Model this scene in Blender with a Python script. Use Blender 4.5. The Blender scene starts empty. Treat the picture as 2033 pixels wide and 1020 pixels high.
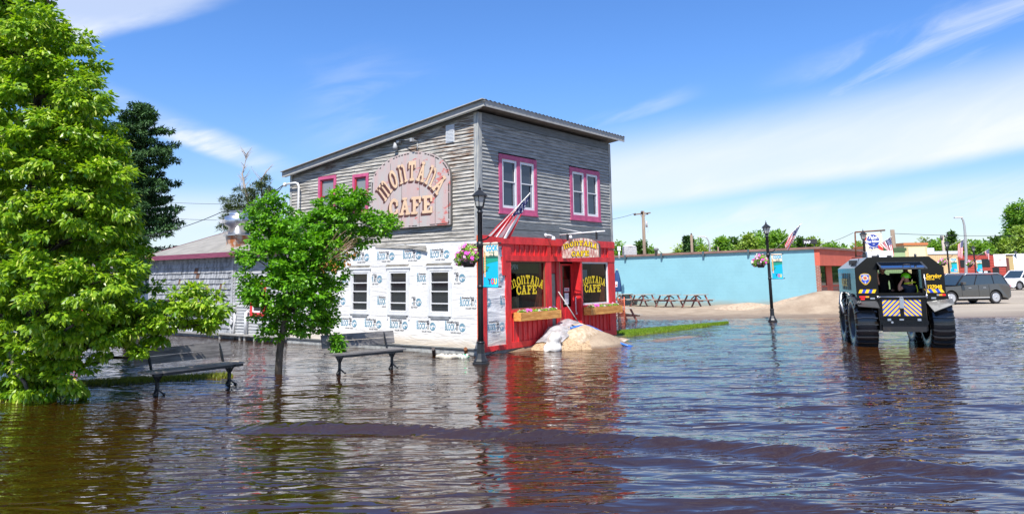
import bpy, math, random
import numpy as np
from mathutils import Vector, Matrix
random.seed(7); rng = np.random.default_rng(7)
SC = bpy.context.scene
COL = SC.collection
R = math.radians
PI = math.pi
# ------------------------------------------------------------ camera
EYE = Vector((0, 0, 2.1))
FPX, CY, PITCH, ROLL = 1508.366, 332.13, .1432, -.0140        # focal length in pixels of the 2033 x 1020 picture
fw = Vector((0, math.cos(PITCH), math.sin(PITCH))); up0 = Vector((0, -math.sin(PITCH), math.cos(PITCH))); r0 = Vector((1, 0, 0))
CR = math.cos(ROLL) * r0 + math.sin(ROLL) * up0
CU = -math.sin(ROLL) * r0 + math.cos(ROLL) * up0
cam = bpy.data.cameras.new('camera'); co = bpy.data.objects.new('camera', cam); COL.objects.link(co)
m = Matrix((CR, CU, -fw)).transposed().to_4x4(); m.translation = EYE
co.matrix_world = m
cam.sensor_fit = 'HORIZONTAL'; cam.sensor_width = 36; cam.lens = 36 * FPX / 2033
cam.shift_y = (CY - 510) / 2033; cam.clip_start = .1; cam.clip_end = 6000
SC.camera = co
# ------------------------------------------------------------ sun, sky, exposure
SUN_EL, SUN = R(57), Vector((-.226, -.974, 0)).normalized()
sd = Vector((SUN.x * math.cos(SUN_EL), SUN.y * math.cos(SUN_EL), math.sin(SUN_EL)))
sl = bpy.data.lights.new('sun', 'SUN'); sl.energy = 4.6; sl.angle = R(.5); sl.color = (1, .955, .89)
so = bpy.data.objects.new('sun', sl); COL.objects.link(so); so.rotation_euler = (-sd).to_track_quat('-Z', 'Y').to_euler()
so.location = (0, -20, 40)
W = bpy.data.worlds.new('World'); SC.world = W; W.use_nodes = True
wn = W.node_tree; wn.nodes.clear()
SC.view_settings.view_transform = 'Standard'; SC.view_settings.look = 'None'; SC.view_settings.gamma = 1
SC.view_settings.exposure = .75
def N(t, kind, **kw):
    n = t.nodes.new(kind)
    for k, v in kw.items():
        if k.startswith('i_'):
            k = k[2:]; key = int(k) if k.isdigit() else k.replace('_', ' ')
            n.inputs[key].default_value = v
        else: setattr(n, k, v)
    return n
def L(t, a, b): t.links.new(a, b)
def mth(t, op, a, b=None, c=None, clamp=False):
    n = t.nodes.new('ShaderNodeMath'); n.operation = op; n.use_clamp = clamp
    for i, v in enumerate((a, b, c)):
        if v is None: continue
        if hasattr(v, 'links'): t.links.new(v, n.inputs[i])
        else: n.inputs[i].default_value = v
    return n.outputs[0]
def sstep(t, v, a, b):
    n = t.nodes.new('ShaderNodeMapRange'); n.interpolation_type = 'SMOOTHSTEP'
    t.links.new(v, n.inputs[0]); n.inputs[1].default_value = a; n.inputs[2].default_value = b
    return n.outputs[0]
def build_world():
    t = wn
    out = N(t, 'ShaderNodeOutputWorld'); bg = N(t, 'ShaderNodeBackground'); L(t, bg.outputs[0], out.inputs[0])
    sky = N(t, 'ShaderNodeTexSky', sky_type='NISHITA', sun_disc=False, sun_elevation=SUN_EL, sun_rotation=math.atan2(sd.x, sd.y),
            altitude=400, air_density=1.0, dust_density=.6, ozone_density=2.5)
    hs = N(t, 'ShaderNodeHueSaturation'); hs.inputs['Saturation'].default_value = 1.12; hs.inputs['Value'].default_value = 1.0
    L(t, sky.outputs[0], hs.inputs['Color'])
    mu = N(t, 'ShaderNodeMixRGB', blend_type='MULTIPLY'); mu.inputs[0].default_value = 1; L(t, hs.outputs[0], mu.inputs[1])
    tc = N(t, 'ShaderNodeTexCoord'); sp = N(t, 'ShaderNodeSeparateXYZ'); L(t, tc.outputs['Generated'], sp.inputs[0])
    x, y, z = sp.outputs
    tint = N(t, 'ShaderNodeMixRGB'); L(t, sstep(t, z, .02, .30), tint.inputs[0]); tint.inputs[1].default_value = (.97, .99, 1.12, 1); tint.inputs[2].default_value = (.84, 1.09, 1.45, 1); L(t, tint.outputs[0], mu.inputs[2])
    az = mth(t, 'ARCTAN2', x, y)                                   # 0 = straight ahead, + to the right
    hl = mth(t, 'SQRT', mth(t, 'ADD', mth(t, 'MULTIPLY', x, x), mth(t, 'MULTIPLY', y, y)))
    el = mth(t, 'ARCTAN2', z, hl)
    # wispy noise stretched along the wind
    cb = N(t, 'ShaderNodeCombineXYZ')
    u = mth(t, 'ADD', mth(t, 'MULTIPLY', az, .93), mth(t, 'MULTIPLY', el, .36)); v = mth(t, 'SUBTRACT', mth(t, 'MULTIPLY', el, .93), mth(t, 'MULTIPLY', az, .27))
    L(t, mth(t, 'MULTIPLY', u, 3.0), cb.inputs[0]); L(t, mth(t, 'MULTIPLY', v, 15.0), cb.inputs[1])
    n1 = N(t, 'ShaderNodeTexNoise', i_Scale=1.5, i_Detail=8, i_Roughness=.58, i_Distortion=.6); L(t, cb.outputs[0], n1.inputs['Vector'])
    cb2 = N(t, 'ShaderNodeCombineXYZ'); L(t, mth(t, 'MULTIPLY', u, 2.2), cb2.inputs[0]); L(t, mth(t, 'MULTIPLY', v, 5.0), cb2.inputs[1]); cb2.inputs[2].default_value = 4.2
    n2 = N(t, 'ShaderNodeTexNoise', i_Scale=1.2, i_Detail=6, i_Roughness=.55, i_Distortion=.3); L(t, cb2.outputs[0], n2.inputs['Vector'])
    w1 = sstep(t, n1.outputs['Fac'], .40, .74); w2 = sstep(t, n2.outputs['Fac'], .35, .68)
    def band(c0, slope, half, soft, azmin=None, azmax=None, azsoft=.12, amp=1.0, slo=None):
        d = mth(t, 'SUBTRACT', el, mth(t, 'ADD', mth(t, 'MULTIPLY', az, slope), c0))
        d = mth(t, 'ADD', d, mth(t, 'MULTIPLY', mth(t, 'SUBTRACT', n2.outputs['Fac'], .5), half * .9))
        lo = sstep(t, d, -half - (slo or soft * .6), -half * .7); hi = sstep(t, mth(t, 'MULTIPLY', d, -1), -half - soft, -half * .3)
        b = mth(t, 'MULTIPLY', lo, hi)
        if azmin is not None: b = mth(t, 'MULTIPLY', b, sstep(t, az, azmin - azsoft, azmin + azsoft))
        if azmax is not None: b = mth(t, 'MULTIPLY', b, sstep(t, mth(t, 'MULTIPLY', az, -1), -azmax - azsoft, -azmax + azsoft))
        return mth(t, 'MULTIPLY', b, amp)
    B = []
    # the broad white bank on the right
    big = band(.100, .110, .030, .062, .0, None, .12, 1.0, .014)
    B.append(mth(t, 'MULTIPLY', big, mth(t, 'ADD', .74, mth(t, 'MULTIPLY', mth(t, 'ADD', mth(t, 'MULTIPLY', w2, .5), mth(t, 'MULTIPLY', w1, .5)), .38))))
    # wisps upper right, thin streaks under the bank, low haze, patches on the left
    B.append(mth(t, 'MULTIPLY', band(.150, .20, .022, .035, .40, None, .10, .68), w1))
    B.append(mth(t, 'MULTIPLY', band(.045, .06, .020, .02, .02, None, .1, .62), mth(t, 'ADD', .25, mth(t, 'MULTIPLY', w1, .9))))
    B.append(mth(t, 'MULTIPLY', band(.545, .42, .050, .03, None, -.385, .06, 1.0, .010), mth(t, 'ADD', .55, w2)))
    B.append(mth(t, 'MULTIPLY', band(.034, -.35, .008, .020, -.50, -.30, .06, .92), mth(t, 'ADD', .25, w1)))
    B.append(mth(t, 'MULTIPLY', band(.068, .0, .028, .03, None, -.27, .08, .60), mth(t, 'ADD', .4, w2)))
    B.append(mth(t, 'MULTIPLY', band(.190, -.12, .045, .06, -.24, -.10, .08, .34), w1))
    B.append(mth(t, 'MULTIPLY', band(.17, .25, .006, .012, .08, .22, .05, .35), w1))
    acc = B[0]
    for b in B[1:]: acc = mth(t, 'MAXIMUM', acc, b)
    # sky all around beyond the frame: thin scattered cirrus
    el_m = sstep(t, el, .42, .75)
    acc = mth(t, 'MAXIMUM', acc, mth(t, 'MULTIPLY', mth(t, 'MULTIPLY', w1, el_m), .35))
    cl = N(t, 'ShaderNodeMixRGB'); L(t, mth(t, 'MULTIPLY', acc, .96, clamp=True), cl.inputs[0]); L(t, mu.outputs[0], cl.inputs[1]); cl.inputs[2].default_value = (6.6, 7.0, 7.6, 1)
    L(t, cl.outputs[0], bg.inputs[0]); bg.inputs[1].default_value = .085
build_world()
# ------------------------------------------------------------ picture helpers: where a pixel's ray meets a real plane
def ray(px, py): return fw + CR * ((px - 1016.5) / FPX) - CU * ((py - CY) / FPX)
def atY(px, py, Y): d = ray(px, py); return EYE + d * (Y / d.y)
def atZ(px, py, z=0): d = ray(px, py); return EYE + d * ((z - EYE.z) / d.z)
def atP(px, py, P0, n): d = ray(px, py); return EYE + d * ((P0 - EYE).dot(n) / d.dot(n))
A = .9056; C0 = Vector((-.9479, 21.1276, 0)); U = Vector((math.cos(A), math.sin(A), 0)); V = Vector((-math.sin(A), math.cos(A), 0))
def FR(px, py, off=0):                       # cafe front plane: (along, height)
    P = atP(px, py, C0 - V * off, V); return (P - C0).dot(U), P.z
def SD(px, py, off=0):                       # cafe side plane
    P = atP(px, py, C0 - U * off, U); return (P - C0).dot(V), P.z
# ------------------------------------------------------------ materials
MATS = {}
def pmat(name, col, rough=.6, metal=0, var=0, vscale=4, bump=0, bscale=30, spec=.5, col2=None, stretch=(1, 1, 1), vsharp=(.35, .65), trans=0, coat=0, emit=None, alpha=1):
    if name in MATS: return MATS[name]
    M = bpy.data.materials.new(name); M.use_nodes = True; t = M.node_tree; b = t.nodes['Principled BSDF']
    b.inputs['Base Color'].default_value = (*col, 1); b.inputs['Roughness'].default_value = rough; b.inputs['Metallic'].default_value = metal
    b.inputs['Specular IOR Level'].default_value = spec
    if coat: b.inputs['Coat Weight'].default_value = coat; b.inputs['Coat Roughness'].default_value = .05
    if trans: b.inputs['Transmission Weight'].default_value = trans
    if alpha < 1: b.inputs['Alpha'].default_value = alpha
    if emit: b.inputs['Emission Color'].default_value = (*emit[:3], 1); b.inputs['Emission Strength'].default_value = emit[3]
    if var or bump or col2:
        tc = N(t, 'ShaderNodeTexCoord'); mp = N(t, 'ShaderNodeMapping'); mp.inputs['Scale'].default_value = stretch; L(t, tc.outputs['Object'], mp.inputs[0])
        if var or col2:
            n = N(t, 'ShaderNodeTexNoise', i_Scale=vscale, i_Detail=7, i_Roughness=.62); L(t, mp.outputs[0], n.inputs['Vector'])
            f = sstep(t, n.outputs['Fac'], *vsharp)
            mx = N(t, 'ShaderNodeMixRGB'); L(t, f, mx.inputs[0])
            c2 = col2 if col2 else tuple(c * (1 - var) for c in col)
            mx.inputs[1].default_value = (*c2, 1); mx.inputs[2].default_value = (*col, 1); L(t, mx.outputs[0], b.inputs['Base Color'])
        if bump:
            n = N(t, 'ShaderNodeTexNoise', i_Scale=bscale, i_Detail=5); L(t, mp.outputs[0], n.inputs['Vector'])
            bp = N(t, 'ShaderNodeBump'); bp.inputs['Strength'].default_value = bump; bp.inputs['Distance'].default_value = .02
            L(t, n.outputs['Fac'], bp.inputs['Height']); L(t, bp.outputs[0], b.inputs['Normal'])
    MATS[name] = M; return M
def leafmat(name, c1, c2, trans=.35, rough=.45, c3=None):
    M = bpy.data.materials.new(name); M.use_nodes = True; t = M.node_tree; t.nodes.clear()
    o = N(t, 'ShaderNodeOutputMaterial'); ge = N(t, 'ShaderNodeNewGeometry')
    cr = N(t, 'ShaderNodeValToRGB'); L(t, ge.outputs['Random Per Island'], cr.inputs[0])
    cr.color_ramp.elements[0].color = (*c1, 1); cr.color_ramp.elements[1].color = (*c2, 1)
    if c3: e = cr.color_ramp.elements.new(.9); e.color = (*c2, 1); cr.color_ramp.elements[-1].color = (*c3, 1); cr.color_ramp.elements[1].position = .86
    d = N(t, 'ShaderNodeBsdfPrincipled'); d.inputs['Roughness'].default_value = rough; L(t, cr.outputs[0], d.inputs['Base Color']); d.inputs['Specular IOR Level'].default_value = .4
    tr = N(t, 'ShaderNodeBsdfTranslucent'); mu = N(t, 'ShaderNodeMixRGB', blend_type='MULTIPLY'); mu.inputs[0].default_value = 1; mu.inputs[2].default_value = (1.5, 1.5, .5, 1)
    L(t, cr.outputs[0], mu.inputs[1]); L(t, mu.outputs[0], tr.inputs[0])
    mx = N(t, 'ShaderNodeMixShader'); mx.inputs[0].default_value = trans; L(t, d.outputs[0], mx.inputs[1]); L(t, tr.outputs[0], mx.inputs[2]); L(t, mx.outputs[0], o.inputs[0])
    MATS[name] = M; return M
def siding(name, light, dark, brown, axis, amount):
    """weathered clapboard: streaks stretched along the board, bare brown wood showing in patches"""
    M = bpy.data.materials.new(name); M.use_nodes = True; t = M.node_tree; b = t.nodes['Principled BSDF']; b.inputs['Roughness'].default_value = .8
    tc = N(t, 'ShaderNodeTexCoord'); mp = N(t, 'ShaderNodeMapping'); L(t, tc.outputs['Object'], mp.inputs[0])
    mp.inputs['Scale'].default_value = (.9, 1, 14) if axis == 'x' else (1, .9, 14)
    n = N(t, 'ShaderNodeTexNoise', i_Scale=1.6, i_Detail=9, i_Roughness=.7); L(t, mp.outputs[0], n.inputs['Vector'])
    n2 = N(t, 'ShaderNodeTexNoise', i_Scale=.7, i_Detail=4, i_Roughness=.5); L(t, tc.outputs['Object'], n2.inputs['Vector'])
    mp3 = N(t, 'ShaderNodeMapping'); mp3.inputs['Scale'].default_value = (6, 6, 30); L(t, tc.outputs['Object'], mp3.inputs[0])
    n3 = N(t, 'ShaderNodeTexNoise', i_Scale=2, i_Detail=6, i_Roughness=.7); L(t, mp3.outputs[0], n3.inputs['Vector'])
    f = sstep(t, n.outputs['Fac'], .36, .62)
    m1 = N(t, 'ShaderNodeMixRGB'); L(t, f, m1.inputs[0]); m1.inputs[1].default_value = (*dark, 1); m1.inputs[2].default_value = (*light, 1)
    sp = N(t, 'ShaderNodeSeparateXYZ'); L(t, tc.outputs['Object'], sp.inputs[0])
    if axis == 'y':      # bare wood gathers high up near the corner
        near = mth(t, 'MULTIPLY', sstep(t, sp.outputs[2], 4.6, 6.2), sstep(t, mth(t, 'MULTIPLY', sp.outputs[1], -1), -4.2, -.2))
        q = mth(t, 'ADD', n2.outputs['Fac'], mth(t, 'MULTIPLY', near, .20))
    else: q = n2.outputs['Fac']
    f2 = mth(t, 'MULTIPLY', sstep(t, q, .56, .70), sstep(t, n.outputs['Fac'], .58, .42)); f2 = mth(t, 'MULTIPLY', f2, amount)
    m2 = N(t, 'ShaderNodeMixRGB'); L(t, f2, m2.inputs[0]); L(t, m1.outputs[0], m2.inputs[1]); m2.inputs[2].default_value = (*brown, 1)
    f3 = sstep(t, n3.outputs['Fac'], .58, .68)
    m3 = N(t, 'ShaderNodeMixRGB'); L(t, mth(t, 'MULTIPLY', f3, .7), m3.inputs[0]); L(t, m2.outputs[0], m3.inputs[1]); m3.inputs[2].default_value = (dark[0] * .5, dark[1] * .5, dark[2] * .5, 1)
    L(t, m3.outputs[0], b.inputs['Base Color'])
    bp = N(t, 'ShaderNodeBump'); bp.inputs['Strength'].default_value = .5; bp.inputs['Distance'].default_value = .01; L(t, n.outputs['Fac'], bp.inputs['Height']); L(t, bp.outputs[0], b.inputs['Normal'])
    MATS[name] = M; return M
# ------------------------------------------------------------ mesh builder
class MB:
    def __init__(s): s.v = []; s.f = []; s.m = []; s.sm = []
    def poly(s, pts, mi=0, sm=False):
        k = len(s.v); s.v += [tuple(p) for p in pts]; s.f.append(tuple(range(k, k + len(pts)))); s.m.append(mi); s.sm.append(sm)
    def mesh(s, vs, fs, M=None, mi=0, sm=False):
        k = len(s.v)
        s.v += [tuple(M @ Vector(p)) if M is not None else tuple(p) for p in vs]
        for f in fs: s.f.append(tuple(k + i for i in f)); s.m.append(mi); s.sm.append(sm)
        return s
    def box(s, x0, x1, y0, y1, z0, z1, mi=0, M=None, taper=None):
        v = [(x0, y0, z0), (x1, y0, z0), (x1, y1, z0), (x0, y1, z0), (x0, y0, z1), (x1, y0, z1), (x1, y1, z1), (x0, y1, z1)]
        if taper: cx, cy = (x0 + x1) / 2, (y0 + y1) / 2; v = v[:4] + [(cx + (a - cx) * taper, cy + (b - cy) * taper, c) for a, b, c in v[4:]]
        return s.mesh(v, [(0, 3, 2, 1), (4, 5, 6, 7), (0, 1, 5, 4), (1, 2, 6, 5), (2, 3, 7, 6), (3, 0, 4, 7)], M, mi)
    def beam(s, p, q, w, h, mi=0, upv=(0, 0, 1)):
        p, q = Vector(p), Vector(q); d = (q - p).normalized(); up = Vector(upv)
        if abs(d.dot(up)) > .98: up = Vector((0, 1, 0))
        x = d.cross(up).normalized(); z = x.cross(d)
        c = [(-w / 2, -h / 2), (w / 2, -h / 2), (w / 2, h / 2), (-w / 2, h / 2)]
        v = [p + x * a + z * b for a, b in c] + [q + x * a + z * b for a, b in c]
        return s.mesh(v, [(0, 1, 2, 3), (7, 6, 5, 4), (0, 4, 5, 1), (1, 5, 6, 2), (2, 6, 7, 3), (3, 7, 4, 0)], None, mi)
    def tube(s, pts, rs, n=8, mi=0, sm=True, caps=True):
        pts = [Vector(p) for p in pts]
        if not hasattr(rs, '__len__'): rs = [rs] * len(pts)
        k = len(s.v); prev = None
        for i, p in enumerate(pts):
            d = (pts[min(i + 1, len(pts) - 1)] - pts[max(i - 1, 0)]).normalized()
            if prev is None: a = d.orthogonal().normalized()
            else: a = (prev - d * prev.dot(d)); a = a.normalized() if a.length > 1e-6 else d.orthogonal().normalized()
            prev = a; b = d.cross(a)
            for j in range(n): t = 2 * PI * j / n; s.v.append(tuple(p + (a * math.cos(t) + b * math.sin(t)) * rs[i]))
        for i in range(len(pts) - 1):
            for j in range(n):
                s.f.append((k + i * n + j, k + i * n + (j + 1) % n, k + (i + 1) * n + (j + 1) % n, k + (i + 1) * n + j)); s.m.append(mi); s.sm.append(sm)
        if caps:
            s.f.append(tuple(k + j for j in reversed(range(n)))); s.m.append(mi); s.sm.append(False)
            e = k + (len(pts) - 1) * n; s.f.append(tuple(e + j for j in range(n))); s.m.append(mi); s.sm.append(False)
        return s
    def lathe(s, prof, n=16, c=(0, 0, 0), mi=0, sm=True, M=None, rot=0):
        k = len(s.v); T = (lambda p: tuple(M @ Vector(p))) if M is not None else tuple
        for r, z in prof:
            for j in range(n): t = 2 * PI * j / n + rot; s.v.append(T((c[0] + r * math.cos(t), c[1] + r * math.sin(t), c[2] + z)))
        for i in range(len(prof) - 1):
            for j in range(n):
                s.f.append((k + i * n + j, k + i * n + (j + 1) % n, k + (i + 1) * n + (j + 1) % n, k + (i + 1) * n + j)); s.m.append(mi); s.sm.append(sm)
        s.f.append(tuple(k + j for j in reversed(range(n)))); s.m.append(mi); s.sm.append(False)
        e = k + (len(prof) - 1) * n; s.f.append(tuple(e + j for j in range(n))); s.m.append(mi); s.sm.append(False)
        return s
    def prism(s, pts, d, M=None, mi=0, side=None):
        """outline pts in the x,z plane given thickness d along y"""
        n = len(pts); v = [(a, 0, b) for a, b in pts] + [(a, d, b) for a, b in pts]
        s.mesh(v, [tuple(range(n)), tuple(reversed(range(n, 2 * n)))], M, mi)
        return s.mesh(v, [(i, i + n, (i + 1) % n + n, (i + 1) % n) for i in range(n)], M, mi if side is None else side)
    def build(s, name, mats, parent=None, label=None, loc=None, bevel=0):
        me = bpy.data.meshes.new(name); me.from_pydata(s.v, [], s.f); me.update()
        if not isinstance(mats, (list, tuple)): mats = [mats]
        for mm in mats: me.materials.append(mm)
        me.polygons.foreach_set('material_index', s.m); me.polygons.foreach_set('use_smooth', s.sm); me.update()
        o = bpy.data.objects.new(name, me); COL.objects.link(o)
        if parent: o.parent = parent
        if label: o['label'] = label
        if loc is not None: o.location = loc
        if bevel:
            b = o.modifiers.new('bevel', 'BEVEL'); b.width = bevel; b.segments = 2; b.limit_method = 'ANGLE'; b.angle_limit = R(40)
        return o
def raw(name, v, f, mats, parent=None, mi=None, smooth=False):
    me = bpy.data.meshes.new(name); v = np.asarray(v, np.float32); f = np.asarray(f, np.int32)
    me.vertices.add(len(v)); me.vertices.foreach_set('co', v.ravel()); k = f.shape[1]
    me.loops.add(f.size); me.loops.foreach_set('vertex_index', f.ravel()); me.polygons.add(len(f))
    me.polygons.foreach_set('loop_start', np.arange(0, f.size, k, dtype=np.int32))
    for mm in (mats if isinstance(mats, (list, tuple)) else [mats]): me.materials.append(mm)
    if mi is not None: me.polygons.foreach_set('material_index', np.asarray(mi, np.int32))
    me.polygons.foreach_set('use_smooth', np.full(len(f), smooth)); me.update(calc_edges=True)
    o = bpy.data.objects.new(name, me); COL.objects.link(o)
    if parent: o.parent = parent
    return o
def tag(o, label=None, cat=None, group=None, kind=None):
    if label: o['label'] = label
    if cat: o['category'] = cat
    if group: o['group'] = group
    if kind: o['kind'] = kind
    return o
def thing(name, label, cat, loc=(0, 0, 0), rz=0, group=None):
    o = bpy.data.objects.new(name, None); COL.objects.link(o); o.location = loc; o.rotation_euler = (0, 0, rz); o.empty_display_size = .2
    return tag(o, label, cat, group)
def kids(o): return [c for c in bpy.data.objects if c.parent == o]
def dup(o, loc=None, rz=None, label=None, parent=None):
    c = o.copy(); COL.objects.link(c)
    if parent: c.parent = parent
    if loc is not None: c.location = loc
    if rz is not None: c.rotation_euler = (0, 0, rz)
    if label: c['label'] = label
    for ch in kids(o): dup(ch, parent=c)
    return c
_tc = {}
def textgeo(s, size, bold=0, align='LEFT', sx=1, shear=0):
    key = (s, size, bold, align, sx, shear)
    if key in _tc: return _tc[key]
    cu = bpy.data.curves.new('t', 'FONT'); cu.body = s; cu.size = size; cu.offset = bold; cu.align_x = align; cu.fill_mode = 'FRONT'; cu.resolution_u = 3; cu.shear = shear
    o = bpy.data.objects.new('t', cu); COL.objects.link(o); dg = bpy.context.evaluated_depsgraph_get(); me = bpy.data.meshes.new_from_object(o.evaluated_get(dg))
    g = ([(v.co.x * sx, 0, v.co.y) for v in me.vertices], [tuple(p.vertices) for p in me.polygons])
    bpy.data.objects.remove(o); bpy.data.meshes.remove(me); bpy.data.curves.remove(cu); _tc[key] = g
    return g
# frames for flat artwork: local (x right, z up) seen from outside, y pointing INTO the wall
def frame(origin, right, up=(0, 0, 1)):
    r, u_ = Vector(right).normalized(), Vector(up).normalized(); n = -(r.cross(u_)) * -1
    y = u_.cross(r)                                            # into the wall
    m = Matrix((r, y, u_)).transposed().to_4x4(); m.translation = Vector(origin); return m
# ------------------------------------------------------------ slab western letters
def ringseg(cx, cz, rx, rz, th, a0, a1, n=10):
    out = []
    for i in range(n):
        t0, t1 = R(a0 + (a1 - a0) * i / n), R(a0 + (a1 - a0) * (i + 1) / n)
        out.append([(cx + rx * math.cos(t0), cz + rz * math.sin(t0)), (cx + rx * math.cos(t1), cz + rz * math.sin(t1)),
                    (cx + (rx - th) * math.cos(t1), cz + (rz - th * .8) * math.sin(t1)), (cx + (rx - th) * math.cos(t0), cz + (rz - th * .8) * math.sin(t0))])
    return out
def rc(x0, x1, z0, z1): return [(x0, z0), (x1, z0), (x1, z1), (x0, z1)]
def glyph(c):
    if c == 'T': return .9, [rc(.0, .9, .8, 1), rc(.33, .57, .14, .8), rc(.18, .72, 0, .14), rc(0, .14, .62, .8), rc(.76, .9, .62, .8)]
    if c == 'A': return .95, [[(.1, .12), (.34, .12), (.56, .86), (.38, .86)], [(.62, .12), (.86, .12), (.60, .86), (.42, .86)], rc(.3, .66, .3, .42), rc(0, .4, 0, .13), rc(.55, .95, 0, .13), rc(.28, .68, .87, 1)]
    if c == 'C': return .85, ringseg(.46, .5, .44, .52, .23, 48, 312, 16) + [rc(.66, .84, .56, .86), rc(.66, .84, .14, .38)]
    if c == 'F': return .85, [rc(.14, .4, .14, .84), rc(0, .84, .84, 1), rc(.66, .84, .62, .84), rc(.4, .64, .44, .6), rc(0, .56, 0, .14)]
    if c == 'E': return .88, [rc(.14, .4, .16, .84), rc(0, .86, .84, 1), rc(.68, .86, .64, .84), rc(.4, .64, .43, .58), rc(0, .86, 0, .16), rc(.68, .86, .16, .36)]
    if c == 'O': return .85, ringseg(.42, .5, .42, .52, .22, 0, 360, 22)
    if c == 'n': return .95, [rc(.12, .33, .11, .86), rc(.0, .34, .87, 1), rc(.02, .40, 0, .11), rc(.66, .86, .11, .62), rc(.60, .97, 0, .11)] + ringseg(.58, .62, .28, .36, .20, 0, 125, 8)
    if c == 'm': return 1.4, [rc(.12, .30, .11, .86), rc(0, .34, .87, 1), rc(.02, .38, 0, .11), rc(.61, .78, .11, .64), rc(.54, .85, 0, .11), rc(1.08, 1.25, .11, .62), rc(1.02, 1.4, 0, .11)] + ringseg(.53, .62, .25, .36, .17, 0, 130, 7) + ringseg(1.0, .62, .25, .36, .17, 0, 150, 7)
    return .4, []
def put_glyph(mb, c, M, mi=0):
    w, ps = glyph(c)
    for k, p in enumerate(ps):
        mb.mesh([(a, -.0006 * k, b) for a, b in p], [tuple(range(len(p)))], M, mi)
def arc_word(mb, word, F, pl, pm, pr, h, mi=0, off=0, dx=0, dz=0, tight=1.0, wscale=None):
    (x1, y1), (x2, y2), (x3, y3) = pl, pm, pr
    d = 2 * (x1 * (y2 - y3) + x2 * (y3 - y1) + x3 * (y1 - y2))
    ux = ((x1**2 + y1**2) * (y2 - y3) + (x2**2 + y2**2) * (y3 - y1) + (x3**2 + y3**2) * (y1 - y2)) / d
    uy = ((x1**2 + y1**2) * (x3 - x2) + (x2**2 + y2**2) * (x1 - x3) + (x3**2 + y3**2) * (x2 - x1)) / d
    r = math.hypot(x1 - ux, y1 - uy); a0 = math.atan2(y1 - uy, x1 - ux); a1 = math.atan2(y3 - uy, x3 - ux)
    ws = [glyph(c)[0] for c in word]; gap = .07; tot = sum(ws) + gap * (len(ws) - 1); s = 0; arc = (a0 - a1)
    k = arc * r / tot
    for c, w in zip(word, ws):
        mid = s + w / 2; a = a0 - arc * mid / tot; s += w + gap
        M = F @ Matrix.Translation((ux + r * math.cos(a) + dx, -off, uy + r * math.sin(a) + dz)) @ Matrix.Rotation(-(a - PI / 2), 4, 'Y') @ Matrix.Diagonal((k, 1, h, 1)) @ Matrix.Translation((-w / 2, 0, 0))
        put_glyph(mb, c, M, mi)
def line_word(mb, word, F, x0, x1, z0, z1, mi=0, off=0, slope=0):
    ws = [glyph(c)[0] for c in word]; gap = .1; tot = sum(ws) + gap * (len(ws) - 1); k = (x1 - x0) / tot; s = 0
    for c, w in zip(word, ws):
        M = F @ Matrix.Translation((x0 + s * k, -off, z0 + slope * s * k)) @ Matrix.Diagonal((k, 1, z1 - z0, 1)); put_glyph(mb, c, M, mi); s += w + gap
# ============================================================ GROUND AND WATER
def sm(x, a, b): t = np.clip((x - a) / (b - a), 0, 1); return t * t * (3 - 2 * t)
def wav(x, y, s, seed):                                       # cheap smooth noise from a few waves
    g = np.random.default_rng(seed); o = 0
    for i in range(7):
        a = g.uniform(0, 2 * PI); k = s * g.uniform(.5, 2.2); o = o + np.sin(k * (x * math.cos(a) + y * math.sin(a)) + g.uniform(0, 6.28)) / 7
    return o
def seg_d(x, y, p, q):                                        # distance to a segment, and the parameter along it
    dx, dy = q[0] - p[0], q[1] - p[1]; t = np.clip(((x - p[0]) * dx + (y - p[1]) * dy) / (dx * dx + dy * dy), 0, 1)
    return np.hypot(x - p[0] - t * dx, y - p[1] - t * dy), t
def ground(x, y):
    x = np.asarray(x, float); y = np.asarray(y, float)
    h = -.30 + .05 * wav(x, y, .3, 3)
    shore = 36.6 - .05 * (x - 6) - .20 * sm(x, 6, 24) * 4 + .5 * wav(x, y * .3, .8, 5)      # gravel lot beyond the flooded street
    right = sm(x, -6, 2)
    lot = sm(y - shore, -2.2, 1.0) * .33 + sm(y - shore, 1, 8) * .12
    h = h + lot * right
    h = h + (1 - right) * sm(y, 62, 75) * .55                 # behind the cafe the flood reaches further back
    h = h + sm(np.hypot(x, y), 130, 200) * .15
    # raised lawn verge to the right of the cafe
    d, t = seg_d(x, y, (3.7, 27.6), (9.2, 33.4)); w = .72 * (1 - t) + .03
    h = np.maximum(h, (.09 - .055 * t) - .40 * sm(d, w * .7, w * 1.3 + .1))
    # low grass strip on the left, barely above the water
    d, t = seg_d(x, y, (-14.5, 14.0), (-6.6, 17.3)); h = np.maximum(h, .055 - .36 * sm(d, .28, .85 - .3 * t) - .03 * t)
    # dirt along the cafe front and pushed up at its door
    lx = (x - C0.x) * U.x + (y - C0.y) * U.y; ly = (x - C0.x) * V.x + (y - C0.y) * V.y
    h = np.maximum(h, -.04 + .13 * sm(lx, .6, 2.2) - .45 * sm(-ly, .05, .75) - .4 * sm(lx, 7, 8) - 1.0 * (1 - sm(lx, -.5, .6)))
    d = np.hypot((lx - 4.15) / 2.1, (ly + 1.05) / 1.25); h = np.maximum(h, -.3 + .74 * (1 - sm(d, .0, 1.2)) + .03 * wav(x, y, 6, 9))
    d, t = seg_d(x, y, (4.6, 25.2), (6.0, 26.6)); h = np.maximum(h, .02 - .3 * sm(d, .1, .8))
    # sand heap in front of the salmon building corner
    d = np.hypot((x - 16.9) / 4.3, (y - 41.2) / 2.6); h = h + 1.0 * (1 - sm(d, 0, 1.12)) * (1 + .12 * wav(x, y, 2.2, 12))
    d = np.hypot((x - 13.2) / 3.4, (y - 44.6) / 2.0); h = h + .25 * (1 - sm(d, 0, 1.2))
    return h
def gz(x, y): return float(ground(x, y))
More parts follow.
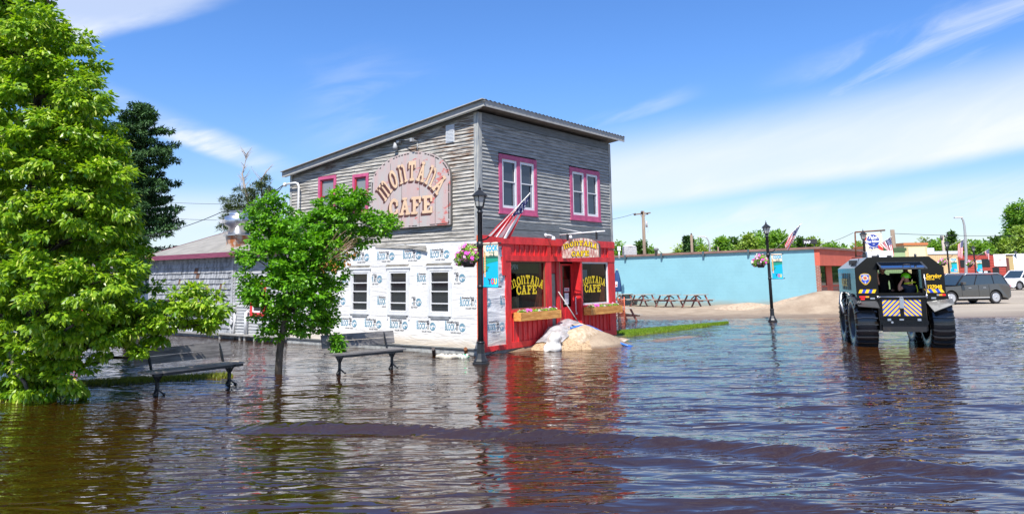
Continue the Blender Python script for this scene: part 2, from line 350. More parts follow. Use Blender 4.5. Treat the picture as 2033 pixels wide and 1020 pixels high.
def axis_pts(lo, hi, fine_lo, fine_hi, step, grow=1.22):
    a = list(np.arange(fine_lo, fine_hi + 1e-6, step)); s = step
    while a[-1] < hi: s *= grow; a.append(min(a[-1] + s, hi))
    s = step
    while a[0] > lo: s *= grow; a.insert(0, max(a[0] - s, lo))
    return np.array(a)
def sheet(name, xs, ys, hf, mat, smooth=True):
    X, Y = np.meshgrid(xs, ys); Z = hf(X, Y); v = np.stack([X, Y, Z], -1).reshape(-1, 3); nx, ny = len(xs), len(ys)
    i = (np.arange(ny - 1)[:, None] * nx + np.arange(nx - 1)[None]).ravel()
    return raw(name, v, np.stack([i, i + 1, i + nx + 1, i + nx], -1), mat, smooth=smooth), X, Y, Z
def ground_mat():
    M = bpy.data.materials.new('ground'); M.use_nodes = True; t = M.node_tree; b = t.nodes['Principled BSDF']; b.inputs['Roughness'].default_value = .9
    tc = N(t, 'ShaderNodeTexCoord'); at_ = N(t, 'ShaderNodeAttribute', attribute_name='zone'); sp = N(t, 'ShaderNodeSeparateColor'); L(t, at_.outputs['Color'], sp.inputs[0])
    n1 = N(t, 'ShaderNodeTexNoise', i_Scale=1.2, i_Detail=8, i_Roughness=.65); n2 = N(t, 'ShaderNodeTexNoise', i_Scale=22, i_Detail=4); n3 = N(t, 'ShaderNodeTexNoise', i_Scale=.25, i_Detail=4)
    mp = N(t, 'ShaderNodeMapping'); mp.inputs['Scale'].default_value = (.5, 1.6, 1); L(t, tc.outputs['Object'], mp.inputs[0]); L(t, mp.outputs[0], n3.inputs['Vector']); L(t, tc.outputs['Object'], n1.inputs['Vector']); L(t, tc.outputs['Object'], n2.inputs['Vector'])
    def mix(f, a, c):
        m_ = N(t, 'ShaderNodeMixRGB')
        if hasattr(f, 'links'): L(t, f, m_.inputs[0])
        else: m_.inputs[0].default_value = f
        for i, q in ((1, a), (2, c)):
            if hasattr(q, 'links'): L(t, q, m_.inputs[i])
            else: m_.inputs[i].default_value = (*q, 1)
        return m_.outputs[0]
    grav = mix(sstep(t, n1.outputs['Fac'], .3, .7), (.25, .185, .125), (.37, .29, .205)); grav = mix(mth(t, 'MULTIPLY', sstep(t, n2.outputs['Fac'], .55, .75), .55), grav, (.16, .12, .085))
    asph = mix(sstep(t, n3.outputs['Fac'], .35, .65), (.27, .23, .18), (.36, .31, .245)); asph = mix(mth(t, 'MULTIPLY', sstep(t, n2.outputs['Fac'], .6, .75), .35), asph, (.16, .13, .1))
    grs = mix(sstep(t, n1.outputs['Fac'], .35, .65), (.07, .13, .018), (.15, .24, .03))
    mud = mix(sstep(t, n1.outputs['Fac'], .35, .65), (.10, .045, .012), (.20, .10, .03))
    c = mix(sp.outputs[0], grav, asph); c = mix(sp.outputs[1], c, grs); c = mix(sp.outputs[2], c, mud); L(t, c, b.inputs['Base Color'])
    ge = N(t, 'ShaderNodeSeparateXYZ'); L(t, tc.outputs['Object'], ge.inputs[0])       # wet, darker just above the waterline
    wet = mth(t, 'MULTIPLY', sstep(t, ge.outputs[2], .10, .015), .55); c2 = mix(wet, c, (.09, .05, .025)); L(t, c2, b.inputs['Base Color'])
    L(t, mth(t, 'SUBTRACT', .92, mth(t, 'MULTIPLY', wet, .8)), b.inputs['Roughness'])
    bp = N(t, 'ShaderNodeBump'); bp.inputs['Strength'].default_value = .9; bp.inputs['Distance'].default_value = .03; L(t, n2.outputs['Fac'], bp.inputs['Height']); L(t, bp.outputs[0], b.inputs['Normal'])
    MATS['ground'] = M; return M
gx = axis_pts(-3000, 3000, -22, 34, .28); gy = axis_pts(-300, 5000, 11, 56, .28)
go, GX, GY, GZ = sheet('ground', gx, gy, ground, ground_mat()); tag(go, 'flooded street bed, gravel lot and paved lot of the town', kind='structure')
lot = sm(GX, 17.5, 20.5) * sm(GY, 20, 30); grass = np.zeros_like(GX)
d, t_ = seg_d(GX, GY, (3.7, 27.6), (9.2, 33.4)); grass = np.maximum(grass, 1 - sm(d, .75 * (1 - t_) + .1, 1.0 * (1 - t_) + .25)); d, t_ = seg_d(GX, GY, (-14.5, 14.0), (-6.6, 17.3)); grass = np.maximum(grass, 1 - sm(d, .8, 1.2))
grass = np.maximum(grass, sm(GY, 110, 130)); grass = np.maximum(grass, sm(-GX, 8, 14) * sm(GY, 60, 72))
mud = sm(-GZ, -.0, .12)
ca = go.data.color_attributes.new('zone', 'FLOAT_COLOR', 'POINT')
ca.data.foreach_set('color', np.stack([lot, grass, mud, np.ones_like(lot)], -1).astype(np.float32).ravel())
# ---- water
WG = np.random.default_rng(11)
WAVES = []
for i in range(64):
    lam = .20 * (1.9 / .20) ** (WG.random() ** 1.35); a = WG.normal(-PI / 2 - .10, .26 if lam > .5 else .40)
    WAVES.append((2 * PI / lam, math.cos(a), math.sin(a), WG.uniform(0, 6.28), .0021 * lam ** 1.0 * WG.uniform(.5, 1.4)))
def ridge(x, y, pts, h, w, skew=0):
    best = np.full(np.shape(x), 1e9); sgn = np.zeros_like(best); par = np.zeros_like(best); n = len(pts) - 1
    for i in range(n):
        p, q = pts[i], pts[i + 1]; d, t = seg_d(x, y, p, q); s = np.sign((q[0] - p[0]) * (y - p[1]) - (q[1] - p[1]) * (x - p[0])); b = d < best
        best = np.where(b, d, best); sgn = np.where(b, s, sgn); par = np.where(b, (i + t) / n, par)
    e = best * sgn; ww = np.where(e < 0, w * (1 - skew), w * (1 + skew))
    env = sm(par, 0, .12) * (1 - sm(par, .9, 1.0)) if True else 1
    u_ = e / ww
    return h * env * (np.exp(-u_ * u_) - .45 * np.exp(-((u_ + 1.7) / .9) ** 2)) + h * .10 * env * np.sin(e * 9 + par * 5) * np.exp(-(u_ / 3.2) ** 2)
def Zp(px, py): p = atZ(px, py); return (p.x, p.y)
RID1 = [Zp(380, 846), Zp(520, 850), Zp(640, 846), Zp(800, 850), Zp(950, 860), Zp(1150, 866), Zp(1350, 876), Zp(1550, 893), Zp(1750, 918), Zp(1950, 934), Zp(2150, 945), Zp(2300, 950)]
RID2 = [Zp(800, 1030), Zp(1000, 1012), Zp(1200, 1000), Zp(1400, 990), Zp(1600, 996), Zp(1800, 1030), Zp(1950, 1060)]
RID3 = [Zp(1050, 905), Zp(1300, 912), Zp(1600, 930), Zp(1900, 958), Zp(2200, 985)]
def water(x, y):
    patch = .45 + .8 * np.clip(.5 + wav(x, y * 1.6, .55, 21), 0, 1)
    lee = 1 - .45 * sm(-x, 3, 9) * (1 - sm(y, 24, 34)); amp = patch * lee * (1 - .30 * sm(y, 12, 20)) * (1 - .25 * sm(y, 30, 60)) * (1 - .35 * (1 - sm(y, 10.5, 11.3)) * (1 - sm(x, -4, -1)))
    z = 0
    for k, cx, cy, ph, am in WAVES: z = z + am * np.sin(k * (cx * x + cy * y) + ph + .8 * wav(x, y, .5, int(ph * 100)) if False else k * (cx * x + cy * y) + ph)
    z = z * amp
    near = 1 - sm(y, 14, 20)
    z = z + near * (ridge(x, y, RID1, .066, .29, .3) * (.85 + .55 * wav(x, y * .2, 1.1, 31)) + .017 * ridge(x, y, RID1, 1, .40, 0) * (wav(x * 1.0, y * 1.0, 9, 33) + wav(x, y, 17, 34)) + ridge(x, y, RID2, .026, .24, .2) + ridge(x, y, RID3, .022, .2, .1))
    # wash thrown back by the amphibious vehicle
    hd = (.267, .964); lx = (x - 11.1) * hd[1] - (y - 22.2) * hd[0]; ly = (x - 11.1) * hd[0] + (y - 22.2) * hd[1]
    for sx in (-1, 1): e = sx * lx - 1.3 - .42 * np.clip(-ly, 0, 20); z = z + .02 * np.exp(-(e / .3) ** 2) * sm(-ly, -2.5, -.5) * (1 - sm(-ly, 3, 10))
    return z
def water_mat():
    M = bpy.data.materials.new('flood_water'); M.use_nodes = True; t = M.node_tree; b = t.nodes['Principled BSDF']
    at_ = N(t, 'ShaderNodeAttribute', attribute_name='depth'); cr = N(t, 'ShaderNodeValToRGB'); L(t, at_.outputs['Fac'], cr.inputs[0])
    e = cr.color_ramp.elements; e[0].color = (.16, .070, .014, 1); e[0].position = 0; e[1].color = (.025, .0094, .0012, 1); e[1].position = .9
    q = e.new(.25); q.color = (.060, .021, .004, 1); q = e.new(.55); q.color = (.034, .0125, .0018, 1)
    L(t, cr.outputs[0], b.inputs['Base Color']); b.inputs['Roughness'].default_value = .012; b.inputs['IOR'].default_value = 2.1; b.inputs['Specular IOR Level'].default_value = .5
    tc = N(t, 'ShaderNodeTexCoord'); mp = N(t, 'ShaderNodeMapping'); mp.inputs['Scale'].default_value = (.9, 3.4, 1); mp.inputs['Rotation'].default_value = (0, 0, -.10); L(t, tc.outputs['Object'], mp.inputs[0])
    n = N(t, 'ShaderNodeTexNoise', i_Scale=1.45, i_Detail=2.2, i_Roughness=.42, i_Distortion=.7); L(t, mp.outputs[0], n.inputs['Vector'])
    n2 = N(t, 'ShaderNodeTexNoise', i_Scale=.45, i_Detail=2); L(t, tc.outputs['Object'], n2.inputs['Vector'])
    bp = N(t, 'ShaderNodeBump'); bp.inputs['Distance'].default_value = .085; L(t, mth(t, 'ADD', .32, mth(t, 'MULTIPLY', sstep(t, n2.outputs['Fac'], .38, .62), .55)), bp.inputs['Strength'])
    L(t, n.outputs['Fac'], bp.inputs['Height']); L(t, bp.outputs[0], b.inputs['Normal']); return M
wx = axis_pts(-140, 200, -9, 13, .05, 1.035)
ys_ = [-60, -30, -15, -5, 0, 3, 5]; y_ = 5.6
while y_ < 80: ys_.append(y_); y_ += .028 * max(1, (y_ / 9)) ** 1.55
wy = np.array(ys_ + [90, 120, 170])
wo, WX, WY, WZ = sheet('flood_water', wx, wy, water, water_mat()); tag(wo, 'brown flood water filling the street', kind='structure')
dep = np.clip(-ground(WX, WY) / .30, 0, 1); dep = np.clip(dep, 0, 1)
# water left of the cafe is shallow brown over the verge
dep = np.minimum(dep, 1 - .55 * (1 - sm(seg_d(WX, WY, (-30, 15.5), (-8, 20.5))[0], 0, 3)))
lx_, ly_ = (WX - C0.x) * U.x + (WY - C0.y) * U.y, (WX - C0.x) * V.x + (WY - C0.y) * V.y
dep = np.minimum(dep, 1 - .62 * np.exp(-(((lx_ - 3.2) / 4.0) ** 2 + ((ly_ + 1.5) / 2.6) ** 2)))            # silt washed off the sand heap
dep = np.minimum(dep, 1 - .60 * np.exp(-(((WX - 10.6) / 2.6) ** 2 + ((WY - 19.6) / 4.2) ** 2)))            # silt stirred up by the vehicle
dep = np.clip(dep - .22 * np.clip(.4 + wav(WX, WY * 1.5, .7, 51), 0, 1), 0, 1)
fa = wo.data.attributes.new('depth', 'FLOAT', 'POINT'); fa.data.foreach_set('value', dep.astype(np.float32).ravel())
# ---- grass blades
def blades(name, label, p, q, n, wfun, hb, mat):
    p, q = np.array(p), np.array(q); t = rng.random(n); w = wfun(t); off = rng.uniform(-1, 1, n) * w; dr = (q - p) / np.linalg.norm(q - p)
    x = p[0] + (q[0] - p[0]) * t - dr[1] * off; y = p[1] + (q[1] - p[1]) * t + dr[0] * off; z = ground(x, y); k = z > -.03; x, y, z = x[k], y[k], z[k]; n = len(x)
    a = rng.uniform(0, 2 * PI, n); h = hb * rng.uniform(.5, 1.3, n); b = .006 + .008 * rng.random(n); lx, ly = rng.normal(0, .3, n) * h, rng.normal(0, .3, n) * h
    v = np.empty((n, 3, 3)); v[:, 0] = np.stack([x - np.cos(a) * b, y - np.sin(a) * b, z - .01], -1); v[:, 1] = np.stack([x + np.cos(a) * b, y + np.sin(a) * b, z - .01], -1); v[:, 2] = np.stack([x + lx, y + ly, z + h], -1)
    return tag(raw(name, v.reshape(-1, 3), np.arange(n * 3).reshape(-1, 3), mat), label, 'grass', kind='stuff')
gm = leafmat('grass_blade', (.10, .20, .012), (.26, .38, .03), .3)
blades('verge_grass', 'bright green grass on the raised verge right of the red cafe front', (3.5, 27.3), (9.4, 33.6), 26000, lambda t: .80 * (1 - t) + .04, .055, gm)
blades('verge_grass', 'thin olive grass showing above the water under the left bench', (-14.6, 13.9), (-5.6, 17.7), 16000, lambda t: .62 - .25 * t, .07, leafmat('grass_wet', (.10, .14, .012), (.22, .24, .03), .2))
# ============================================================ CAFE BUILDING (local frame: x along the front, y along the side, z up)
RED = pmat('red_paint', (.74, .032, .036), .48, var=.34, vscale=3, stretch=(2, 2, .6), bump=.12, bscale=14)
REDL = pmat('sunlit_corner_red', (.80, .12, .03), .5, var=.2)  # red post's side face, its sunlight put into the colour as orange
PINK = pmat('pink_trim_paint', (.56, .10, .22), .6, var=.25, vscale=5, bump=.1)
WHITE = pmat('white_trim', (.74, .75, .76), .45, var=.1)
GLASS = pmat('window_glass', (.012, .014, .018), .04, spec=.8)
DARK = pmat('dark_interior', (.02, .014, .012), .8)
CONC = pmat('foundation_concrete', (.36, .37, .36), .85, var=.4, vscale=5, bump=.2)
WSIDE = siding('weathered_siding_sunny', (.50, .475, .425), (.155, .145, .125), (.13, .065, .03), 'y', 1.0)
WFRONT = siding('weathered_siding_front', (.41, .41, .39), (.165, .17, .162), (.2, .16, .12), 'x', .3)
WBACK = pmat('plain_siding', (.3, .3, .3), .8, var=.3)
CORN = pmat('corner_board_paint', (.46, .45, .40), .7, var=.35, vscale=4, stretch=(5, 5, .7), col2=(.20, .22, .24))
ROOFM = pmat('metal_roofing', (.34, .34, .33), .45, metal=.3, var=.2)
SOFF = pmat('soffit_boards', (.20, .185, .165), .8, var=.3)
FASC = pmat('grey_fascia', (.40, .39, .36), .6, var=.15)
WRAPM = None
def wrap_mat():
    M = pmat('house_wrap_fabric', (.80, .795, .78), .5, var=.13, vscale=1.1, stretch=(1, .6, 1.6)); t = M.node_tree; b = t.nodes['Principled BSDF']
    tc = N(t, 'ShaderNodeTexCoord'); sp = N(t, 'ShaderNodeSeparateXYZ'); L(t, tc.outputs['Object'], sp.inputs[0])
    mp = N(t, 'ShaderNodeMapping'); mp.inputs['Scale'].default_value = (.6, .6, 3.2); L(t, tc.outputs['Object'], mp.inputs[0])
    n = N(t, 'ShaderNodeTexNoise', i_Scale=1.6, i_Detail=4, i_Distortion=1.2); L(t, mp.outputs[0], n.inputs['Vector'])
    wv = N(t, 'ShaderNodeTexNoise', i_Scale=5, i_Detail=3, i_Distortion=.4); L(t, mp.outputs[0], wv.inputs['Vector'])
    sm_ = mth(t, 'ADD', n.outputs['Fac'], mth(t, 'MULTIPLY', wv.outputs['Fac'], .25))
    bp = N(t, 'ShaderNodeBump'); bp.inputs['Strength'].default_value = .45; bp.inputs['Distance'].default_value = .06; L(t, sm_, bp.inputs['Height']); L(t, bp.outputs[0], b.inputs['Normal'])
    src = b.inputs['Base Color'].links[0].from_socket; mx = N(t, 'ShaderNodeMixRGB'); L(t, src, mx.inputs[1]); mx.inputs[2].default_value = (.55, .47, .36, 1)      # splashed mud near the bottom
    f = mth(t, 'MULTIPLY', sstep(t, mth(t, 'ADD', sp.outputs[2], mth(t, 'MULTIPLY', n.outputs['Fac'], -.5)), .42, -.1), .85); L(t, f, mx.inputs[0]); L(t, mx.outputs[0], b.inputs['Base Color']); return M
WRAPM = wrap_mat()
cafe = thing('cafe_building', 'two storey grey clapboard cafe with red storefront and white wrapped side wall', 'building', C0, A)
WD, DP, SHED = 7.16, 8.65, 18.3
def ztop(y): return 6.80 - .125 * y
ZR, ZW = 3.26, 3.13
mb = MB()                                                      # core walls behind the cladding
mb.poly([(.03, .03, -.4), (.03, DP, -.4), (.03, DP, ztop(DP)), (.03, .03, ztop(0))]); mb.poly([(WD - .03, .03, -.4), (WD - .03, DP, -.4), (WD - .03, DP, ztop(DP)), (WD - .03, .03, ztop(0))])
mb.poly([(.03, DP, -.4), (WD - .03, DP, -.4), (WD - .03, DP, ztop(DP)), (.03, DP, ztop(DP))]); mb.poly([(.03, .5, ZR - .2), (WD - .03, .5, ZR - .2), (WD - .03, .5, 6.7), (.03, .5, 6.7)])
mb.build('wall', WBACK, cafe)
def clap(name, axis, lo, hi, z0, z1, step, zlim, mat, x0=0, holes=(), parent=None, jit=.35):
    """overlapping boards; axis 'x' = on the front plane, 'y' = on the side plane; zlim(s) = roof height along the wall"""
    mb = MB(); z = z0; rr = random.Random(5)
    while z < z1 - .02:
        zt = min(z + step, z1); segs = [[lo, hi]]
        for (a, b, c, d) in holes:
            if zt > c + .01 and z < d - .01:
                ns = []
                for s0, s1 in segs:
                    if b <= s0 or a >= s1: ns.append([s0, s1]); continue
                    if a > s0: ns.append([s0, a])
                    if b < s1: ns.append([b, s1])
                segs = ns
        for s0, s1 in segs:
            if zlim: s1b = min(s1, zlim(z)); s1t = min(s1, zlim(zt + .0))
            else: s1b = s1t = s1
            if s1b <= s0 + .03: continue
            s1t = max(s1t, s0 + .02); cuts = [s0]; 
            while cuts[-1] < s1b - 2.2: cuts.append(cuts[-1] + rr.uniform(1.2, 3.4))
            cuts = [c for c in cuts if c < s1b - .3] or [s0]; cuts.append(s1b)
            for a, b in zip(cuts[:-1], cuts[1:]):
                o = .030 + rr.uniform(-.004, .008); g = .004; bt = min(b, s1t) if b == s1b else b; dz = rr.uniform(-.004, .004) * jit * 2
                at = a; b2 = b - g
                if axis == 'x': P = [(a, -o, z + dz), (b2, -o, z - dz), (bt - g, -.004, zt + .004), (at, -.004, zt + .004)]; Q = [(a, .0, z + dz), (b2, .0, z - dz)]
                else: P = [(-o, a, z + dz), (-o, b2, z - dz), (-.004, bt - g, zt + .004), (-.004, at, zt + .004)]; Q = [(.0, a, z + dz), (.0, b2, z - dz)]
                P = [(p[0] + (x0 if axis == 'y' else 0), p[1], p[2]) for p in P]; Q = [(p[0] + (x0 if axis == 'y' else 0), p[1], p[2]) for p in Q]
                mb.poly(P); mb.poly([P[1], P[0], Q[0], Q[1]])
        z += step
    return mb.build(name, mat, parent)
pinkw = [(4.57, 5.33, 4.15, 5.44), (6.17, 7.09, 4.2, 5.52)]
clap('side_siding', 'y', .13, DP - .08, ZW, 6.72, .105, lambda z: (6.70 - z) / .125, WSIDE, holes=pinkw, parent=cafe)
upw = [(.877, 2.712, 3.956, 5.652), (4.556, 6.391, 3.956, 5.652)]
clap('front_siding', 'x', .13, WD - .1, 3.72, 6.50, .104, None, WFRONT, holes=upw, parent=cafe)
for za_, zb_ in ((ZR, 3.47), (3.485, 3.71), (6.51, 6.75)): mb = MB(); mb.box(.13, WD - .1, -.032, .0, za_, zb_); mb.build('frieze_board', pmat('frieze_grey', (.17, .19, .20), .75, var=.35, stretch=(.8, 1, 8)), cafe)
mb = MB(); mb.box(-.035, .0, -.035, .13, ZW, 6.74); mb.box(0, .13, -.035, .0, ZR, 6.74); mb.build('corner_board', CORN, cafe)
for q_ in ((WD - .1, WD + .03, -.035, .09, ZR, 6.74), (-.035, .1, DP - .08, DP + .03, ZW, ztop(DP))): mb = MB(); mb.box(*q_); mb.build('corner_board', CORN, cafe)
# roof: corrugated metal on a sloping deck with grey fascia
def roofz(y): return 6.86 - .125 * y
mb = MB(); y0, y1, x0, x1 = -.42, DP + .22, -.22, WD + .35
mb.mesh([(x0, y0, roofz(y0)), (x1, y0, roofz(y0)), (x1, y1, roofz(y1)), (x0, y1, roofz(y1)), (x0, y0, roofz(y0) + .05), (x1, y0, roofz(y0) + .05), (x1, y1, roofz(y1) + .05), (x0, y1, roofz(y1) + .05)],
        [(0, 3, 2, 1), (4, 5, 6, 7), (0, 1, 5, 4), (1, 2, 6, 5), (2, 3, 7, 6), (3, 0, 4, 7)])
roof = mb.build('roof', SOFF, cafe)
mb = MB(); n = 160; k0 = None
for i in range(n): # corrugation
    a, b = x0 - .03 + (x1 - x0 + .06) * i / n, x0 - .03 + (x1 - x0 + .06) * (i + 1) / n; za, zb = .085 + .018 * math.sin(i * PI / 2), .085 + .018 * math.sin((i + 1) * PI / 2)
    mb.poly([(a, y0 - .06, roofz(y0) + za), (b, y0 - .06, roofz(y0) + zb), (b, y1 + .05, roofz(y1) + zb), (a, y1 + .05, roofz(y1) + za)])
mb.box(x0 - .06, x0 + .0, y0 - .07, y0 + .5, roofz(y0) + .02, roofz(y0) + .03)
mb.build('metal_sheet', ROOFM, roof)
mb = MB(); mb.box(x0, x1, y0 - .025, y0 - .0, roofz(y0) - .10, roofz(y0) + .085); mb.beam((x0 - .012, y0, roofz(y0) - .01), (x0 - .012, y1, roofz(y1) - .01), .024, .17); mb.beam((x0 - .03, y0 - .02, roofz(y0) + .10), (x0 - .03, y1, roofz(y1) + .10), .16, .02); mb.build('fascia', FASC, roof)
mb = MB(); mb.beam((-.2, -.3, roofz(-.3) - .09), (-.2, DP + .1, roofz(DP + .1) - .09), .03, .05); mb.beam((-.12, .02, 6.80), (-.12, DP, roofz(DP) - .02), .16, .02); mb.build('rake_trim', pmat('pale_trim', (.6, .6, .56), .6), roof)
mb = MB(); mb.lathe([(.06, 0), (.06, .35)], 10, (.5, 8.1, roofz(8.1) + .02)); mb.build('vent_pipe', pmat('black_iron', (.02, .02, .022), .5), cafe)
mb = MB(); mb.tube([(-.16, 8.0, 3.2), (-.16, 8.0, 5.28), (-.16, 8.06, 5.38), (-.16, 8.2, 5.42), (-.16, 8.75, 5.42)], .035, 8); mb.lathe([(.06, 0), (.07, .08), (.03, .14)], 8, (-.16, 8.8, 5.34)); mb.build('service_conduit', pmat('white_conduit', (.7, .7, .68), .4), cafe)
# gable vent
mb = MB(); mb.box(-.05, -.024, .87, 1.20, 5.98, 6.50)
for i in range(12): mb.beam((-.06, .89, 6.01 + i * .04), (-.06, 1.18, 6.03 + i * .04), .012, .02)
mb.build('gable_vent', pmat('vent_metal', (.62, .64, .66), .5), cafe)
# sagging loose boards at the bottom of the side siding
mb = MB(); mb.beam((-.05, 2.0, 2.99), (-.035, 4.2, 3.10), .02, .10); mb.beam((-.10, 1.93, 2.93), (-.04, 2.9, 3.06), .02, .09); mb.build('loose_board', WSIDE, cafe)
mb = MB(); mb.box(-.02, 0, 1.85, 2.75, 3.02, 3.125); mb.box(-.02, 0, 3.1, 4.2, 2.98, 3.125); mb.build('bare_sheathing', pmat('bare_wood', (.30, .13, .05), .8, var=.5), cafe)
# ---- house wrap
hw = MB(); fp = [(.12, 1), (DP, 8.8)]
winS = [(.9802, .9581), (2.6898, .9581), (4.418, .9581), (6.15, .9581)]
ny, nz = 170, 48; yy = np.linspace(.06, DP, ny); zz = np.linspace(.18, ZW + .0, nz); Yg, Zg = np.meshgrid(yy, zz)
Xg = -.022 + .006 * wav(Yg, Zg * 3.5, 1.5, 41) + .004 * wav(Yg * 2, Zg * 2, 3, 42) - .008 * np.exp(-((Zg - 2.5 + .15 * np.sin(Yg)) / .25) ** 2) * (1 + np.sin(Yg * 1.9))
v = np.stack([Xg, Yg, Zg + .03 * np.sin(Yg * .8) * (Zg > 3.05) - .012 * np.sin(Yg * 1.1) * (Zg < .2)], -1).reshape(-1, 3); i = (np.arange(nz - 1)[:, None] * ny + np.arange(ny - 1)[None]); ok = np.ones(i.shape, bool)
cyy = (yy[:-1] + yy[1:])[None] / 2 + 0 * i; czz = (zz[:-1] + zz[1:])[:, None] / 2 + 0 * i
for a, w_ in winS: ok &= ~((cyy > a + .05) & (cyy < a + w_ - .05) & (czz > 1.08) & (czz < 2.34))
i = i[ok]; wrap = raw('house_wrap', v, np.stack([i, i + ny, i + ny + 1, i + 1], -1), WRAPM, cafe, smooth=True)
mb = MB(); mb.box(.03, .27 + .0, -.0, .03, 0, 0.01)
v = []; f = []; nx, nz2 = 16, 60
for b in range(nz2 + 1):
    for a in range(nx + 1): x = .27 + .87 * a / nx; z = .22 + 2.83 * b / nz2; v.append((x, -.012 + .012 * math.sin(x * 9 + z * 3.1) * math.sin(z * 4.3) + .006 * math.sin(z * 13 + x * 5), z))
for b in range(nz2):
    for a in range(nx): k = b * (nx + 1) + a; f.append((k, k + 1, k + nx + 2, k + nx + 1))
mbw = MB(); mbw.mesh(v, f, sm=True); wrapf = mbw.build('house_wrap', WRAPM, cafe)
BLU, BLK, GRY = pmat('print_blue', (.15, .34, .46), .6, var=.35, vscale=3), pmat('print_black', (.03, .035, .05), .6), pmat('print_teal_grey', (.16, .32, .42), .6)
def logo(mb, F, x, z, right=99, left=-99):
    def put(s, size, dx, dz, mi, bold=0, sx=1, wid=None):
        g = textgeo(s, size, bold, 'LEFT', sx)
        if wid: k_ = wid / max(q[0] for q in g[0]); g = ([(a * k_, b, c) for a, b, c in g[0]], g[1]) 
        vs = [(a + x + dx, -.0025, c + z + dz) for a, b, c in g[0]]
        fs = [q for q in g[1] if all(left < vs[i][0] < right for i in q)]
        mb.mesh(vs, fs, F, mi)
    put('Kimberly-Clark', .072, .02, .225, 1, .0022); put('BLOCK', .25, -.05, .03, 0, .006, .62, .375); put('-', .2, .335, .035, 0, .008, .6, .035); put('IT', .25, .365, .03, 1, .008, .62, .105); put('HOUSE WRAP', .062, .16, -.06, 1, .0008)
    for j in range(6): pass
    def circ(r0_, r1_, mi, off=.0025, a0=0, a1=360):
        n = 26; vs = []; fs = []
        for j in range(n + 1): t = R(a0 + (a1 - a0) * j / n); vs += [(x + .60 + r0_ * math.cos(t), -off, z + .11 + r0_ * math.sin(t)), (x + .60 + r1_ * math.cos(t), -off, z + .11 + r1_ * math.sin(t))]
        fs = [(2 * j, 2 * j + 1, 2 * j + 3, 2 * j + 2) for j in range(n)]; fs = [q for q in fs if all(left < vs[i][0] < right for i in q)]; mb.mesh(vs, fs, F, mi)
    circ(.095, .115, 0); circ(.0, .088, 2, .002, 200, 340); circ(.05, .085, 2, .003, 20, 160)
    if left < x + .55 and x + .67 < right: mb.mesh([(x + .54, -.004, z + .12), (x + .60, -.004, z + .09), (x + .66, -.004, z + .12), (x + .60, -.004, z + .15)], [(0, 1, 2, 3)], F, 3); mb.mesh([(x + .545, -.004, z + .105), (x + .59, -.004, z + .082), (x + .59, -.004, z + .03), (x + .55, -.004, z + .05)], [(0, 1, 2, 3)], F, 3)
    # small house outline by the maker's name
    hx, hz = x - .045, z + .222
    if hx > left and hx < right: mb.mesh([(hx, -.0025, hz), (hx + .045, -.0025, hz), (hx + .045, -.0025, hz + .04), (hx + .0225, -.0025, hz + .062), (hx, -.0025, hz + .04)], [(0, 1, 2, 3, 4)], F, 2)
SF = frame((0, 0, 0), (0, -1, 0))                          # side frame: local x = -y
lg = MB()
for r_, (z, y_off) in enumerate([(.62, .91), (1.30, .34), (1.98, .90), (2.66, 1.50 - 1.14)]):
    for k in range(8):
        yc = y_off + 1.135 * k + (0 if r_ != 3 else 0); xl = -yc - .30
        if xl + .72 > -.06 or yc > DP - .5 or xl - .1 < -DP: 
            if yc > DP - .5: continue
        # keep clear of windows
        lf, rg = -99, -.08
        if r_ in (1, 2):
            for a, w_ in winS:
                wl, wr = -(a + w_) - .06, -a + .06
                if xl + .72 > wl and xl < wr:
                    if xl < wl: rg = min(rg, wl)
                    else: lf = max(lf, wr)
                    if xl < wl and xl + .72 > wr: pass
        logo(lg, SF, xl, z, rg, lf)
for zz1 in (.98, 2.47):  # taped seams drawn as thin grey lines
    for y1 in np.arange(.15, DP - .3, .25):
        if any(a < y1 + .25 and y1 < a + w_ for a, w_ in winS) and zz1 > 1: continue
        lg.poly([(-.001, y1, zz1 + .006 * math.sin(y1 * 5)), (-.001, y1 + .25, zz1 + .006 * math.sin(y1 * 5 + 1.25)), (-.001, y1 + .25, zz1 + .012 + .006 * math.sin(y1 * 5 + 1.25)), (-.001, y1, zz1 + .012 + .006 * math.sin(y1 * 5))], 4)
for k_, p_ in enumerate(lg.v):
    yy1, zz1 = p_[1], p_[2]; lg.v[k_] = (-.022 + .006 * wav(np.array(yy1), np.array(zz1) * 3.5, 1.5, 41) + .004 * wav(np.array(yy1) * 2, np.array(zz1) * 2, 3, 42) - .008 * math.exp(-((zz1 - 2.5 + .15 * math.sin(yy1)) / .25) ** 2) * (1 + math.sin(yy1 * 1.9)) - .0035 + p_[0], yy1, zz1)
lg.v = [tuple(float(q) for q in p_) for p_ in lg.v]
lg.build('printed_lettering', [BLU, BLK, GRY, WRAPM, pmat('seam_tape', (.45, .45, .46), .6)], wrap)
lf_ = MB(); FF = frame((0, -.03, 0), (1, 0, 0))
logo(lf_, FF, .34, .62, 1.10, .28); logo(lf_, FF, .92, 1.30, 1.10, .30); logo(lf_, FF, -.25, 1.30, 1.10, .30); logo(lf_, FF, .92, 2.66, 1.10, .3); logo(lf_, FF, .34, 1.98, 1.10, .28)
lf_.build('printed_lettering', [BLU, BLK, GRY, WRAPM], wrapf)
# ---- foundation and skirt
mb = MB(); mb.box(-.0, .06, .05, 5.6, -.45, .12); mb.box(.08, WD, .03, .12, -.45, .09); mb.box(WD - .15, WD, .12, DP, -.45, .12); mb.box(-.02, .07, 5.61, 8.6, -.45, .06); mb.build('foundation', CONC, cafe)
mb = MB(); mb.beam((-.03, .02, .165), (-.03, DP, .165), .02, .035); mb.build('skirt_flashing', pmat('skirt_metal', (.2, .21, .21), .6, var=.3), cafe)
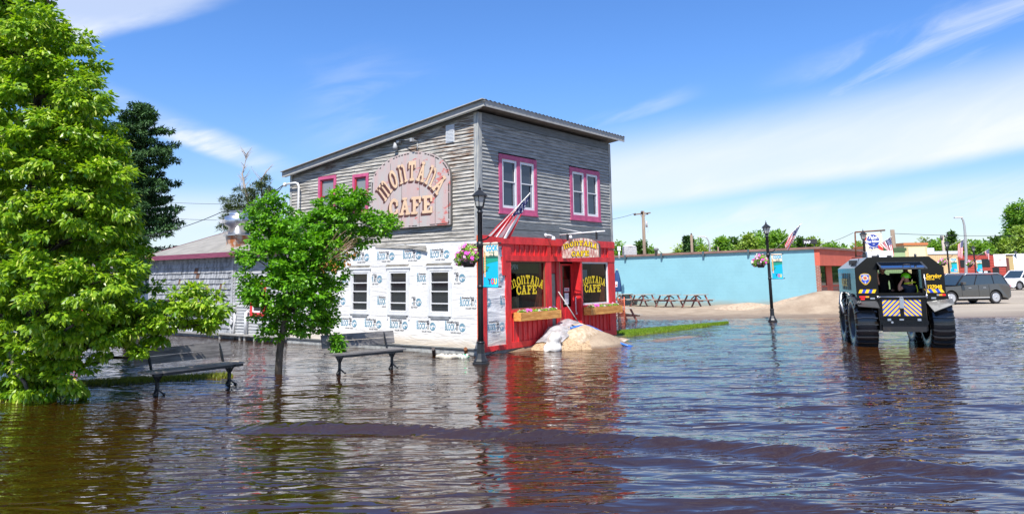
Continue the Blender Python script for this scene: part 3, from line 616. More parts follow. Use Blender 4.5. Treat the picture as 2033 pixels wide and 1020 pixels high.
# ---- side windows in white frames
def sash(mb, F, x0, x1, z0, z1, off, fw_, mid=None, mi=0, d=.04):
    for a, b, c, e in ((x0, x0 + fw_, z0, z1), (x1 - fw_, x1, z0, z1), (x0 + fw_, x1 - fw_, z0, z0 + fw_), (x0 + fw_, x1 - fw_, z1 - fw_, z1)): mb.box(a, b, -off, -off + d, c, e, mi, F)
    for mz in (mid or ()): mb.box(x0 + fw_, x1 - fw_, -off + .004, -off + d, mz - .015, mz + .015, mi, F)
WT = pmat('grey_window_trim', (.70, .715, .73), .6, var=.15)
SF0 = frame((0, 0, 0), (0, -1, 0))
for j, (a, w_) in enumerate(winS):
    x0, x1 = -(a + w_), -a; z0, z1 = 1.02, 2.40
    mb = MB(); sash(mb, SF0, x0, x1, z0, z1, .055, .095, (), 0, .05); mb.box(x0 - .03, x1 + .03, -.075, -.0, z1 + .0, z1 + .05, 0, SF0)
    for q in (x0 - .005, x1 - .035): mb.box(q, q + .04, -.05, 0, z0 - .12, z0 - .002, 0, SF0)
    w = mb.build('window', WT, cafe)
    mb = MB(); sash(mb, SF0, x0 + .10, x1 - .10, z0 + .10, z1 - .10, .045, .04, (1.38, 1.72, 1.98), 0, .045); mb.build('sash', WHITE, w)
    mb = MB(); mb.box(x0 + .12, x1 - .12, .015, .02, z0 + .05, z1 - .05, 0, SF0); mb.build('glass', GLASS, w)
    mb = MB(); mb.box(x0 + .12, x1 - .12, -.048, -.03, z0 - .075, z0 - .004, 0, SF0); mb.build('sill', pmat('sill_grey', (.25, .27, .29), .6, var=.3), w)
    mb = MB(); mb.mesh([(x0 - .06 + k_ * .05 + (.02 if k_ % 2 else 0), -.078, z1 + .055 + (.07 if k_ % 2 else 0)) for k_ in range(23)] , [(k_, k_ + 1, k_ + 2) for k_ in range(0, 20)], SF0); mb.build('torn_drip_edge', pmat('lath_grey', (.32, .3, .26), .7, var=.4), w)
for (a, b, z0, z1) in pinkw:
    mb = MB(); sash(mb, SF0, -b, -a, z0, z1, .05, .10, (), 0, .05); w = mb.build('window', PINK, cafe)
    mb = MB(); sash(mb, SF0, -b + .10, -a - .10, z0 + .1, z1 - .1, .02, .05, (z0 + .65,), 0, .03); mb.build('sash', pmat('dark_red_sash', (.42, .03, .05), .5), w)
    mb = MB(); mb.box(-b + .1, -a - .1, .025, .03, z0 + .05, z1 - .05, 0, SF0); mb.build('glass', pmat('hazy_glass', (.22, .23, .24), .1), w)
# ---- upstairs front windows
F0 = frame((0, 0, 0), (1, 0, 0)); UPG = pmat('upstairs_glass', (.035, .045, .065), .06, spec=.7)
for (a, b, z0, z1) in upw:
    mb = MB(); sash(mb, F0, a, b, z0, z1, .05, .13, (), 0, .05); mb.box((a + b) / 2 - .075, (a + b) / 2 + .075, -.048, 0, z0 + .13, z1 - .13, 0, F0); mb.box(a - .03, b + .03, -.07, 0, z0 - .05, z0 - .003, 0, F0)
    w = mb.build('window', PINK, cafe)
    for s0, s1 in ((a + .13, (a + b) / 2 - .075), ((a + b) / 2 + .075, b - .13)):
        mb = MB(); sash(mb, F0, s0 + .004, s1 - .004, z0 + .133, z1 - .133, .03, .075, ((z0 + z1) / 2 + .06,), 0, .04); mb.build('sash', WHITE, w)
        mb = MB(); mb.box(s0, s1, .02, .025, z0 + .1, z1 - .1, 0, F0); mb.build('glass', UPG, w)
        mb = MB(); mb.box(s1 - .16, s1 - .09, -.01, .0, z0 + .2, (z0 + z1) / 2 + .03, 0, F0); mb.build('screen_frame', pmat('grey_screen', (.3, .32, .36), .5), w)
# ---- red storefront
mb = MB(); mb.box(-.036, -.0, .0, .05, .1, ZR, 1); mb.box(-.036, .27, -.05, -.0, .08, ZR - .22, 0); mb.build('post', [RED, REDL], cafe)
for q_ in ((1.12, 1.36, -.05, .03, .26, 3.04), (3.09, 3.38, -.05, .2, .26, 2.56), (5.02, 5.12, -.052, .27, .26, 2.56), (6.79, WD + .035, -.05, .05, .08, 3.04)): mb = MB(); mb.box(*q_); mb.build('post', [RED], cafe)
mb = MB(); mb.box(.27, 1.14, -.05, -.0, .08, .215, 0); mb.build('base_board', [RED], cafe)
mb = MB(); mb.box(-.036, WD + .035, -.075, .0, 3.045, ZR); mb.box(1.12, WD + .035, -.062, .0, 2.56, 2.72); mb.box(.98, 1.12, -.055, .0, 2.15, 3.044); mb.box(3.16, 3.36, -.06, 0, 2.722, 3.043); mb.box(.27, .98, -.05, 0, 2.98, 3.044); mb.build('header', RED, cafe)
mb = MB(); mb.box(1.13, 3.15, -.012, .0, 2.70, 3.06); mb.box(3.37, 7.1, -.012, .0, 2.70, 3.06)
x = 1.36
while x < 7.0:
    if not 3.1 < x < 3.4: mb.box(x, x + .035, -.036, -.013, 2.722, 3.043)
    x += .235
mb.build('header_boarding', RED, cafe)
for a, b in ((1.36, 3.09), (5.12, 6.79)):
    mb = MB(); mb.box(a, b, -.012, .0, .26, 1.06); x = a + .1
    while x < b - .02: mb.box(x, x + .035, -.038, -.013, .262, 1.06); x += .235
    mb.box(a, b, -.058, .0, 1.06, 1.16); mb.build('lower_boarding', RED, cafe)
for xa_, xb_ in ((1.142, 3.40), (5.0, 6.788)): mb = MB(); mb.box(xa_, xb_, -.056, .0, .085, .258); mb.build('base_board', RED, cafe)
# shop windows: frame, glass, painted lettering, the room behind
YEL = pmat('yellow_lettering', (.85, .62, .015), .5, var=.2, vscale=12)
CLEAR = bpy.data.materials.new('shop_glass'); CLEAR.use_nodes = True; t = CLEAR.node_tree; t.nodes.clear(); o_ = N(t, 'ShaderNodeOutputMaterial'); mx = N(t, 'ShaderNodeMixShader'); tr_ = N(t, 'ShaderNodeBsdfTransparent'); tr_.inputs[0].default_value = (.55, .6, .58, 1); gl = N(t, 'ShaderNodeBsdfGlossy'); gl.inputs['Roughness'].default_value = .02
gi = N(t, 'ShaderNodeNewGeometry'); dp = N(t, 'ShaderNodeVectorMath', operation='DOT_PRODUCT'); L(t, gi.outputs['Incoming'], dp.inputs[0]); L(t, gi.outputs['Normal'], dp.inputs[1]); L(t, mth(t, 'ADD', .028, mth(t, 'POWER', mth(t, 'SUBTRACT', 1.0, mth(t, 'ABSOLUTE', dp.outputs['Value']), None, True), 5)), mx.inputs[0]); L(t, tr_.outputs[0], mx.inputs[1]); L(t, gl.outputs[0], mx.inputs[2]); L(t, mx.outputs[0], o_.inputs[0])
for a, b, wh, pts, cf in ((1.36, 3.09, False, ((1016.5, 575.5), (1048.5, 563), (1078.5, 574)), ((1026.8, 585), (1067.3, 572))), (5.12, 6.79, True, ((1154.5, 571.5), (1178, 561.5), (1202.5, 568.5)), ((1162, 580.5), (1194, 568)))):
    mb = MB(); sash(mb, F0, a, b, 1.16, 2.56, .02, .035 if not wh else .055, (), 0, .05); w = mb.build('shop_window', WHITE if wh else pmat('brown_frame', (.25, .09, .05), .5), cafe)
    mb = MB(); mb.poly([(a, .037, 1.16), (b, .037, 1.16), (b, .037, 2.56), (a, .037, 2.56)]); mb.build('glass', CLEAR, w)
    P = [FR(*p) for p in pts]; q0, q1 = FR(*cf[0]), FR(*cf[1]); mb = MB(); hh = .255 if not wh else .235
    FW = frame((0, .034, 0), (1, 0, 0)); arc_word(mb, 'mOnTAnA', FW, *P, hh); line_word(mb, 'CAFE', FW, q0[0], q1[0], q0[1], q0[1] + .27 if not wh else q0[1] + .25)
    mb.build('painted_lettering', YEL, w)
mb = MB(); g = textgeo('OPEN', .19, .004, 'LEFT', .8); mb.mesh([(a_ + 1.42, -.002, c_ + 2.33) for a_, _, c_ in g[0]], g[1], frame((0, .05, 0), (1, 0, 0)), 1)
mb.lathe([(.34, 0), (.34, .01)], 24, (0, 0, 0), 0, False, frame((0, .06, 0), (1, 0, 0)) @ Matrix.Translation((1.5, 0, 2.38)) @ Matrix.Rotation(PI / 2, 4, 'X') @ Matrix.Diagonal((1, .5, 1, 1)))
tag(mb.build('open_sign', [pmat('dark_green_board', (.01, .05, .03), .5), pmat('pale_green_letter', (.5, .62, .55), .5)]), 'dark green OPEN sign inside the left shop window of the cafe', 'sign'); bpy.data.objects['open_sign'].matrix_world = Matrix.Translation(C0) @ Matrix.Rotation(A, 4, 'Z')
# inside: floor, back wall, side walls, lit lamp shade, counter
mb = MB(); mb.poly([(.1, .1, .15), (7, .1, .15), (7, 4, .15), (.1, 4, .15)], 0); mb.poly([(.1, 4, .15), (7, 4, .15), (7, 4, 3), (.1, 4, 3)], 1); mb.poly([(.12, .1, .15), (.12, 4, .15), (.12, 4, 3), (.12, .1, 3)], 1); mb.poly([(7.0, .1, .15), (7.0, 4, .15), (7.0, 4, 3), (7.0, .1, 3)], 1); mb.poly([(.1, .1, 2.98), (7, .1, 2.98), (7, 4, 2.98), (.1, 4, 2.98)], 0)
mb.build('room', [pmat('room_floor', (.05, .03, .02), .7), pmat('room_wall', (.09, .032, .022), .8, var=.5, vscale=2)], cafe)
FUR = [pmat('table_brown', (.12, .05, .03), .5), pmat('poster_tan', (.42, .3, .16), .7), pmat('paper_blue', (.35, .42, .5), .7), pmat('frame_redbrown', (.3, .07, .04), .5), pmat('olive_valance', (.11, .10, .015), .8)]
for nm_, bxs in (('dining_table', ((1.4, 2.9, .3, .9, .8, .86, 0), (1.7, 1.76, .5, .56, .15, .8, 0), (2.5, 2.56, .5, .56, .15, .8, 0))), ('dining_table', ((5.3, 6.5, .4, .9, .8, .86, 0),)), ('menu_board', ((2.0, 2.35, .45, .6, .86, 1.5, 1),)), ('notice_paper', ((1.95, 2.4, 1.2, 1.25, 1.7, 2.0, 2),)), ('notice_paper', ((5.5, 5.8, .2, .23, 1.95, 2.3, 2),)), ('inner_post', ((2.95, 3.05, .1, .8, 1.16, 2.5, 3),)), ('inner_post', ((6.68, 6.74, .1, .6, 1.16, 2.5, 3),)), ('valance', ((1.38, 3.0, .12, .16, 2.2, 2.5, 4),)), ('counter', ((5.2, 6.7, .9, .95, 1.3, 2.0, 0),))):
    mb = MB()
    for q_ in bxs: mb.box(*q_)
    mb.build(nm_, FUR, cafe)
# doorway: red panel over a grey sidelight, red jamb, dark glazed door
mb = MB(); mb.box(3.38, 4.06, .27, .30, 2.2, 2.56, 0); mb.box(4.06, 4.24, .24, .30, .15, 2.56, 0); mb.box(3.38, 3.80, .27, .30, .15, 2.2, 0); mb.box(3.4, 5.1, -.0, .5, .1, .15, 1); mb.build('doorway', [RED, CONC], cafe)
mb = MB(); mb.box(3.82, 4.04, .28, .29, .2, 2.18); mb.build('sidelight', pmat('grey_sidelight', (.22, .21, .19), .2, var=.3), cafe)
mb = MB(); mb.box(4.24, 4.285, .25, .29, .15, 2.56, 1); mb.box(4.29, 4.42, .26, .30, .16, 2.5, 0); mb.box(4.92, 5.02, .26, .30, .16, 2.5, 0); mb.box(4.42, 4.92, .26, .30, .16, 1.12, 0); mb.box(4.42, 4.92, .26, .30, 2.44, 2.5, 0); mb.box(4.55, 4.58, .25, .26, .25, 1.05, 0); mb.box(4.75, 4.78, .25, .26, .25, 1.05, 0)
door = mb.build('door', [RED, pmat('olive_strip', (.35, .33, .2), .6)], cafe)
mb = MB(); mb.poly([(4.42, .28, 1.12), (4.92, .28, 1.12), (4.92, .28, 2.44), (4.42, .28, 2.44)]); mb.build('glass', CLEAR, door)
mb = MB(); mb.box(4.50, 4.80, .262, .266, 1.60, 1.74, 0); mb.box(4.52, 4.78, .258, .261, 1.62, 1.72, 1); g = textgeo('CLOSED', .085, .003, 'LEFT', .72); mb.mesh([(a_ + 4.525, .256, c_ + 1.64) for a_, _, c_ in g[0]], g[1], None, 2); mb.box(4.53, 4.76, .262, .266, 1.2, 1.56, 1)
for k in range(9): mb.box(4.55, 4.70 + .03 * (k % 3), .2605, .261, 1.26 + .03 * k, 1.268 + .03 * k, 3)
mb.build('notice', [pmat('notice_red', (.5, .02, .03), .5), pmat('paper_white', (.75, .75, .76), .6), pmat('ink_black', (.02, .02, .02), .6), pmat('ink_grey', (.3, .3, .3), .6)], door)
mb = MB(); mb.tube([(5.005, .12, .95), (4.95, .12, .95), (4.95, .12, 1.42), (5.005, .12, 1.42)], .014, 8); mb.lathe([(.0, 0), (.035, .01), (.035, .02)], 10, (0, 0, 0), 0, True, Matrix.Translation((5.0, .12, .9)) @ Matrix.Rotation(-PI / 2, 4, 'Y')); mb.build('grab_handle', WHITE, cafe)
mb = MB(); mb.lathe([(.02, 0), (.12, -.03), (.14, -.05)], 14, (4.75, 1.6, 2.3)); mb.build('ceiling_lamp', pmat('lamp_lit', (.9, .7, .3), .5, emit=(1, .6, .2, 1.2)), cafe)
# gooseneck light above the header
mb = MB(); gx0, gz0 = FR(1081, 467); mb.lathe([(.06, 0), (.06, .03)], 10, (0, 0, 0), 0, True, Matrix.Translation((gx0, -.035, gz0)) @ Matrix.Rotation(PI / 2, 4, 'X')); mb.tube([(gx0, -.05, gz0), (gx0 + .03, -.16, gz0 - .0), (gx0 + .12, -.22, gz0 - .03)], .022, 8); mb.lathe([(.03, .05), (.085, -.06)], 12, (gx0 + .14, -.24, gz0 - .09)); mb.build('spot_light', WHITE, cafe)
# ---- rear shed of the cafe
EV = 3.08; RX, RZ = 3.8, 4.34
SH = pmat('cedar_shingle', (.36, .37, .385), .85, var=.35, vscale=5, stretch=(1, 1, .5), col2=(.17, .18, .19))
mb = MB(); z = .16; ri = 0; rr = random.Random(3)
while z < 2.95:
    y = 12.15 - (ri % 2) * .07
    while y < 18.2:
        w_ = rr.uniform(.12, .30); y2 = min(y + w_, 18.25); o = -.045 + rr.uniform(-.010, .006); zb = z + rr.uniform(-.012, .012)
        mb.poly([(o, y + .006, zb), (o, y2 - .006, zb), (-.006, y2 - .006, z + .22), (-.006, y + .006, z + .22)], 0 if rr.random() < .965 or z < 1.8 or z > 2.5 else 1); mb.poly([(o, y + .006, zb), (o, y2 - .006, zb), (0, y2 - .006, zb), (0, y + .006, zb)]); y = y2
    z += .205; ri += 1
mb.build('shingle_wall', [SH, pmat('rusty_shingle', (.16, .085, .055), .85, var=.4)], cafe)
clap('shed_siding', 'y', DP + .04, 12.0, .16, 2.95, .11, None, pmat('shed_clapboard', (.46, .47, .47), .8, var=.4, vscale=3, stretch=(1, .8, 14)), holes=[(9.92, 10.84, .85, 2.0)], parent=cafe)
mb = MB(); mb.poly([(.02, DP, -.4), (.02, SHED, -.4), (.02, SHED, EV), (.02, DP, EV)]); mb.poly([(.02, SHED, -.4), (7.6, SHED, -.4), (7.6, SHED, EV), (RX, SHED, RZ), (.02, SHED, EV)]); mb.poly([(7.6, DP, -.4), (7.6, SHED, -.4), (7.6, SHED, EV), (7.6, DP, EV)]); mb.build('shed_wall', WBACK, cafe)
for q_ in ((-.045, .0, 12.0, 12.13, .16, 2.85), (-.05, 0, DP + .03, 12.13, 2.86, 3.0), (-.045, 0, 18.2, 18.32, .16, 2.98), (-.045, -.0, 11.86, 11.92, .2, 2.84)): mb = MB(); mb.box(*q_); mb.build('shed_trim', pmat('shed_trim_grey', (.40, .41, .42), .8, var=.3), cafe)
mb = MB(); e0, e1 = DP + .03, SHED + .35
k = (RZ - EV) / (RX + .3)
for (xa, za), (xb, zb) in (((-.3, EV), (RX, RZ)), ((RX, RZ), (7.9, EV))):
    mb.mesh([(xa, e0, za), (xb, e0, zb), (xb, e1, zb), (xa, e1, za), (xa, e0, za + .06), (xb, e0, zb + .06), (xb, e1, zb + .06), (xa, e1, za + .06)], [(0, 1, 2, 3), (4, 5, 6, 7), (0, 4, 5, 1), (3, 2, 6, 7), (0, 3, 7, 4)])
sr = mb.build('shed_roof', pmat('roof_felt', (.27, .255, .225), .9, var=.25, vscale=2, bump=.15), cafe)
mb = MB(); mb.box(-.335, -.302, e0, e1 + .02, EV - .10, EV + .08); mb.beam((-.3, e1 + .012, EV - .01), (RX, e1 + .012, RZ - .01), .024, .17); mb.build('fascia', pmat('maroon_fascia', (.24, .055, .10), .6, var=.3, stretch=(1, .5, 6)), sr)
mb = MB(); sash(mb, SF0, -10.84, -9.92, .85, 2.0, .05, .12, (), 0, .05); w = mb.build('window', pmat('red_window_trim', (.6, .03, .03), .5), cafe)
mb = MB(); sash(mb, SF0, -10.72, -10.04, .97, 1.88, .03, .06, (1.42,), 0, .03); mb.build('sash', WHITE, w)
mb = MB(); mb.box(-10.72, -10.04, .01, .015, .97, 1.88, 0, SF0); mb.build('glass', GLASS, w)
mb = MB(); mb.box(-.12, .02, DP, SHED, .10, .155); mb.box(-.35, -.02, 8.7, 12.6, .16, .20)
for y in (8.9, 9.6, 10.1, 10.7, 11.0, 12.3): mb.box(-.3, -.22, y, y + .09, -.4, .16)
mb.build('shed_sill', pmat('sill_timber', (.30, .29, .27), .8, var=.3), cafe)
mb = MB(); mb.tube([(-.12, 10.95, .2), (-.12, 10.95, .95), (-.04, 10.95, 1.0)], .06, 10); mb.build('drain_pipe', WHITE, cafe)
mb = MB(); mb.box(-.1, -.02, 11.72, 11.86, 1.0, 1.3); mb.tube([(-.06, 11.8, 1.0), (-.06, 11.8, -.2)], .025, 6); mb.tube([(-.08, 11.95, .8), (-.09, 12.05, .5), (-.1, 11.9, .3), (-.08, 12.0, -.2)], .02, 6); mb.tube([(-.06, 11.7, .9), (-.12, 11.68, .5), (-.1, 11.8, .2), (-.1, 11.9, -.2)], .015, 6); mb.lathe([(.09, 0), (.09, .05)], 12, (0, 0, 0), 0, True, Matrix.Translation((-.06, 11.95, .6)) @ Matrix.Rotation(-PI / 2, 4, 'Y')); mb.build('utility_meter', pmat('meter_grey', (.5, .5, .5), .5), cafe)
CM = Matrix.Translation(C0) @ Matrix.Rotation(A, 4, 'Z')
def on_cafe(o): o.matrix_world = CM @ o.matrix_world if False else CM; return o
def cafe_thing(name, label, cat, group=None):
    o = thing(name, label, cat, C0, A, group); return o
# roof exhaust fan
ef = cafe_thing('exhaust_fan', 'round aluminium kitchen exhaust fan with rusty curb on the low shed roof', 'exhaust fan')
fx, fy = .75, 13.0; rz_ = EV + k * (fx + .3) + .05
mb = MB(); mb.box(fx - .33, fx + .33, fy - .33, fy + .33, rz_ - .25, rz_ + .38); mb.build('curb', pmat('rusty_metal', (.42, .38, .33), .6, col2=(.32, .10, .02), vscale=3, vsharp=(.42, .58)), ef)
mb = MB(); mb.box(fx - .42, fx + .42, fy - .42, fy + .42, rz_ + .38, rz_ + .42); mb.lathe([(.40, .42), (.40, .72), (.55, .80), (.56, 1.12), (.50, 1.14), (.38, 1.18), (.38, 1.32), (.40, 1.34), (.0, 1.36)], 28, (fx, fy, rz_)); mb.build('housing', pmat('spun_aluminium', (.62, .63, .65), .28, metal=.9, var=.15), ef)
mb = MB(); mb.tube([(fx - .5, fy + .2, rz_ + 1.0), (fx - .6, fy + .2, rz_ + .7), (fx - .45, fy + .2, rz_ + .4), (fx - .35, fy + .2, rz_ + .1)], .02, 6); mb.box(fx - .66, fx - .54, fy + .12, fy + .28, rz_ + .86, rz_ + 1.0); mb.build('conduit', pmat('meter_grey', (.5, .5, .5), .5), ef)
# ---- painted wall sign
sg = cafe_thing('wall_sign', 'large weathered arched pink board reading MONTANA CAFE high on the side wall', 'sign')
def arch_outline(x0, x1, z0, zs, zt, n=20):
    pts = [(x0, z0), (x1, z0), (x1, zs)]; cx = (x0 + x1) / 2
    for i in range(1, n): t = PI * i / n; q = abs(math.cos(t)) ** 1; pts.append((cx + (x1 - x0) / 2 * math.cos(t), zs + (zt - zs) * math.sin(t) ** .95))
    pts.append((x0, zs)); return pts
SB = bpy.data.materials.new('sign_board_paint'); SB.use_nodes = True; t = SB.node_tree; b = t.nodes['Principled BSDF']; b.inputs['Roughness'].default_value = .8
tc = N(t, 'ShaderNodeTexCoord'); mp = N(t, 'ShaderNodeMapping'); mp.inputs['Scale'].default_value = (1, 2.2, .5); L(t, tc.outputs['Object'], mp.inputs[0])
n1 = N(t, 'ShaderNodeTexNoise', i_Scale=1.5, i_Detail=8, i_Roughness=.65); L(t, mp.outputs[0], n1.inputs['Vector']); mp2 = N(t, 'ShaderNodeMapping'); mp2.inputs['Scale'].default_value = (1, 1.2, 2.6); L(t, tc.outputs['Object'], mp2.inputs[0])
n2 = N(t, 'ShaderNodeTexNoise', i_Scale=1.7, i_Detail=7, i_Roughness=.6); L(t, mp2.outputs[0], n2.inputs['Vector']); spx = N(t, 'ShaderNodeSeparateXYZ'); L(t, tc.outputs['Object'], spx.inputs[0])
m1 = N(t, 'ShaderNodeMixRGB'); L(t, sstep(t, n1.outputs['Fac'], .38, .62), m1.inputs[0]); m1.inputs[1].default_value = (.50, .36, .34, 1); m1.inputs[2].default_value = (.44, .41, .39, 1)
m2 = N(t, 'ShaderNodeMixRGB'); right = mth(t, 'MULTIPLY', sstep(t, spx.outputs[1], 3.3, 1.4), .10); L(t, mth(t, 'MULTIPLY', sstep(t, mth(t, 'ADD', n2.outputs['Fac'], right), .64, .71), .75), m2.inputs[0]); L(t, m1.outputs[0], m2.inputs[1]); m2.inputs[2].default_value = (.55, .07, .05, 1); L(t, m2.outputs[0], b.inputs['Base Color'])
mb = MB(); out = arch_outline(-4.33, -.95, 3.60, 4.95, 5.87); mb.prism(out, .10, frame((-.13, 0, 0), (0, -1, 0)), 0, 1); mb.build('board', [SB, pmat('sign_edge', (.12, .11, .10), .8)], sg)
mb = MB(); SGF = frame((-.134, 0, 0), (0, -1, 0)); cx_, cz_ = -2.64, 4.6
o2 = [(cx_ + (x - cx_) * .955, cz_ + (z - cz_) * .95) for x, z in out]; o3 = [(cx_ + (x - cx_) * .98, cz_ + (z - cz_) * .975) for x, z in out]
rr = random.Random(2)
for i in range(len(out)):
    a_, b_ = o2[i], o2[(i + 1) % len(out)]; c_, d_ = o3[i], o3[(i + 1) % len(out)]; nseg = max(2, int(math.dist(a_, b_) / .12))
    for j in range(nseg):
        if rr.random() < .35: continue
        s0, s1 = j / nseg, (j + rr.uniform(.6, 1)) / nseg; lp = lambda p, q, s: (p[0] + (q[0] - p[0]) * s, 0, p[1] + (q[1] - p[1]) * s)
        mb.mesh([lp(a_, b_, s0), lp(a_, b_, s1), lp(c_, d_, s1), lp(c_, d_, s0)], [(0, 1, 2, 3)], SGF)
for xx in (-3.45, -2.95, -2.2, -1.55): mb.mesh([(xx, 0, 3.62), (xx + .012, 0, 3.62), (xx + .012, 0, 5.6), (xx, 0, 5.6)], [(0, 1, 2, 3)], SGF)
mb.build('worn_border', pmat('worn_black', (.05, .045, .04), .8), sg)
def sdp(px, py): y, z = SD(px, py, .13); return (-y, z)
for mi_, (dx, dz, off) in enumerate(((-.07, -.065, .004), (-.035, -.035, .007), (0, 0, .010))):
    mb = MB(); P = [sdp(766, 402), sdp(824, 359), sdp(868, 389)]; q0, q1 = sdp(772.5, 427), sdp(859.5, 419)
    FO = frame((-.13, 0, 0), (0, -1, 0)); arc_word(mb, 'mOnTAnA', FO, *P, .60 if True else 0, 0, off, dx, dz)
    line_word(mb, 'CAFE', FO, q0[0] + dx, q1[0] + dx, 3.98 + dz, 4.50 + dz, 0, off)
    mb.build('lettering' if mi_ == 2 else 'letter_shadow', [pmat('letter_shadow_maroon', (.13, .04, .035), .8, var=.4), pmat('letter_outline', (.09, .04, .035), .8), pmat('letter_cream', (.72, .50, .33), .8, var=.12)][mi_], sg)
# loose wire and flood lights over the sign
wl = cafe_thing('flood_light', 'small grey twin flood light on a bracket above the arched wall sign', 'light')
mb = MB(); p1, p2, p3 = SD(817, 279, .3), SD(782, 282, .3), SD(780, 290, .3)
mb.tube([(-.03, p1[0], p1[1]), (-.28, p1[0], p1[1] + .02)], .02, 6); mb.box(-.33, -.24, p1[0] - .045, p1[0] + .045, p1[1] - .03, p1[1] + .07); mb.tube([(-.28, p1[0], p1[1] + .05), (-.16, (p1[0] + p2[0]) / 2, p1[1] + .08), (-.1, p2[0], p2[1] + .1)], .012, 6); mb.box(-.16, -.06, p2[0] - .06, p2[0] + .05, p2[1] - .0, p2[1] + .07); mb.lathe([(.04, .1), (.08, -.05), (.07, -.12)], 8, (-.13, p2[0] + .12, p2[1] - .08)); mb.tube([(-.06, p1[0], p1[1] - .05), (-.05, p1[0] - .01, p1[1] - .3)], .012, 5)
mb.build('fixture', pmat('galvanised', (.35, .36, .37), .5), wl)
# ---- projecting cafe sign on its iron bar
hs = cafe_thing('hanging_sign', 'small arched board with yellow MONTANA CAFE lettering hanging over the cafe door', 'sign')
IR = pmat('black_iron', (.02, .02, .022), .5); bx = 3.90
mb = MB(); mb.tube([(bx, .0, 3.40), (bx, -1.7, 3.44)], .022, 8); mb.tube([(bx, .0, 3.62), (bx, -.9, 3.43)], .01, 6); mb.box(bx - .03, bx + .03, -.35, -.31, 3.2, 3.42, 1); mb.box(bx - .03, bx + .03, -1.42, -1.38, 3.2, 3.44, 1); mb.lathe([(.03, .0), (.07, -.10)], 10, (bx - .08, -.5, 3.36)); mb.build('bracket', [WHITE, IR], hs)
OF = frame((bx - .05, 0, 0), (0, -1, 0))
so_ = arch_outline(.14, 1.50, 2.66, 2.98, 3.26)
mb = MB(); mb.prism(so_, .09, OF, 0, 1); mb.build('board', [pmat('peeling_stripe', (.60, .54, .46), .8, col2=(.34, .13, .12), vscale=5, vsharp=(.46, .54), stretch=(1, 6, .8)), pmat('sign_edge_dark', (.06, .05, .05), .7)], hs)
for dx, mt, off in ((-.022, 'letter_outline', .003), (.016, 'letter_outline', .0045), (0, 'yellow_lettering', .008)):
    mb = MB(); arc_word(mb, 'mOnTAnA', OF, (.23, 2.93 + dx), (.83, 3.03 + dx), (1.42, 2.90 + dx), .15, 0, off, dx, 0); line_word(mb, 'CAFE', OF, .50 + dx, 1.14 + dx, 2.71 + dx, 2.86 + dx, 0, off); mb.build('lettering' if mt[0] == 'y' else 'letter_shadow', MATS[mt], hs)
# ---- flower boxes
FLW = [pmat('petal_magenta', (.66, .06, .42), .6), pmat('petal_pink', (.80, .38, .62), .6), pmat('petal_white', (.85, .80, .70), .6), leafmat('flower_leaf', (.12, .28, .02), (.28, .46, .04), .3)]
def blooms(name, parent, pts, n_leaf, n_fl, size, cols):
    """leaves and five-petal flowers around given ellipsoids (cx,cy,cz,rx,ry,rz)"""
    mb = MB(); rr = random.Random(len(pts) * 7 + n_fl)
    for i in range(n_leaf + n_fl):
        c = rr.choice(pts); d = Vector((rr.gauss(0, 1), rr.gauss(0, 1), rr.gauss(0, 1))).normalized() * rr.uniform(.55, 1.05)
        p = Vector((c[0] + d.x * c[3], c[1] + d.y * c[4], c[2] + d.z * c[5])); nrm = (d + Vector((rr.uniform(-.5, .5), rr.uniform(-.9, .1), rr.uniform(0, .7)))).normalized(); a = nrm.orthogonal().normalized(); a.rotate(Matrix.Rotation(rr.uniform(0, 6.28), 3, nrm)); b = nrm.cross(a)
        if i < n_leaf: s = size * rr.uniform(.6, 1.2); mb.poly([p - a * s, p + b * s * .4, p + a * s, p - b * s * .4], 3)
        else:
            s = size * rr.uniform(.8, 1.3); p = p + nrm * size * .4; mi = rr.choice(cols)
            for q in range(5): t0, t1 = q * 1.2566, q * 1.2566 + 1.1; mb.poly([p, p + (a * math.cos(t0) + b * math.sin(t0)) * s * .8, p + (a * math.cos((t0 + t1) / 2) + b * math.sin((t0 + t1) / 2)) * s + nrm * s * .2, p + (a * math.cos(t1) + b * math.sin(t1)) * s * .8], mi)
    return mb.build(name, FLW, parent)
for (a_, b_, lab) in ((1.42, 3.42, 'pine flower box with pink petunias under the left shop window'), (5.12, 7.12, 'pine flower box of small pink flowers under the right shop window')):
    a2, b2 = (a_ - .0, b_); fb = cafe_thing('flower_box', lab, 'flower box', 'flower boxes under the shop windows')
    mb = MB(); off = .30
    for z0, z1 in ((.85, .968), (.973, 1.09)): mb.box(a2, b2, -.34, -.315, z0, z1); mb.box(a2, a2 + .025, -.315, -.065, z0, z1); mb.box(b2 - .025, b2, -.315, -.065, z0, z1)
    mb.box(a2, b2, -.09, -.065, .85, 1.09); mb.box(a2 + .02, b2 - .02, -.31, -.09, .87, .89); mb.box(a2 - .012, a2 + .03, -.352, -.341, .85, 1.09); mb.box(b2 - .03, b2 + .012, -.352, -.341, .85, 1.09)
    mb.build('planter', pmat('pine_boards', (.74, .38, .10), .55, col2=(.52, .22, .05), vscale=4, stretch=(.8, 2, 6), vsharp=(.38, .66)), fb)
    mb = MB(); mb.box(a2 + .03, b2 - .03, -.31, -.095, .9, 1.04); mb.build('soil', pmat('soil', (.04, .025, .015), .9), fb)
    blooms('flowers', fb, [(a2 + .15 + i * (b2 - a2 - .3) / 11, -.2, 1.10, .12, .10, .065) for i in range(12)], 900, 75, .042, [0, 1, 1, 2, 0])
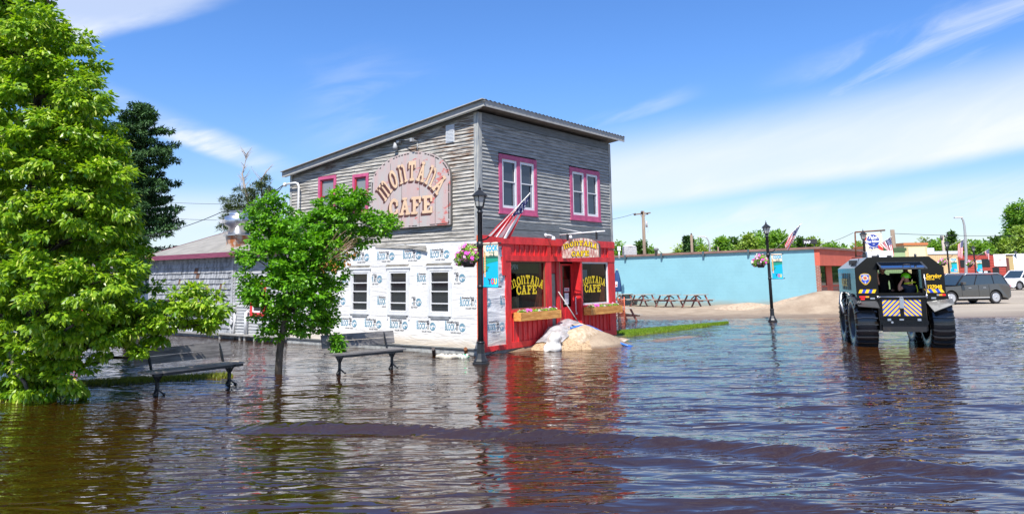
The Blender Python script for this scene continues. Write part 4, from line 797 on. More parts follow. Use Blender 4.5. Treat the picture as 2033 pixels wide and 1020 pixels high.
# ============================================================ SAND, PLASTIC, HOSE, SHOVEL AT THE DOOR
def toW(lx, ly, z=0): p = C0 + U * lx + V * ly; return Vector((p.x, p.y, z))
SAND = pmat('pile_sand', (.44, .31, .185), .92, vscale=16, bump=1.0, bscale=34, col2=(.20, .125, .07), vsharp=(.36, .50))
def heap(name, label, hf, x0, x1, y0, y1, st, mat, M=None):
    xs, ys = np.arange(x0, x1, st), np.arange(y0, y1, st); X, Y = np.meshgrid(xs, ys); Z = hf(X, Y); nx, ny = len(xs), len(ys)
    i = (np.arange(ny - 1)[:, None] * nx + np.arange(nx - 1)[None]); ok = (Z[:-1, :-1] > -.28) & (Z[1:, 1:] > -.28); i = i[ok]
    o = raw(name, np.stack([X, Y, Z], -1).reshape(-1, 3), np.stack([i, i + 1, i + nx + 1, i + nx], -1), mat, smooth=True)
    if M is not None: o.matrix_world = M
    return tag(o, label, 'sand pile')
def door_heap(lx, ly):
    d = np.hypot((lx - 3.75) / np.where(lx > 3.75, 2.9, 2.7), (ly + .45) / 1.95)
    z = -.32 + .93 * (1 - sm(d, .02, 1.05)); return z + .022 * wav(lx, ly, 7, 9) + .012 * wav(lx, ly, 22, 10) + .008 * wav(lx, ly, 50, 13)
heap('sand_pile', 'heap of pebbly sand banked against the red cafe door', door_heap, .9, 6.7, -2.6, -.06, .04, SAND, CM)
def far_heap(x, y): 
    d = np.hypot((x - 16.4) / 4.6, (y - 41.4) / 3.0); z = -.02 + 1.02 * (1 - sm(d, 0, 1.05)) * (1 + .10 * wav(x, y, 2.2, 12)) + .10 * wav(x, y, 1.1, 6) * sm(-d, -.9, -.3)
    d2 = np.hypot((x - 13.2) / 3.2, (y - 43.5) / 2.0); z = np.maximum(z, -.02 + .5 * (1 - sm(d2, 0, 1.1)) + .04 * wav(x, y, 3, 8)); return z + .02 * wav(x, y, 9, 14)
heap('sand_pile', 'long mound of tan gravel in front of the blue wall and salmon corner', far_heap, 9.5, 21.3, 38.0, 45.8, .12, pmat('pile_gravel', (.44, .335, .235), .95, vscale=7, bump=1.0, bscale=22, col2=(.28, .20, .135), vsharp=(.34, .56)))
def bulge(name, label, cat, lx0, lx1, ly0, ly1, base, hf, mat, n=26, m2=18):
    v = []; f = []
    for j in range(m2 + 1):
        for i in range(n + 1): x = lx0 + (lx1 - lx0) * i / n; y = ly0 + (ly1 - ly0) * j / m2; v.append((x, y, hf(x, y, i / n, j / m2)))
    for j in range(m2):
        for i in range(n): k = j * (n + 1) + i; f.append((k, k + 1, k + n + 2, k + n + 1))
    mb = MB(); mb.mesh(v, f, sm=True); o = mb.build(name, mat, label=label); o['category'] = cat; o.matrix_world = CM; return o
PLAS = pmat('plastic_sheet', (.50, .49, .50), .2, var=.45, vscale=5, alpha=.85, spec=.6)
TARP = pmat('sand_bag_cloth', (.52, .42, .30), .7, vscale=8, col2=(.36, .26, .16), bump=.4, bscale=30)
dh = lambda x, y: float(door_heap(np.array(x), np.array(y)))
rk = lambda x, y, s: math.sin(x * 7.1 + y * 4.3 + s) * .5 + math.sin(x * 13.7 - y * 9.1 + 2 * s) * .3 + math.sin(y * 19 + x * 5 + s) * .2
bulge('plastic_sheet', 'crumpled clear plastic sheeting bunched on top of the sand at the cafe door', 'plastic sheet', 3.2, 5.2, -.12, -.62, 0, lambda x, y, s, t: dh(x, y) + .02 + .22 * math.exp(-((s - .42) / .27) ** 2) * (1 - t) ** .7 + .035 * rk(x, y, 1) * (1 - t * .3), PLAS, 60, 24)
bulge('plastic_sheet', 'white plastic sheeting trailing down the right side of the sand heap', 'plastic sheet', 3.6, 6.0, -.55, -1.25, 0, lambda x, y, s, t: max(dh(x - .0, y), .0) + .035 + .02 * rk(x, y, 2) + .05 * math.sin(t * PI), pmat('sheet_over_sand', (.60, .53, .44), .4, vscale=3.5, col2=(.40, .29, .18), vsharp=(.44, .58)), 60, 18)
bulge('sand_bag', 'bulging beige sandbag lying across the top of the door heap', 'sandbag', 2.9, 4.6, -.75, -1.35, 0, lambda x, y, s, t: dh(x, y) - .02 + .15 * math.sin(PI * t) ** .5 * math.sin(PI * s) ** .4 + .012 * rk(x, y, 3), TARP, 30, 14)
bgp = CM.inverted() @ atZ(1098, 690, .08)
prof = []
mb2 = MB(); n = 18; rows = 12; v = []; f = []
for j in range(rows + 1):
    tt = j / rows; zz_ = .0 + .50 * tt; rad = .27 * (1 - .55 * tt ** 2) + .02 + .03 * math.sin(tt * 11)
    for i in range(n): a = 2 * PI * i / n; rr_ = rad * (1 + .12 * math.sin(3 * a + 5 * tt) + .06 * math.sin(9 * a + 9 * tt)); v.append((bgp.x + rr_ * math.cos(a) + .10 * tt, bgp.y + rr_ * .75 * math.sin(a), zz_ + .02 * math.sin(4 * a)))
for j in range(rows):
    for i in range(n): f.append((j * n + i, j * n + (i + 1) % n, (j + 1) * n + (i + 1) % n, (j + 1) * n + i))
f.append(tuple(rows * n + i for i in range(n))); mb2.mesh(v, f, sm=True)
o = mb2.build('plastic_bag', pmat('bag_plastic', (.74, .71, .66), .3, var=.3, vscale=6)); tag(o, 'upright white plastic bag full of sand at the left end of the door heap', 'plastic bag'); o.matrix_world = CM
bulge('plastic_sheet', 'grey plastic flap draped on the sand beside the white bag', 'plastic sheet', 2.35, 3.3, -.15, -.95, 0, lambda x, y, s, t: dh(x, y) + .03 + .03 * rk(x, y, 5) + .12 * math.exp(-((s - .7) / .3) ** 2) * (1 - t), PLAS, 30, 20)
mb = MB(); hp = []
for lx, ly in ((3.25, -.80), (3.7, -.86), (4.2, -.82), (4.7, -.78), (5.0, -.95)): hp.append((lx, ly, max(dh(lx, ly), -.02) + .085))
for px_, py_, z_ in ((1196, 668, .22), (1212, 674, .14), (1228, 680, .07), (1246, 686, .02), (1256, 688, -.02)): q_ = CM.inverted() @ atZ(px_, py_, z_); hp.append((q_.x, q_.y, max(z_, dh(q_.x, q_.y) + .04)))
mb.tube(hp, .035, 8); o = mb.build('hose', pmat('blue_hose', (.03, .16, .60), .35, coat=.3)); tag(o, 'flat blue hose running over the sand heap down to the water', 'hose'); o.matrix_world = CM
sv = thing('shovel', 'long handled shovel leaning in the cafe doorway with its blade in the sand', 'shovel', C0, A)
a_, b_ = Vector((3.95, .10, 1.62)), Vector((4.30, -.42, .62)); d_ = (b_ - a_).normalized()
mb = MB(); mb.tube([a_, b_], .017, 8); mb.build('handle', pmat('grey_wood_handle', (.42, .40, .38), .6), sv)
mb = MB(); sd_ = d_.cross(Vector((0, 1, 0))).normalized(); c_ = b_; mb.tube([c_ - d_ * .25, c_ + d_ * .02], .022, 8)
for s0, s1, t0, t1 in ((-.12, 0, 0, .26), (0, .12, 0, .26)): mb.mesh([c_ + sd_ * s0 + d_ * t0 + Vector((0, .03 if s0 else 0, 0)), c_ + sd_ * s1 + d_ * t0 + Vector((0, .03 if s1 else 0, 0)), c_ + sd_ * s1 * .7 + d_ * t1, c_ + sd_ * s0 * .7 + d_ * t1], [(0, 1, 2, 3)])
mb.build('blade', pmat('dark_steel', (.05, .05, .055), .4, metal=.7), sv)
# soaked sandbags and a pipe stub at the side wall
def bag(name, label, cat, p, q, r, mat, lumps=5):
    p, q = Vector(p), Vector(q); n = 18; pts = []; rs = []
    for i in range(n + 1): t = i / n; pts.append(p.lerp(q, t) + Vector((0, 0, .02 * math.sin(t * 9)))); rs.append(r * (math.sin(PI * min(max(t, .03), .97)) ** .35) * (1 + .18 * math.sin(t * lumps * 6.28)))
    mb = MB(); mb.tube(pts, rs, 12); o = mb.build(name, mat); return tag(o, label, cat)
p0, p1, p2 = atZ(866, 708, .03), atZ(905, 709, .03), atZ(932, 708, .03)
bag('wet_bag', 'wrinkled white bag half sunk by the side wall of the cafe', 'bag', p0, p1 + Vector((.05, 0, 0)), .085, pmat('bag_white', (.52, .48, .40), .6, var=.2, vscale=8))
bag('wet_bag', 'white bag with mint green patch half sunk beside the lamp post', 'bag', p1 + Vector((.02, .02, 0)), p2, .085, pmat('bag_mint', (.52, .54, .46), .6, col2=(.10, .55, .28), vscale=4, vsharp=(.46, .5)))
for px, lab, mt in ((861, 'small dark round pipe end poking up by the white bag', pmat('dark_pipe', (.03, .02, .02), .5)), (925, 'small rusty brown pipe end poking up by the green patched bag', pmat('rust_pipe', (.20, .07, .02), .8, var=.5))):
    b_ = atZ(px, 703, .05); mb = MB(); mb.tube([b_ + Vector((.0, .12, -.05)), b_ + Vector((0, 0, .13)), b_ + Vector((-.01, -.04, .15))], .05, 10); tag(mb.build('pipe_end', mt), lab, 'pipe')
mb = MB(); c1 = [atZ(930, 704, .1), atZ(938, 707, .02), atZ(950, 706, .02), atZ(970, 704, .06), atZ(982, 697, .18), atZ(990, 694, .22)]; mb.tube(c1, .012, 6); tag(mb.build('black_cable', IR), 'thin black cable lying in the water at the cafe corner behind the lamp post', 'cable')
# ============================================================ STREET LAMPS, BANNERS, FLAGS, BASKETS
LB = pmat('lamp_black_paint', (.016, .018, .021), .42, var=.3, vscale=8)
LG = pmat('lantern_glass', (.55, .55, .52), .25, spec=.6, alpha=.72)
RZL = math.atan2(-V.y, -V.x)                                   # arms reach out square to the street
def make_lamp(loc, label):
    t = thing('street_lamp', label, 'street lamp', loc, RZL, 'old style street lamps along the street')
    mb = MB(); mb.lathe([(.205, -.15), (.21, .03), (.18, .05), (.185, .07), (.15, .12), (.095, .25), (.088, .50)], 8, sm=False); mb.lathe([(.10, .50), (.10, .53), (.07, .545)], 12); mb.build('base', LB, t)
    mb = MB(); mb.lathe([(.070, .53), (.066, 2.0), (.062, 3.70), (.075, 3.71), (.075, 3.75), (.055, 3.77), (.06, 3.80), (.10, 3.86)], 14); mb.build('pole', LB, t)
    ln = MB()
    for k in range(6):
        a = k * PI / 3; ln.tube([(.095 * math.cos(a), .095 * math.sin(a), 3.86), (.165 * math.cos(a), .165 * math.sin(a), 4.15)], .011, 5)
    ln.lathe([(.06, 3.83), (.11, 3.85), (.11, 3.88)], 6, sm=False); lant = ln.build('lantern', LB, t)
    mb = MB(); mb.lathe([(.088, 3.87), (.155, 4.14)], 6, sm=False); mb.build('glass', LG, lant)
    mb = MB(); mb.lathe([(.21, 4.13), (.21, 4.155), (.15, 4.21), (.05, 4.29), (.035, 4.31), (.05, 4.33), (.03, 4.36), (.012, 4.38), (.018, 4.40), (.004, 4.46)], 6, sm=False); mb.build('cap', LB, lant)
    mb = MB(); mb.tube([(0, 0, 2.93), (.64, 0, 2.93)], .014, 8); mb.tube([(0, 0, 1.87), (.64, 0, 1.87)], .014, 8); mb.lathe([(.09, 2.84), (.09, 2.99)], 12); mb.lathe([(.078, 1.83), (.078, 1.91)], 12)
    for z in (2.93, 1.87): mb.lathe([(.0, -.028), (.028, 0), (0, .028)], 8, (.66, 0, z))
    mb.tube([(0, 0, 2.93), (-.52, 0, 2.93)], .018, 8); mb.tube([(-.38, 0, 2.93), (-.38, 0, 2.88)], .012, 6); mb.tube([(.05, 0, 2.80 + .27), (.25, 0, 2.85 + .27), (.36, 0, 2.98 + .27), (.40, 0, 3.06 + .27)] if False else [(.05, 0, 3.02), (.22, 0, 3.05), (.30, 0, 3.12), (.38, 0, 3.22)], .02, 8); mb.build('arm', LB, t)
    return t
l3, l4, l5, l6 = [atZ(*p, 0) for p in ((1, 1),) * 4] if False else (Vector((19.96, 43.45, .08)), Vector((34.65, 61.05, .15)), Vector((45.18, 75.06, .15)), Vector((62.96, 95.9, .15)))
lamps = [(Vector((-.8306, 19.1886, 0)), 'black street lamp standing in the water at the cafe corner'), (Vector((11.4287, 34.2326, 0)), 'black street lamp at the water edge in front of the blue wall'),
         (l3, 'black street lamp in front of the round blue emblem sign behind the amphibious vehicle'), (l4, 'street lamp before the cream wall, just right of the amphibious vehicle'), (l5, 'street lamp in front of the red boarded building beside the tall bare light pole'), (l6, 'farthest street lamp at the right end of the red building')]
lamp0 = make_lamp(*lamps[0]); LA = [lamp0]
for loc, lab in lamps[1:]: LA.append(dup(lamp0, loc, RZL, lab))
LA[1].rotation_euler = (R(.0), R(-.5), RZL)
# banners
BN = dict(cream=pmat('banner_cream', (.80, .66, .50), .7), teal=pmat('banner_green', (.01, .30, .20), .7), dk=pmat('banner_pine', (.012, .10, .08), .7), blue=pmat('banner_cyan', (.0, .42, .72), .7), orange=pmat('banner_orange', (.75, .38, .10), .7), red=pmat('banner_red', (.75, .03, .12), .7), yel=pmat('banner_yellow', (.85, .70, .02), .7), blk=pmat('banner_black', (.02, .05, .07), .7), pk=pmat('banner_pale', (.85, .74, .66), .7))
BL = [BN[k] for k in ('cream', 'teal', 'dk', 'blue', 'orange', 'red', 'yel', 'blk', 'pk')]
def make_banner(loc, label):
    t = thing('street_banner', label, 'banner', loc, RZL, 'town banners hanging on the street lamps'); x0, x1, z0, z1 = .11, .585, 1.885, 2.915
    mb = MB(); mb.box(x0, x1, -.006, .006, z0, z1, 0); mb.tube([(x0, 0, 2.93), (x1, 0, 2.93)], .026, 8, 0); mb.tube([(x0, 0, 1.87), (x1, 0, 1.87)], .026, 8, 3); mb.build('cloth', BL, t)
    for side in (-1, 1):
        F = frame((0, -.0075, 0), (1, 0, 0)) if side == -1 else frame((x0 + x1, .0075, 0), (-1, 0, 0)); mb = MB(); q = lambda pts, mi, o=0: mb.mesh([(a, -o, b) for a, b in pts], [tuple(range(len(pts)))], F, mi)
        q([(x0, z0), (x1, z0), (x1, z0 + .60), (x0, z0 + .56)], 3)
        q([(x0, z0 + .50), (x0 + .2, z0 + .56), (x1, z0 + .60), (x1, z0 + .72), (x0 + .25, z0 + .70), (x0, z0 + .72)], 1, .001)
        q([(x0, z0 + .33), (x0 + .14, z0 + .40), (x0 + .22, z0 + .47), (x0 + .1, z0 + .5), (x0 + .12, z0 + .62), (x0, z0 + .62)], 1, .0015); q([(x0, z0 + .30), (x0 + .16, z0 + .38), (x0 + .08, z0 + .40), (x0, z0 + .38)], 2, .002)
        rr = random.Random(4)
        for i in range(15):
            cx = x0 + .05 + .43 * i / 15; hh = .05 + .05 * rr.random() + (.12 if i == 10 else 0); b = z0 + .70
            q([(cx - .028, b - .02), (cx + .028, b - .02), (cx, b + hh)], 2, .002 + .0003 * (i % 3)); 
        q([(x0 + .02, z0 + .70), (x0 + .10, z0 + .70), (x0 + .02, z0 + .90)], 2, .0022); q([(x0 + .02, z0 + .60), (x0 + .12, z0 + .60), (x0 + .03, z0 + .74)], 2, .0024)
        q([(x0 + .03, z0 + .22), (x0 + .075, z0 + .22), (x0 + .075, z0 + .82), (x0 + .03, z0 + .82)], 4, .003)
        for i in range(9): q([(x0 + .028, z0 + .25 + i * .065), (x0 + .077, z0 + .25 + i * .065), (x0 + .077, z0 + .258 + i * .065), (x0 + .028, z0 + .258 + i * .065)], 8, .0034)
        def tx(s, size, x, z, mi, bold=.004, sx=.8, o=.0035): g = textgeo(s, size, bold, 'LEFT', sx); mb.mesh([(a + x, -o, c + z) for a, _, c in g[0]], g[1], F, mi)
        tx('COOK', .19, x0 + .085, z0 + .865, 3, .008, .66); tx('Minnesota', .05, x0 + .18, z0 + .81, 1, .001, .9)
        tx('Y', .19, x0 + .155, z0 + .05, 7, .009, .66); tx('O', .19, x0 + .245, z0 + .05, 5, .009, .66); tx('U', .19, x0 + .345, z0 + .05, 6, .009, .66); mb.build('artwork', BL, t)
    return t
blab = ['cyan COOK banner on the lamp post at the cafe corner', 'cyan COOK banner on the lamp in front of the blue wall', None, 'cyan COOK banner against the cream wall', 'cyan COOK banner against the dark red building']
b0 = make_banner(lamps[0][0], blab[0])
for i in (1, 3, 4): dup(b0, lamps[i][0], RZL, blab[i])
# hanging flower baskets
def make_basket(loc, label, seed=0):
    t = thing('flower_basket', label, 'flower basket', loc, RZL, 'hanging baskets of petunias on the street lamps'); cx = -.38
    mb = MB(); mb.lathe([(.13, 2.36), (.19, 2.47), (.215, 2.50), (.20, 2.50)], 16, (cx, 0, 0)); mb.build('pot', IR, t)
    mb = MB()
    for a in (0, 2.1, 4.2): mb.tube([(cx + .2 * math.cos(a), .2 * math.sin(a), 2.5), (cx, 0, 2.89)], .004, 4)
    mb.build('hanger', IR, t); bl = blooms('flowers', t, [(cx, 0, 2.66, .34, .34, .20), (cx + .0, 0, 2.82, .26, .26, .15), (cx - .24, -.05, 2.58, .18, .18, .18), (cx + .22, -.1, 2.64, .18, .18, .16)], 1300, 210, .045, [0, 0, 1, 0, 2]); return t
blb = ['full basket of magenta petunias on the lamp post at the cafe corner', 'sparser basket of mauve petunias on the lamp before the blue wall', None, 'flower basket partly hidden above the back of the amphibious vehicle', 'flower basket in front of the red building beside the tall light pole', 'farthest flower basket near the white gabled shed']
k0_ = make_basket(lamps[0][0], blb[0])
for i in (1, 3, 4, 5): dup(k0_, lamps[i][0], RZL, blb[i])
# flags
FM = bpy.data.materials.new('flag_cloth'); FM.use_nodes = True; t = FM.node_tree; b = t.nodes['Principled BSDF']; b.inputs['Roughness'].default_value = .75
uv = N(t, 'ShaderNodeUVMap'); sp = N(t, 'ShaderNodeSeparateXYZ'); L(t, uv.outputs[0], sp.inputs[0]); fx_, fy_ = sp.outputs[0], sp.outputs[1]
st = mth(t, 'GREATER_THAN', mth(t, 'MODULO', mth(t, 'MULTIPLY', fy_, 13), 2), 1.0); m1 = N(t, 'ShaderNodeMixRGB'); L(t, st, m1.inputs[0]); m1.inputs[1].default_value = (.58, .02, .035, 1); m1.inputs[2].default_value = (.80, .78, .77, 1)
can = mth(t, 'MULTIPLY', mth(t, 'LESS_THAN', fx_, .4), mth(t, 'GREATER_THAN', fy_, 6 / 13)); m2 = N(t, 'ShaderNodeMixRGB'); L(t, can, m2.inputs[0]); L(t, m1.outputs[0], m2.inputs[1])
gx_ = mth(t, 'MULTIPLY', fx_, 15.7 * 1.9); gy_ = mth(t, 'MULTIPLY', fy_, 31.4); star = mth(t, 'GREATER_THAN', mth(t, 'MULTIPLY', mth(t, 'SINE', mth(t, 'MULTIPLY', gx_, 1.7)), mth(t, 'SINE', mth(t, 'MULTIPLY', gy_, 1.6))), .62)
m3 = N(t, 'ShaderNodeMixRGB'); L(t, star, m3.inputs[0]); m3.inputs[1].default_value = (.02, .025, .12, 1); m3.inputs[2].default_value = (.75, .75, .78, 1); L(t, m3.outputs[0], m2.inputs[2]); L(t, m2.outputs[0], b.inputs['Base Color'])
def make_flag(label, base, tip, h0, h1, f0, f1, fold=.05, nf=2.5, amp_dir=None, seed=1):
    """base/tip: staff ends; h0 (canton corner) and h1 = hoist, f0 and f1 = the fly corners opposite them"""
    base, tip, h0, h1, f0, f1 = [Vector(p) for p in (base, tip, h0, h1, f0, f1)]
    t = thing('american_flag', label, 'flag', base, 0, 'american flags on the street lamps')
    mb = MB(); mb.tube([(0, 0, 0), tip - base], .012, 8); mb.lathe([(0, -.02), (.022, 0), (0, .025)], 8, tip - base); mb.build('staff', pmat('staff_white', (.68, .66, .62), .5), t)
    nu, nv = 36, 26; v = []; f = []; uvs = []; ad = Vector(amp_dir) if amp_dir else (f0 - h0).cross(h1 - h0).normalized()
    for j in range(nv + 1):
        for i in range(nu + 1):
            u_, w_ = i / nu, j / nv; p = h0.lerp(h1, w_).lerp(f0.lerp(f1, w_), u_); ph = w_ * nf * 2 * PI + seed
            p = p + ad * (math.sin(ph + u_ * 1.5) * fold * (u_ ** .6) + .3 * fold * math.sin(ph * 2.3 + u_ * 4)); p.z -= .02 * math.sin(u_ * PI) * 0; v.append(p - base); uvs.append((u_, 1 - w_))
    for j in range(nv):
        for i in range(nu): k = j * (nu + 1) + i; f.append((k, k + 1, k + nu + 2, k + nu + 1))
    mb = MB(); mb.mesh(v, f, sm=True); o = mb.build('cloth', FM, t); ul = o.data.uv_layers.new(name='UVMap')
    for lp in o.data.loops: ul.data[lp.index].uv = uvs[lp.vertex_index]
    return t
def lampP(i, px, py, off=0): return atP(px, py, lamps[i][0] + U * off, U)
make_flag('furled american flag hanging down its staff at the cafe corner lamp', lampP(0, 974, 468), lampP(0, 1052, 384), lampP(0, 1052, 390), lampP(0, 1020, 416), lampP(0, 1010, 474), lampP(0, 970, 468, -.10), .06, 2.6)
make_flag('american flag hanging from the lamp before the blue wall', lampP(1, 1543, 491), lampP(1, 1592, 443), lampP(1, 1589, 446), lampP(1, 1566, 468), lampP(1, 1565, 497), lampP(1, 1557, 487, -.1), .07, 2.0)
make_flag('american flag streaming beside the round blue emblem sign', lampP(2, 1733, 493), lampP(2, 1771, 469), lampP(2, 1768, 470), lampP(2, 1748, 485), lampP(2, 1775, 509), lampP(2, 1764, 499), .08, 1.5)
make_flag('american flag on the lamp by the cream wall', lampP(3, 1884, 488), lampP(3, 1913, 475), lampP(3, 1913, 475), lampP(3, 1902, 485), lampP(3, 1911, 513), lampP(3, 1901, 509), .10, 1.5)
make_flag('american flag on the lamp before the red building', lampP(4, 1938, 509), lampP(4, 1964, 494), lampP(4, 1964, 494), lampP(4, 1953, 500), lampP(4, 1964, 517), lampP(4, 1960, 510), .10, 1.2)
# ============================================================ BENCHES
BW = pmat('weathered_bench_wood', (.20, .19, .185), .8, var=.5, vscale=3, stretch=(.6, 5, 5), col2=(.085, .08, .08), bump=.3)
BWs = pmat('bleached_bench_wood', (.42, .36, .30), .8, var=.5, vscale=2.5, stretch=(.6, 5, 5), col2=(.16, .145, .13), bump=.3)
def make_bench(loc, rz, label, Lw=1.72, seatmat=BW, back2=True):
    t = thing('park_bench', label, 'bench', loc, rz, 'slatted park benches standing in the flood')
    # local: x along the bench, +y behind it (towards the backrest)
    mb = MB(); mb.box(-Lw / 2, Lw / 2, -.22, -.085, .395, .43); mb.box(-Lw / 2, Lw / 2, -.075, .06, .397, .432); mb.box(-Lw / 2, Lw / 2, .07, .20, .395, .43); mb.build('seat', seatmat, t)
    mb = MB(); mb.box(-Lw / 2 + .08, Lw / 2 - .08, -.21, -.18, .345, .393); mb.build('seat_rail', LB, t)
    bk = MB()
    for q0, z0 in ((.27, .53), (.305, .68)): bk.mesh([(-Lw / 2 + .0, q0, z0), (Lw / 2, q0, z0), (Lw / 2, q0 + .035, z0 + .14), (-Lw / 2, q0 + .035, z0 + .14), (-Lw / 2, q0 + .035, z0 - .005), (Lw / 2, q0 + .035, z0 - .005), (Lw / 2, q0 + .07, z0 + .135), (-Lw / 2, q0 + .07, z0 + .135)], [(0, 1, 2, 3), (7, 6, 5, 4), (0, 4, 5, 1), (3, 2, 6, 7), (0, 3, 7, 4), (1, 5, 6, 2)])
    bk.build('backrest', BW, t)
    for s in (-1, 1):
        x = s * (Lw / 2 - .27); mb = MB(); mb.beam((x, -.02, .385), (x, -.02, .05), .05, .05); mb.beam((x, -.24, .375), (x, .24, .375), .045, .035); mb.beam((x, -.16, .37), (x, -.03, .22), .03, .03); mb.beam((x, .16, .37), (x, -.01, .22), .03, .03)
        mb.beam((x, .16, .36), (x, .36, .80), .045, .03, 0, (1, 0, 0)); mb.beam((x - .0, -.02, .10), (x - .085, -.1, .0), .03, .03); mb.beam((x, -.02, .10), (x + .085, -.1, .0), .03, .03); mb.beam((x, -.02, .10), (x, .10, -.05), .03, .03); mb.beam((x, -.02, .05), (x, -.02, -.3), .045, .045)
        for ax in (-.09, .09): mb.lathe([(.022, -.02), (.03, 0), (.022, .02)], 8, (x + ax, -.11, -.0))
        mb.build('leg', LB, t)
    return t
bA, bB = atZ(673, 739, .05), atZ(777, 728, .05); mid = (bA + bB) / 2; dv = (bB - bA); 
bench = make_bench((mid.x, mid.y, .04), math.atan2(dv.y, dv.x), 'grey slatted bench in the water in front of the wrapped cafe wall', dv.length + .54)
bC, bD = atZ(308, 778, .06), atZ(455, 757, .06); mid2 = (bC + bD) / 2; dv2 = bD - bC
BWo = make_bench((mid2.x, mid2.y, .02), math.atan2(dv2.y, dv2.x), 'bench with bleached seat half hidden by the big leafy tree on the left', dv2.length + .50, BWs)
# ============================================================ PICNIC TABLES, PARASOL, NETTING
PT = pmat('picnic_wood', (.44, .39, .33), .8, var=.4, vscale=2, stretch=(.6, 5, 5)); PL = pmat('picnic_leg_red', (.30, .09, .07), .7, var=.5, vscale=3, col2=(.13, .10, .09))
def make_table(loc, rz, label):
    t = thing('picnic_table', label, 'picnic table', loc, rz, 'picnic tables outside the cafe'); L2 = .88
    mb = MB()
    for k in range(5): mb.box(-L2, L2, -.37 + k * .15, -.37 + k * .15 + .138, .71, .745)
    mb.build('tabletop', PT, t)
    for s in (-1, 1):
        mb = MB(); mb.box(-L2, L2, s * .62, s * .62 + .125, .415, .45); mb.box(-L2, L2, s * .62 - .14, s * .62 - .012, .415, .45); mb.build('seat', PT, t)
    for s in (-1, 1):
        x = s * .6; mb = MB(); mb.beam((x, -.26, .70), (x, -.66, -.06), .045, .09); mb.beam((x, .26, .70), (x, .66, -.06), .045, .09); mb.beam((x + .045, -.74, .39), (x + .045, .74, .39), .04, .085); mb.beam((x, 0, .5), (s * .1, 0, .69), .04, .06); mb.build('leg', PL, t)
    return t
def gp(px, py, Y): p = atY(px, py, Y); return p
tabs = [(1383, 606.5, 46.0, 'rightmost picnic table on the gravel before the blue wall'), (1329, 606.5, 47.6, 'second picnic table from the right before the blue wall'), (1278, 606.0, 49.2, 'third picnic table from the right before the blue wall'), (1234, 606, 50.8, 'picnic table at the left end of the row, just right of the blue parasol'), (1232, 637, 36.2, 'picnic table standing in the water edge beside the orange netting')]
pt0 = None
for px, py, Y, lab in tabs:
    p = atY(px, py, Y); z = gz(p.x, p.y); rz = A - .05 if Y > 40 else A + .9
    if pt0 is None: pt0 = make_table((p.x, p.y, z), rz, lab)
    else: dup(pt0, (p.x, p.y, z), rz + .03 * math.sin(px), lab)
pu = atY(1227, 600, 44); z = gz(pu.x, pu.y); um = thing('parasol', 'closed dark blue parasol standing beside the picnic tables', 'parasol', (pu.x, pu.y, z))
mb = MB(); mb.tube([(0, 0, 0), (0, 0, 2.35)], .028, 8); mb.build('pole', pmat('parasol_pole', (.5, .36, .22), .5), um)
mb = MB(); n = 20; prof = [(.19, 1.05), (.22, 1.12), (.21, 1.35), (.16, 1.8), (.10, 2.1), (.07, 2.18), (.08, 2.22), (.02, 2.28)]; v = []; f = []
for r_, z_ in prof:
    for i in range(n): a = 2 * PI * i / n; q = r_ * (1 + .22 * math.sin(5 * a)); v.append((q * math.cos(a), q * math.sin(a), z_))
for j in range(len(prof) - 1):
    for i in range(n): f.append((j * n + i, j * n + (i + 1) % n, (j + 1) * n + (i + 1) % n, (j + 1) * n + i))
mb.mesh(v, f, sm=True); mb.build('canopy', pmat('navy_canvas', (.01, .05, .16), .7), um)
mb = MB(); F = frame((0, -.245, 0), (1, -.2, 0)); mb.mesh([(-.16, 0, 1.32), (-.04, 0, 1.30), (-.02, 0, 1.62), (-.14, 0, 1.64)], [(0, 1, 2, 3)], F, 0); mb.mesh([(-.14, -.002, 1.36), (-.06, -.002, 1.35), (-.055, -.002, 1.45), (-.135, -.002, 1.46)], [(0, 1, 2, 3)], F, 1); mb.build('emblem', [pmat('paper_white', (.7, .7, .7), .6), pmat('notice_red', (.5, .02, .03), .5)], um)
mb = MB(); na, nb = atZ(1229, 652, .0), atZ(1241, 647, .0); dd = nb - na
for i in range(15): mb.beam(na + Vector((0, 0, -.1 + i * .085)), nb + Vector((0, 0, -.1 + i * .085)), .006, .012)
for i in range(9): q = na.lerp(nb, i / 8); mb.beam(q + Vector((0, 0, -.15)), q + Vector((0, 0, 1.12)), .012, .006)
for q in (na, nb): mb.tube([q + Vector((0, 0, -.2)), q + Vector((0, 0, 1.2))], .02, 6)
tag(mb.build('safety_netting', pmat('orange_netting', (.75, .16, .07), .6)), 'short run of orange plastic safety netting beside the picnic table in the water', 'netting')
# ============================================================ AMPHIBIOUS RESCUE VEHICLE (local: x right, y forward, z up)
BP = pmat('gloss_black_paint', (.0035, .0045, .006), .13, spec=.35); TY = pmat('wet_tyre_rubber', (.006, .006, .007), .22, spec=.7, vscale=5, col2=(.028, .020, .014), vsharp=(.34, .46))
RIM = pmat('wheel_disc', (.05, .065, .07), .3, metal=.4); CHR = pmat('brushed_steel', (.55, .56, .58), .3, metal=.9); TLR = pmat('tail_red', (.75, .02, .02), .2, emit=(1, .02, .02, .25)); TLA = pmat('tail_amber', (.85, .35, .02), .3)
VY, VB = pmat('stripe_yellow', (.85, .52, .01), .45), pmat('stripe_blue', (.01, .06, .45), .45); PW = pmat('roof_unit_white', (.80, .80, .80), .4)
AO = Vector((11.08, 22.27, -.15)); AZ = R(-15.48); AM = Matrix.Translation(AO) @ Matrix.Rotation(AZ, 4, 'Z'); AMi = AM.inverted(); AH = Vector((-math.sin(AZ), math.cos(AZ), 0))
def AP(px, py, yl=-.75): return AMi @ atP(px, py, AO + AH * yl, AH)
atv = thing('amphibious_vehicle', 'tall black amphibious rescue vehicle on huge paddle tyres with its rear hatch raised', 'amphibious vehicle', AO, AZ)
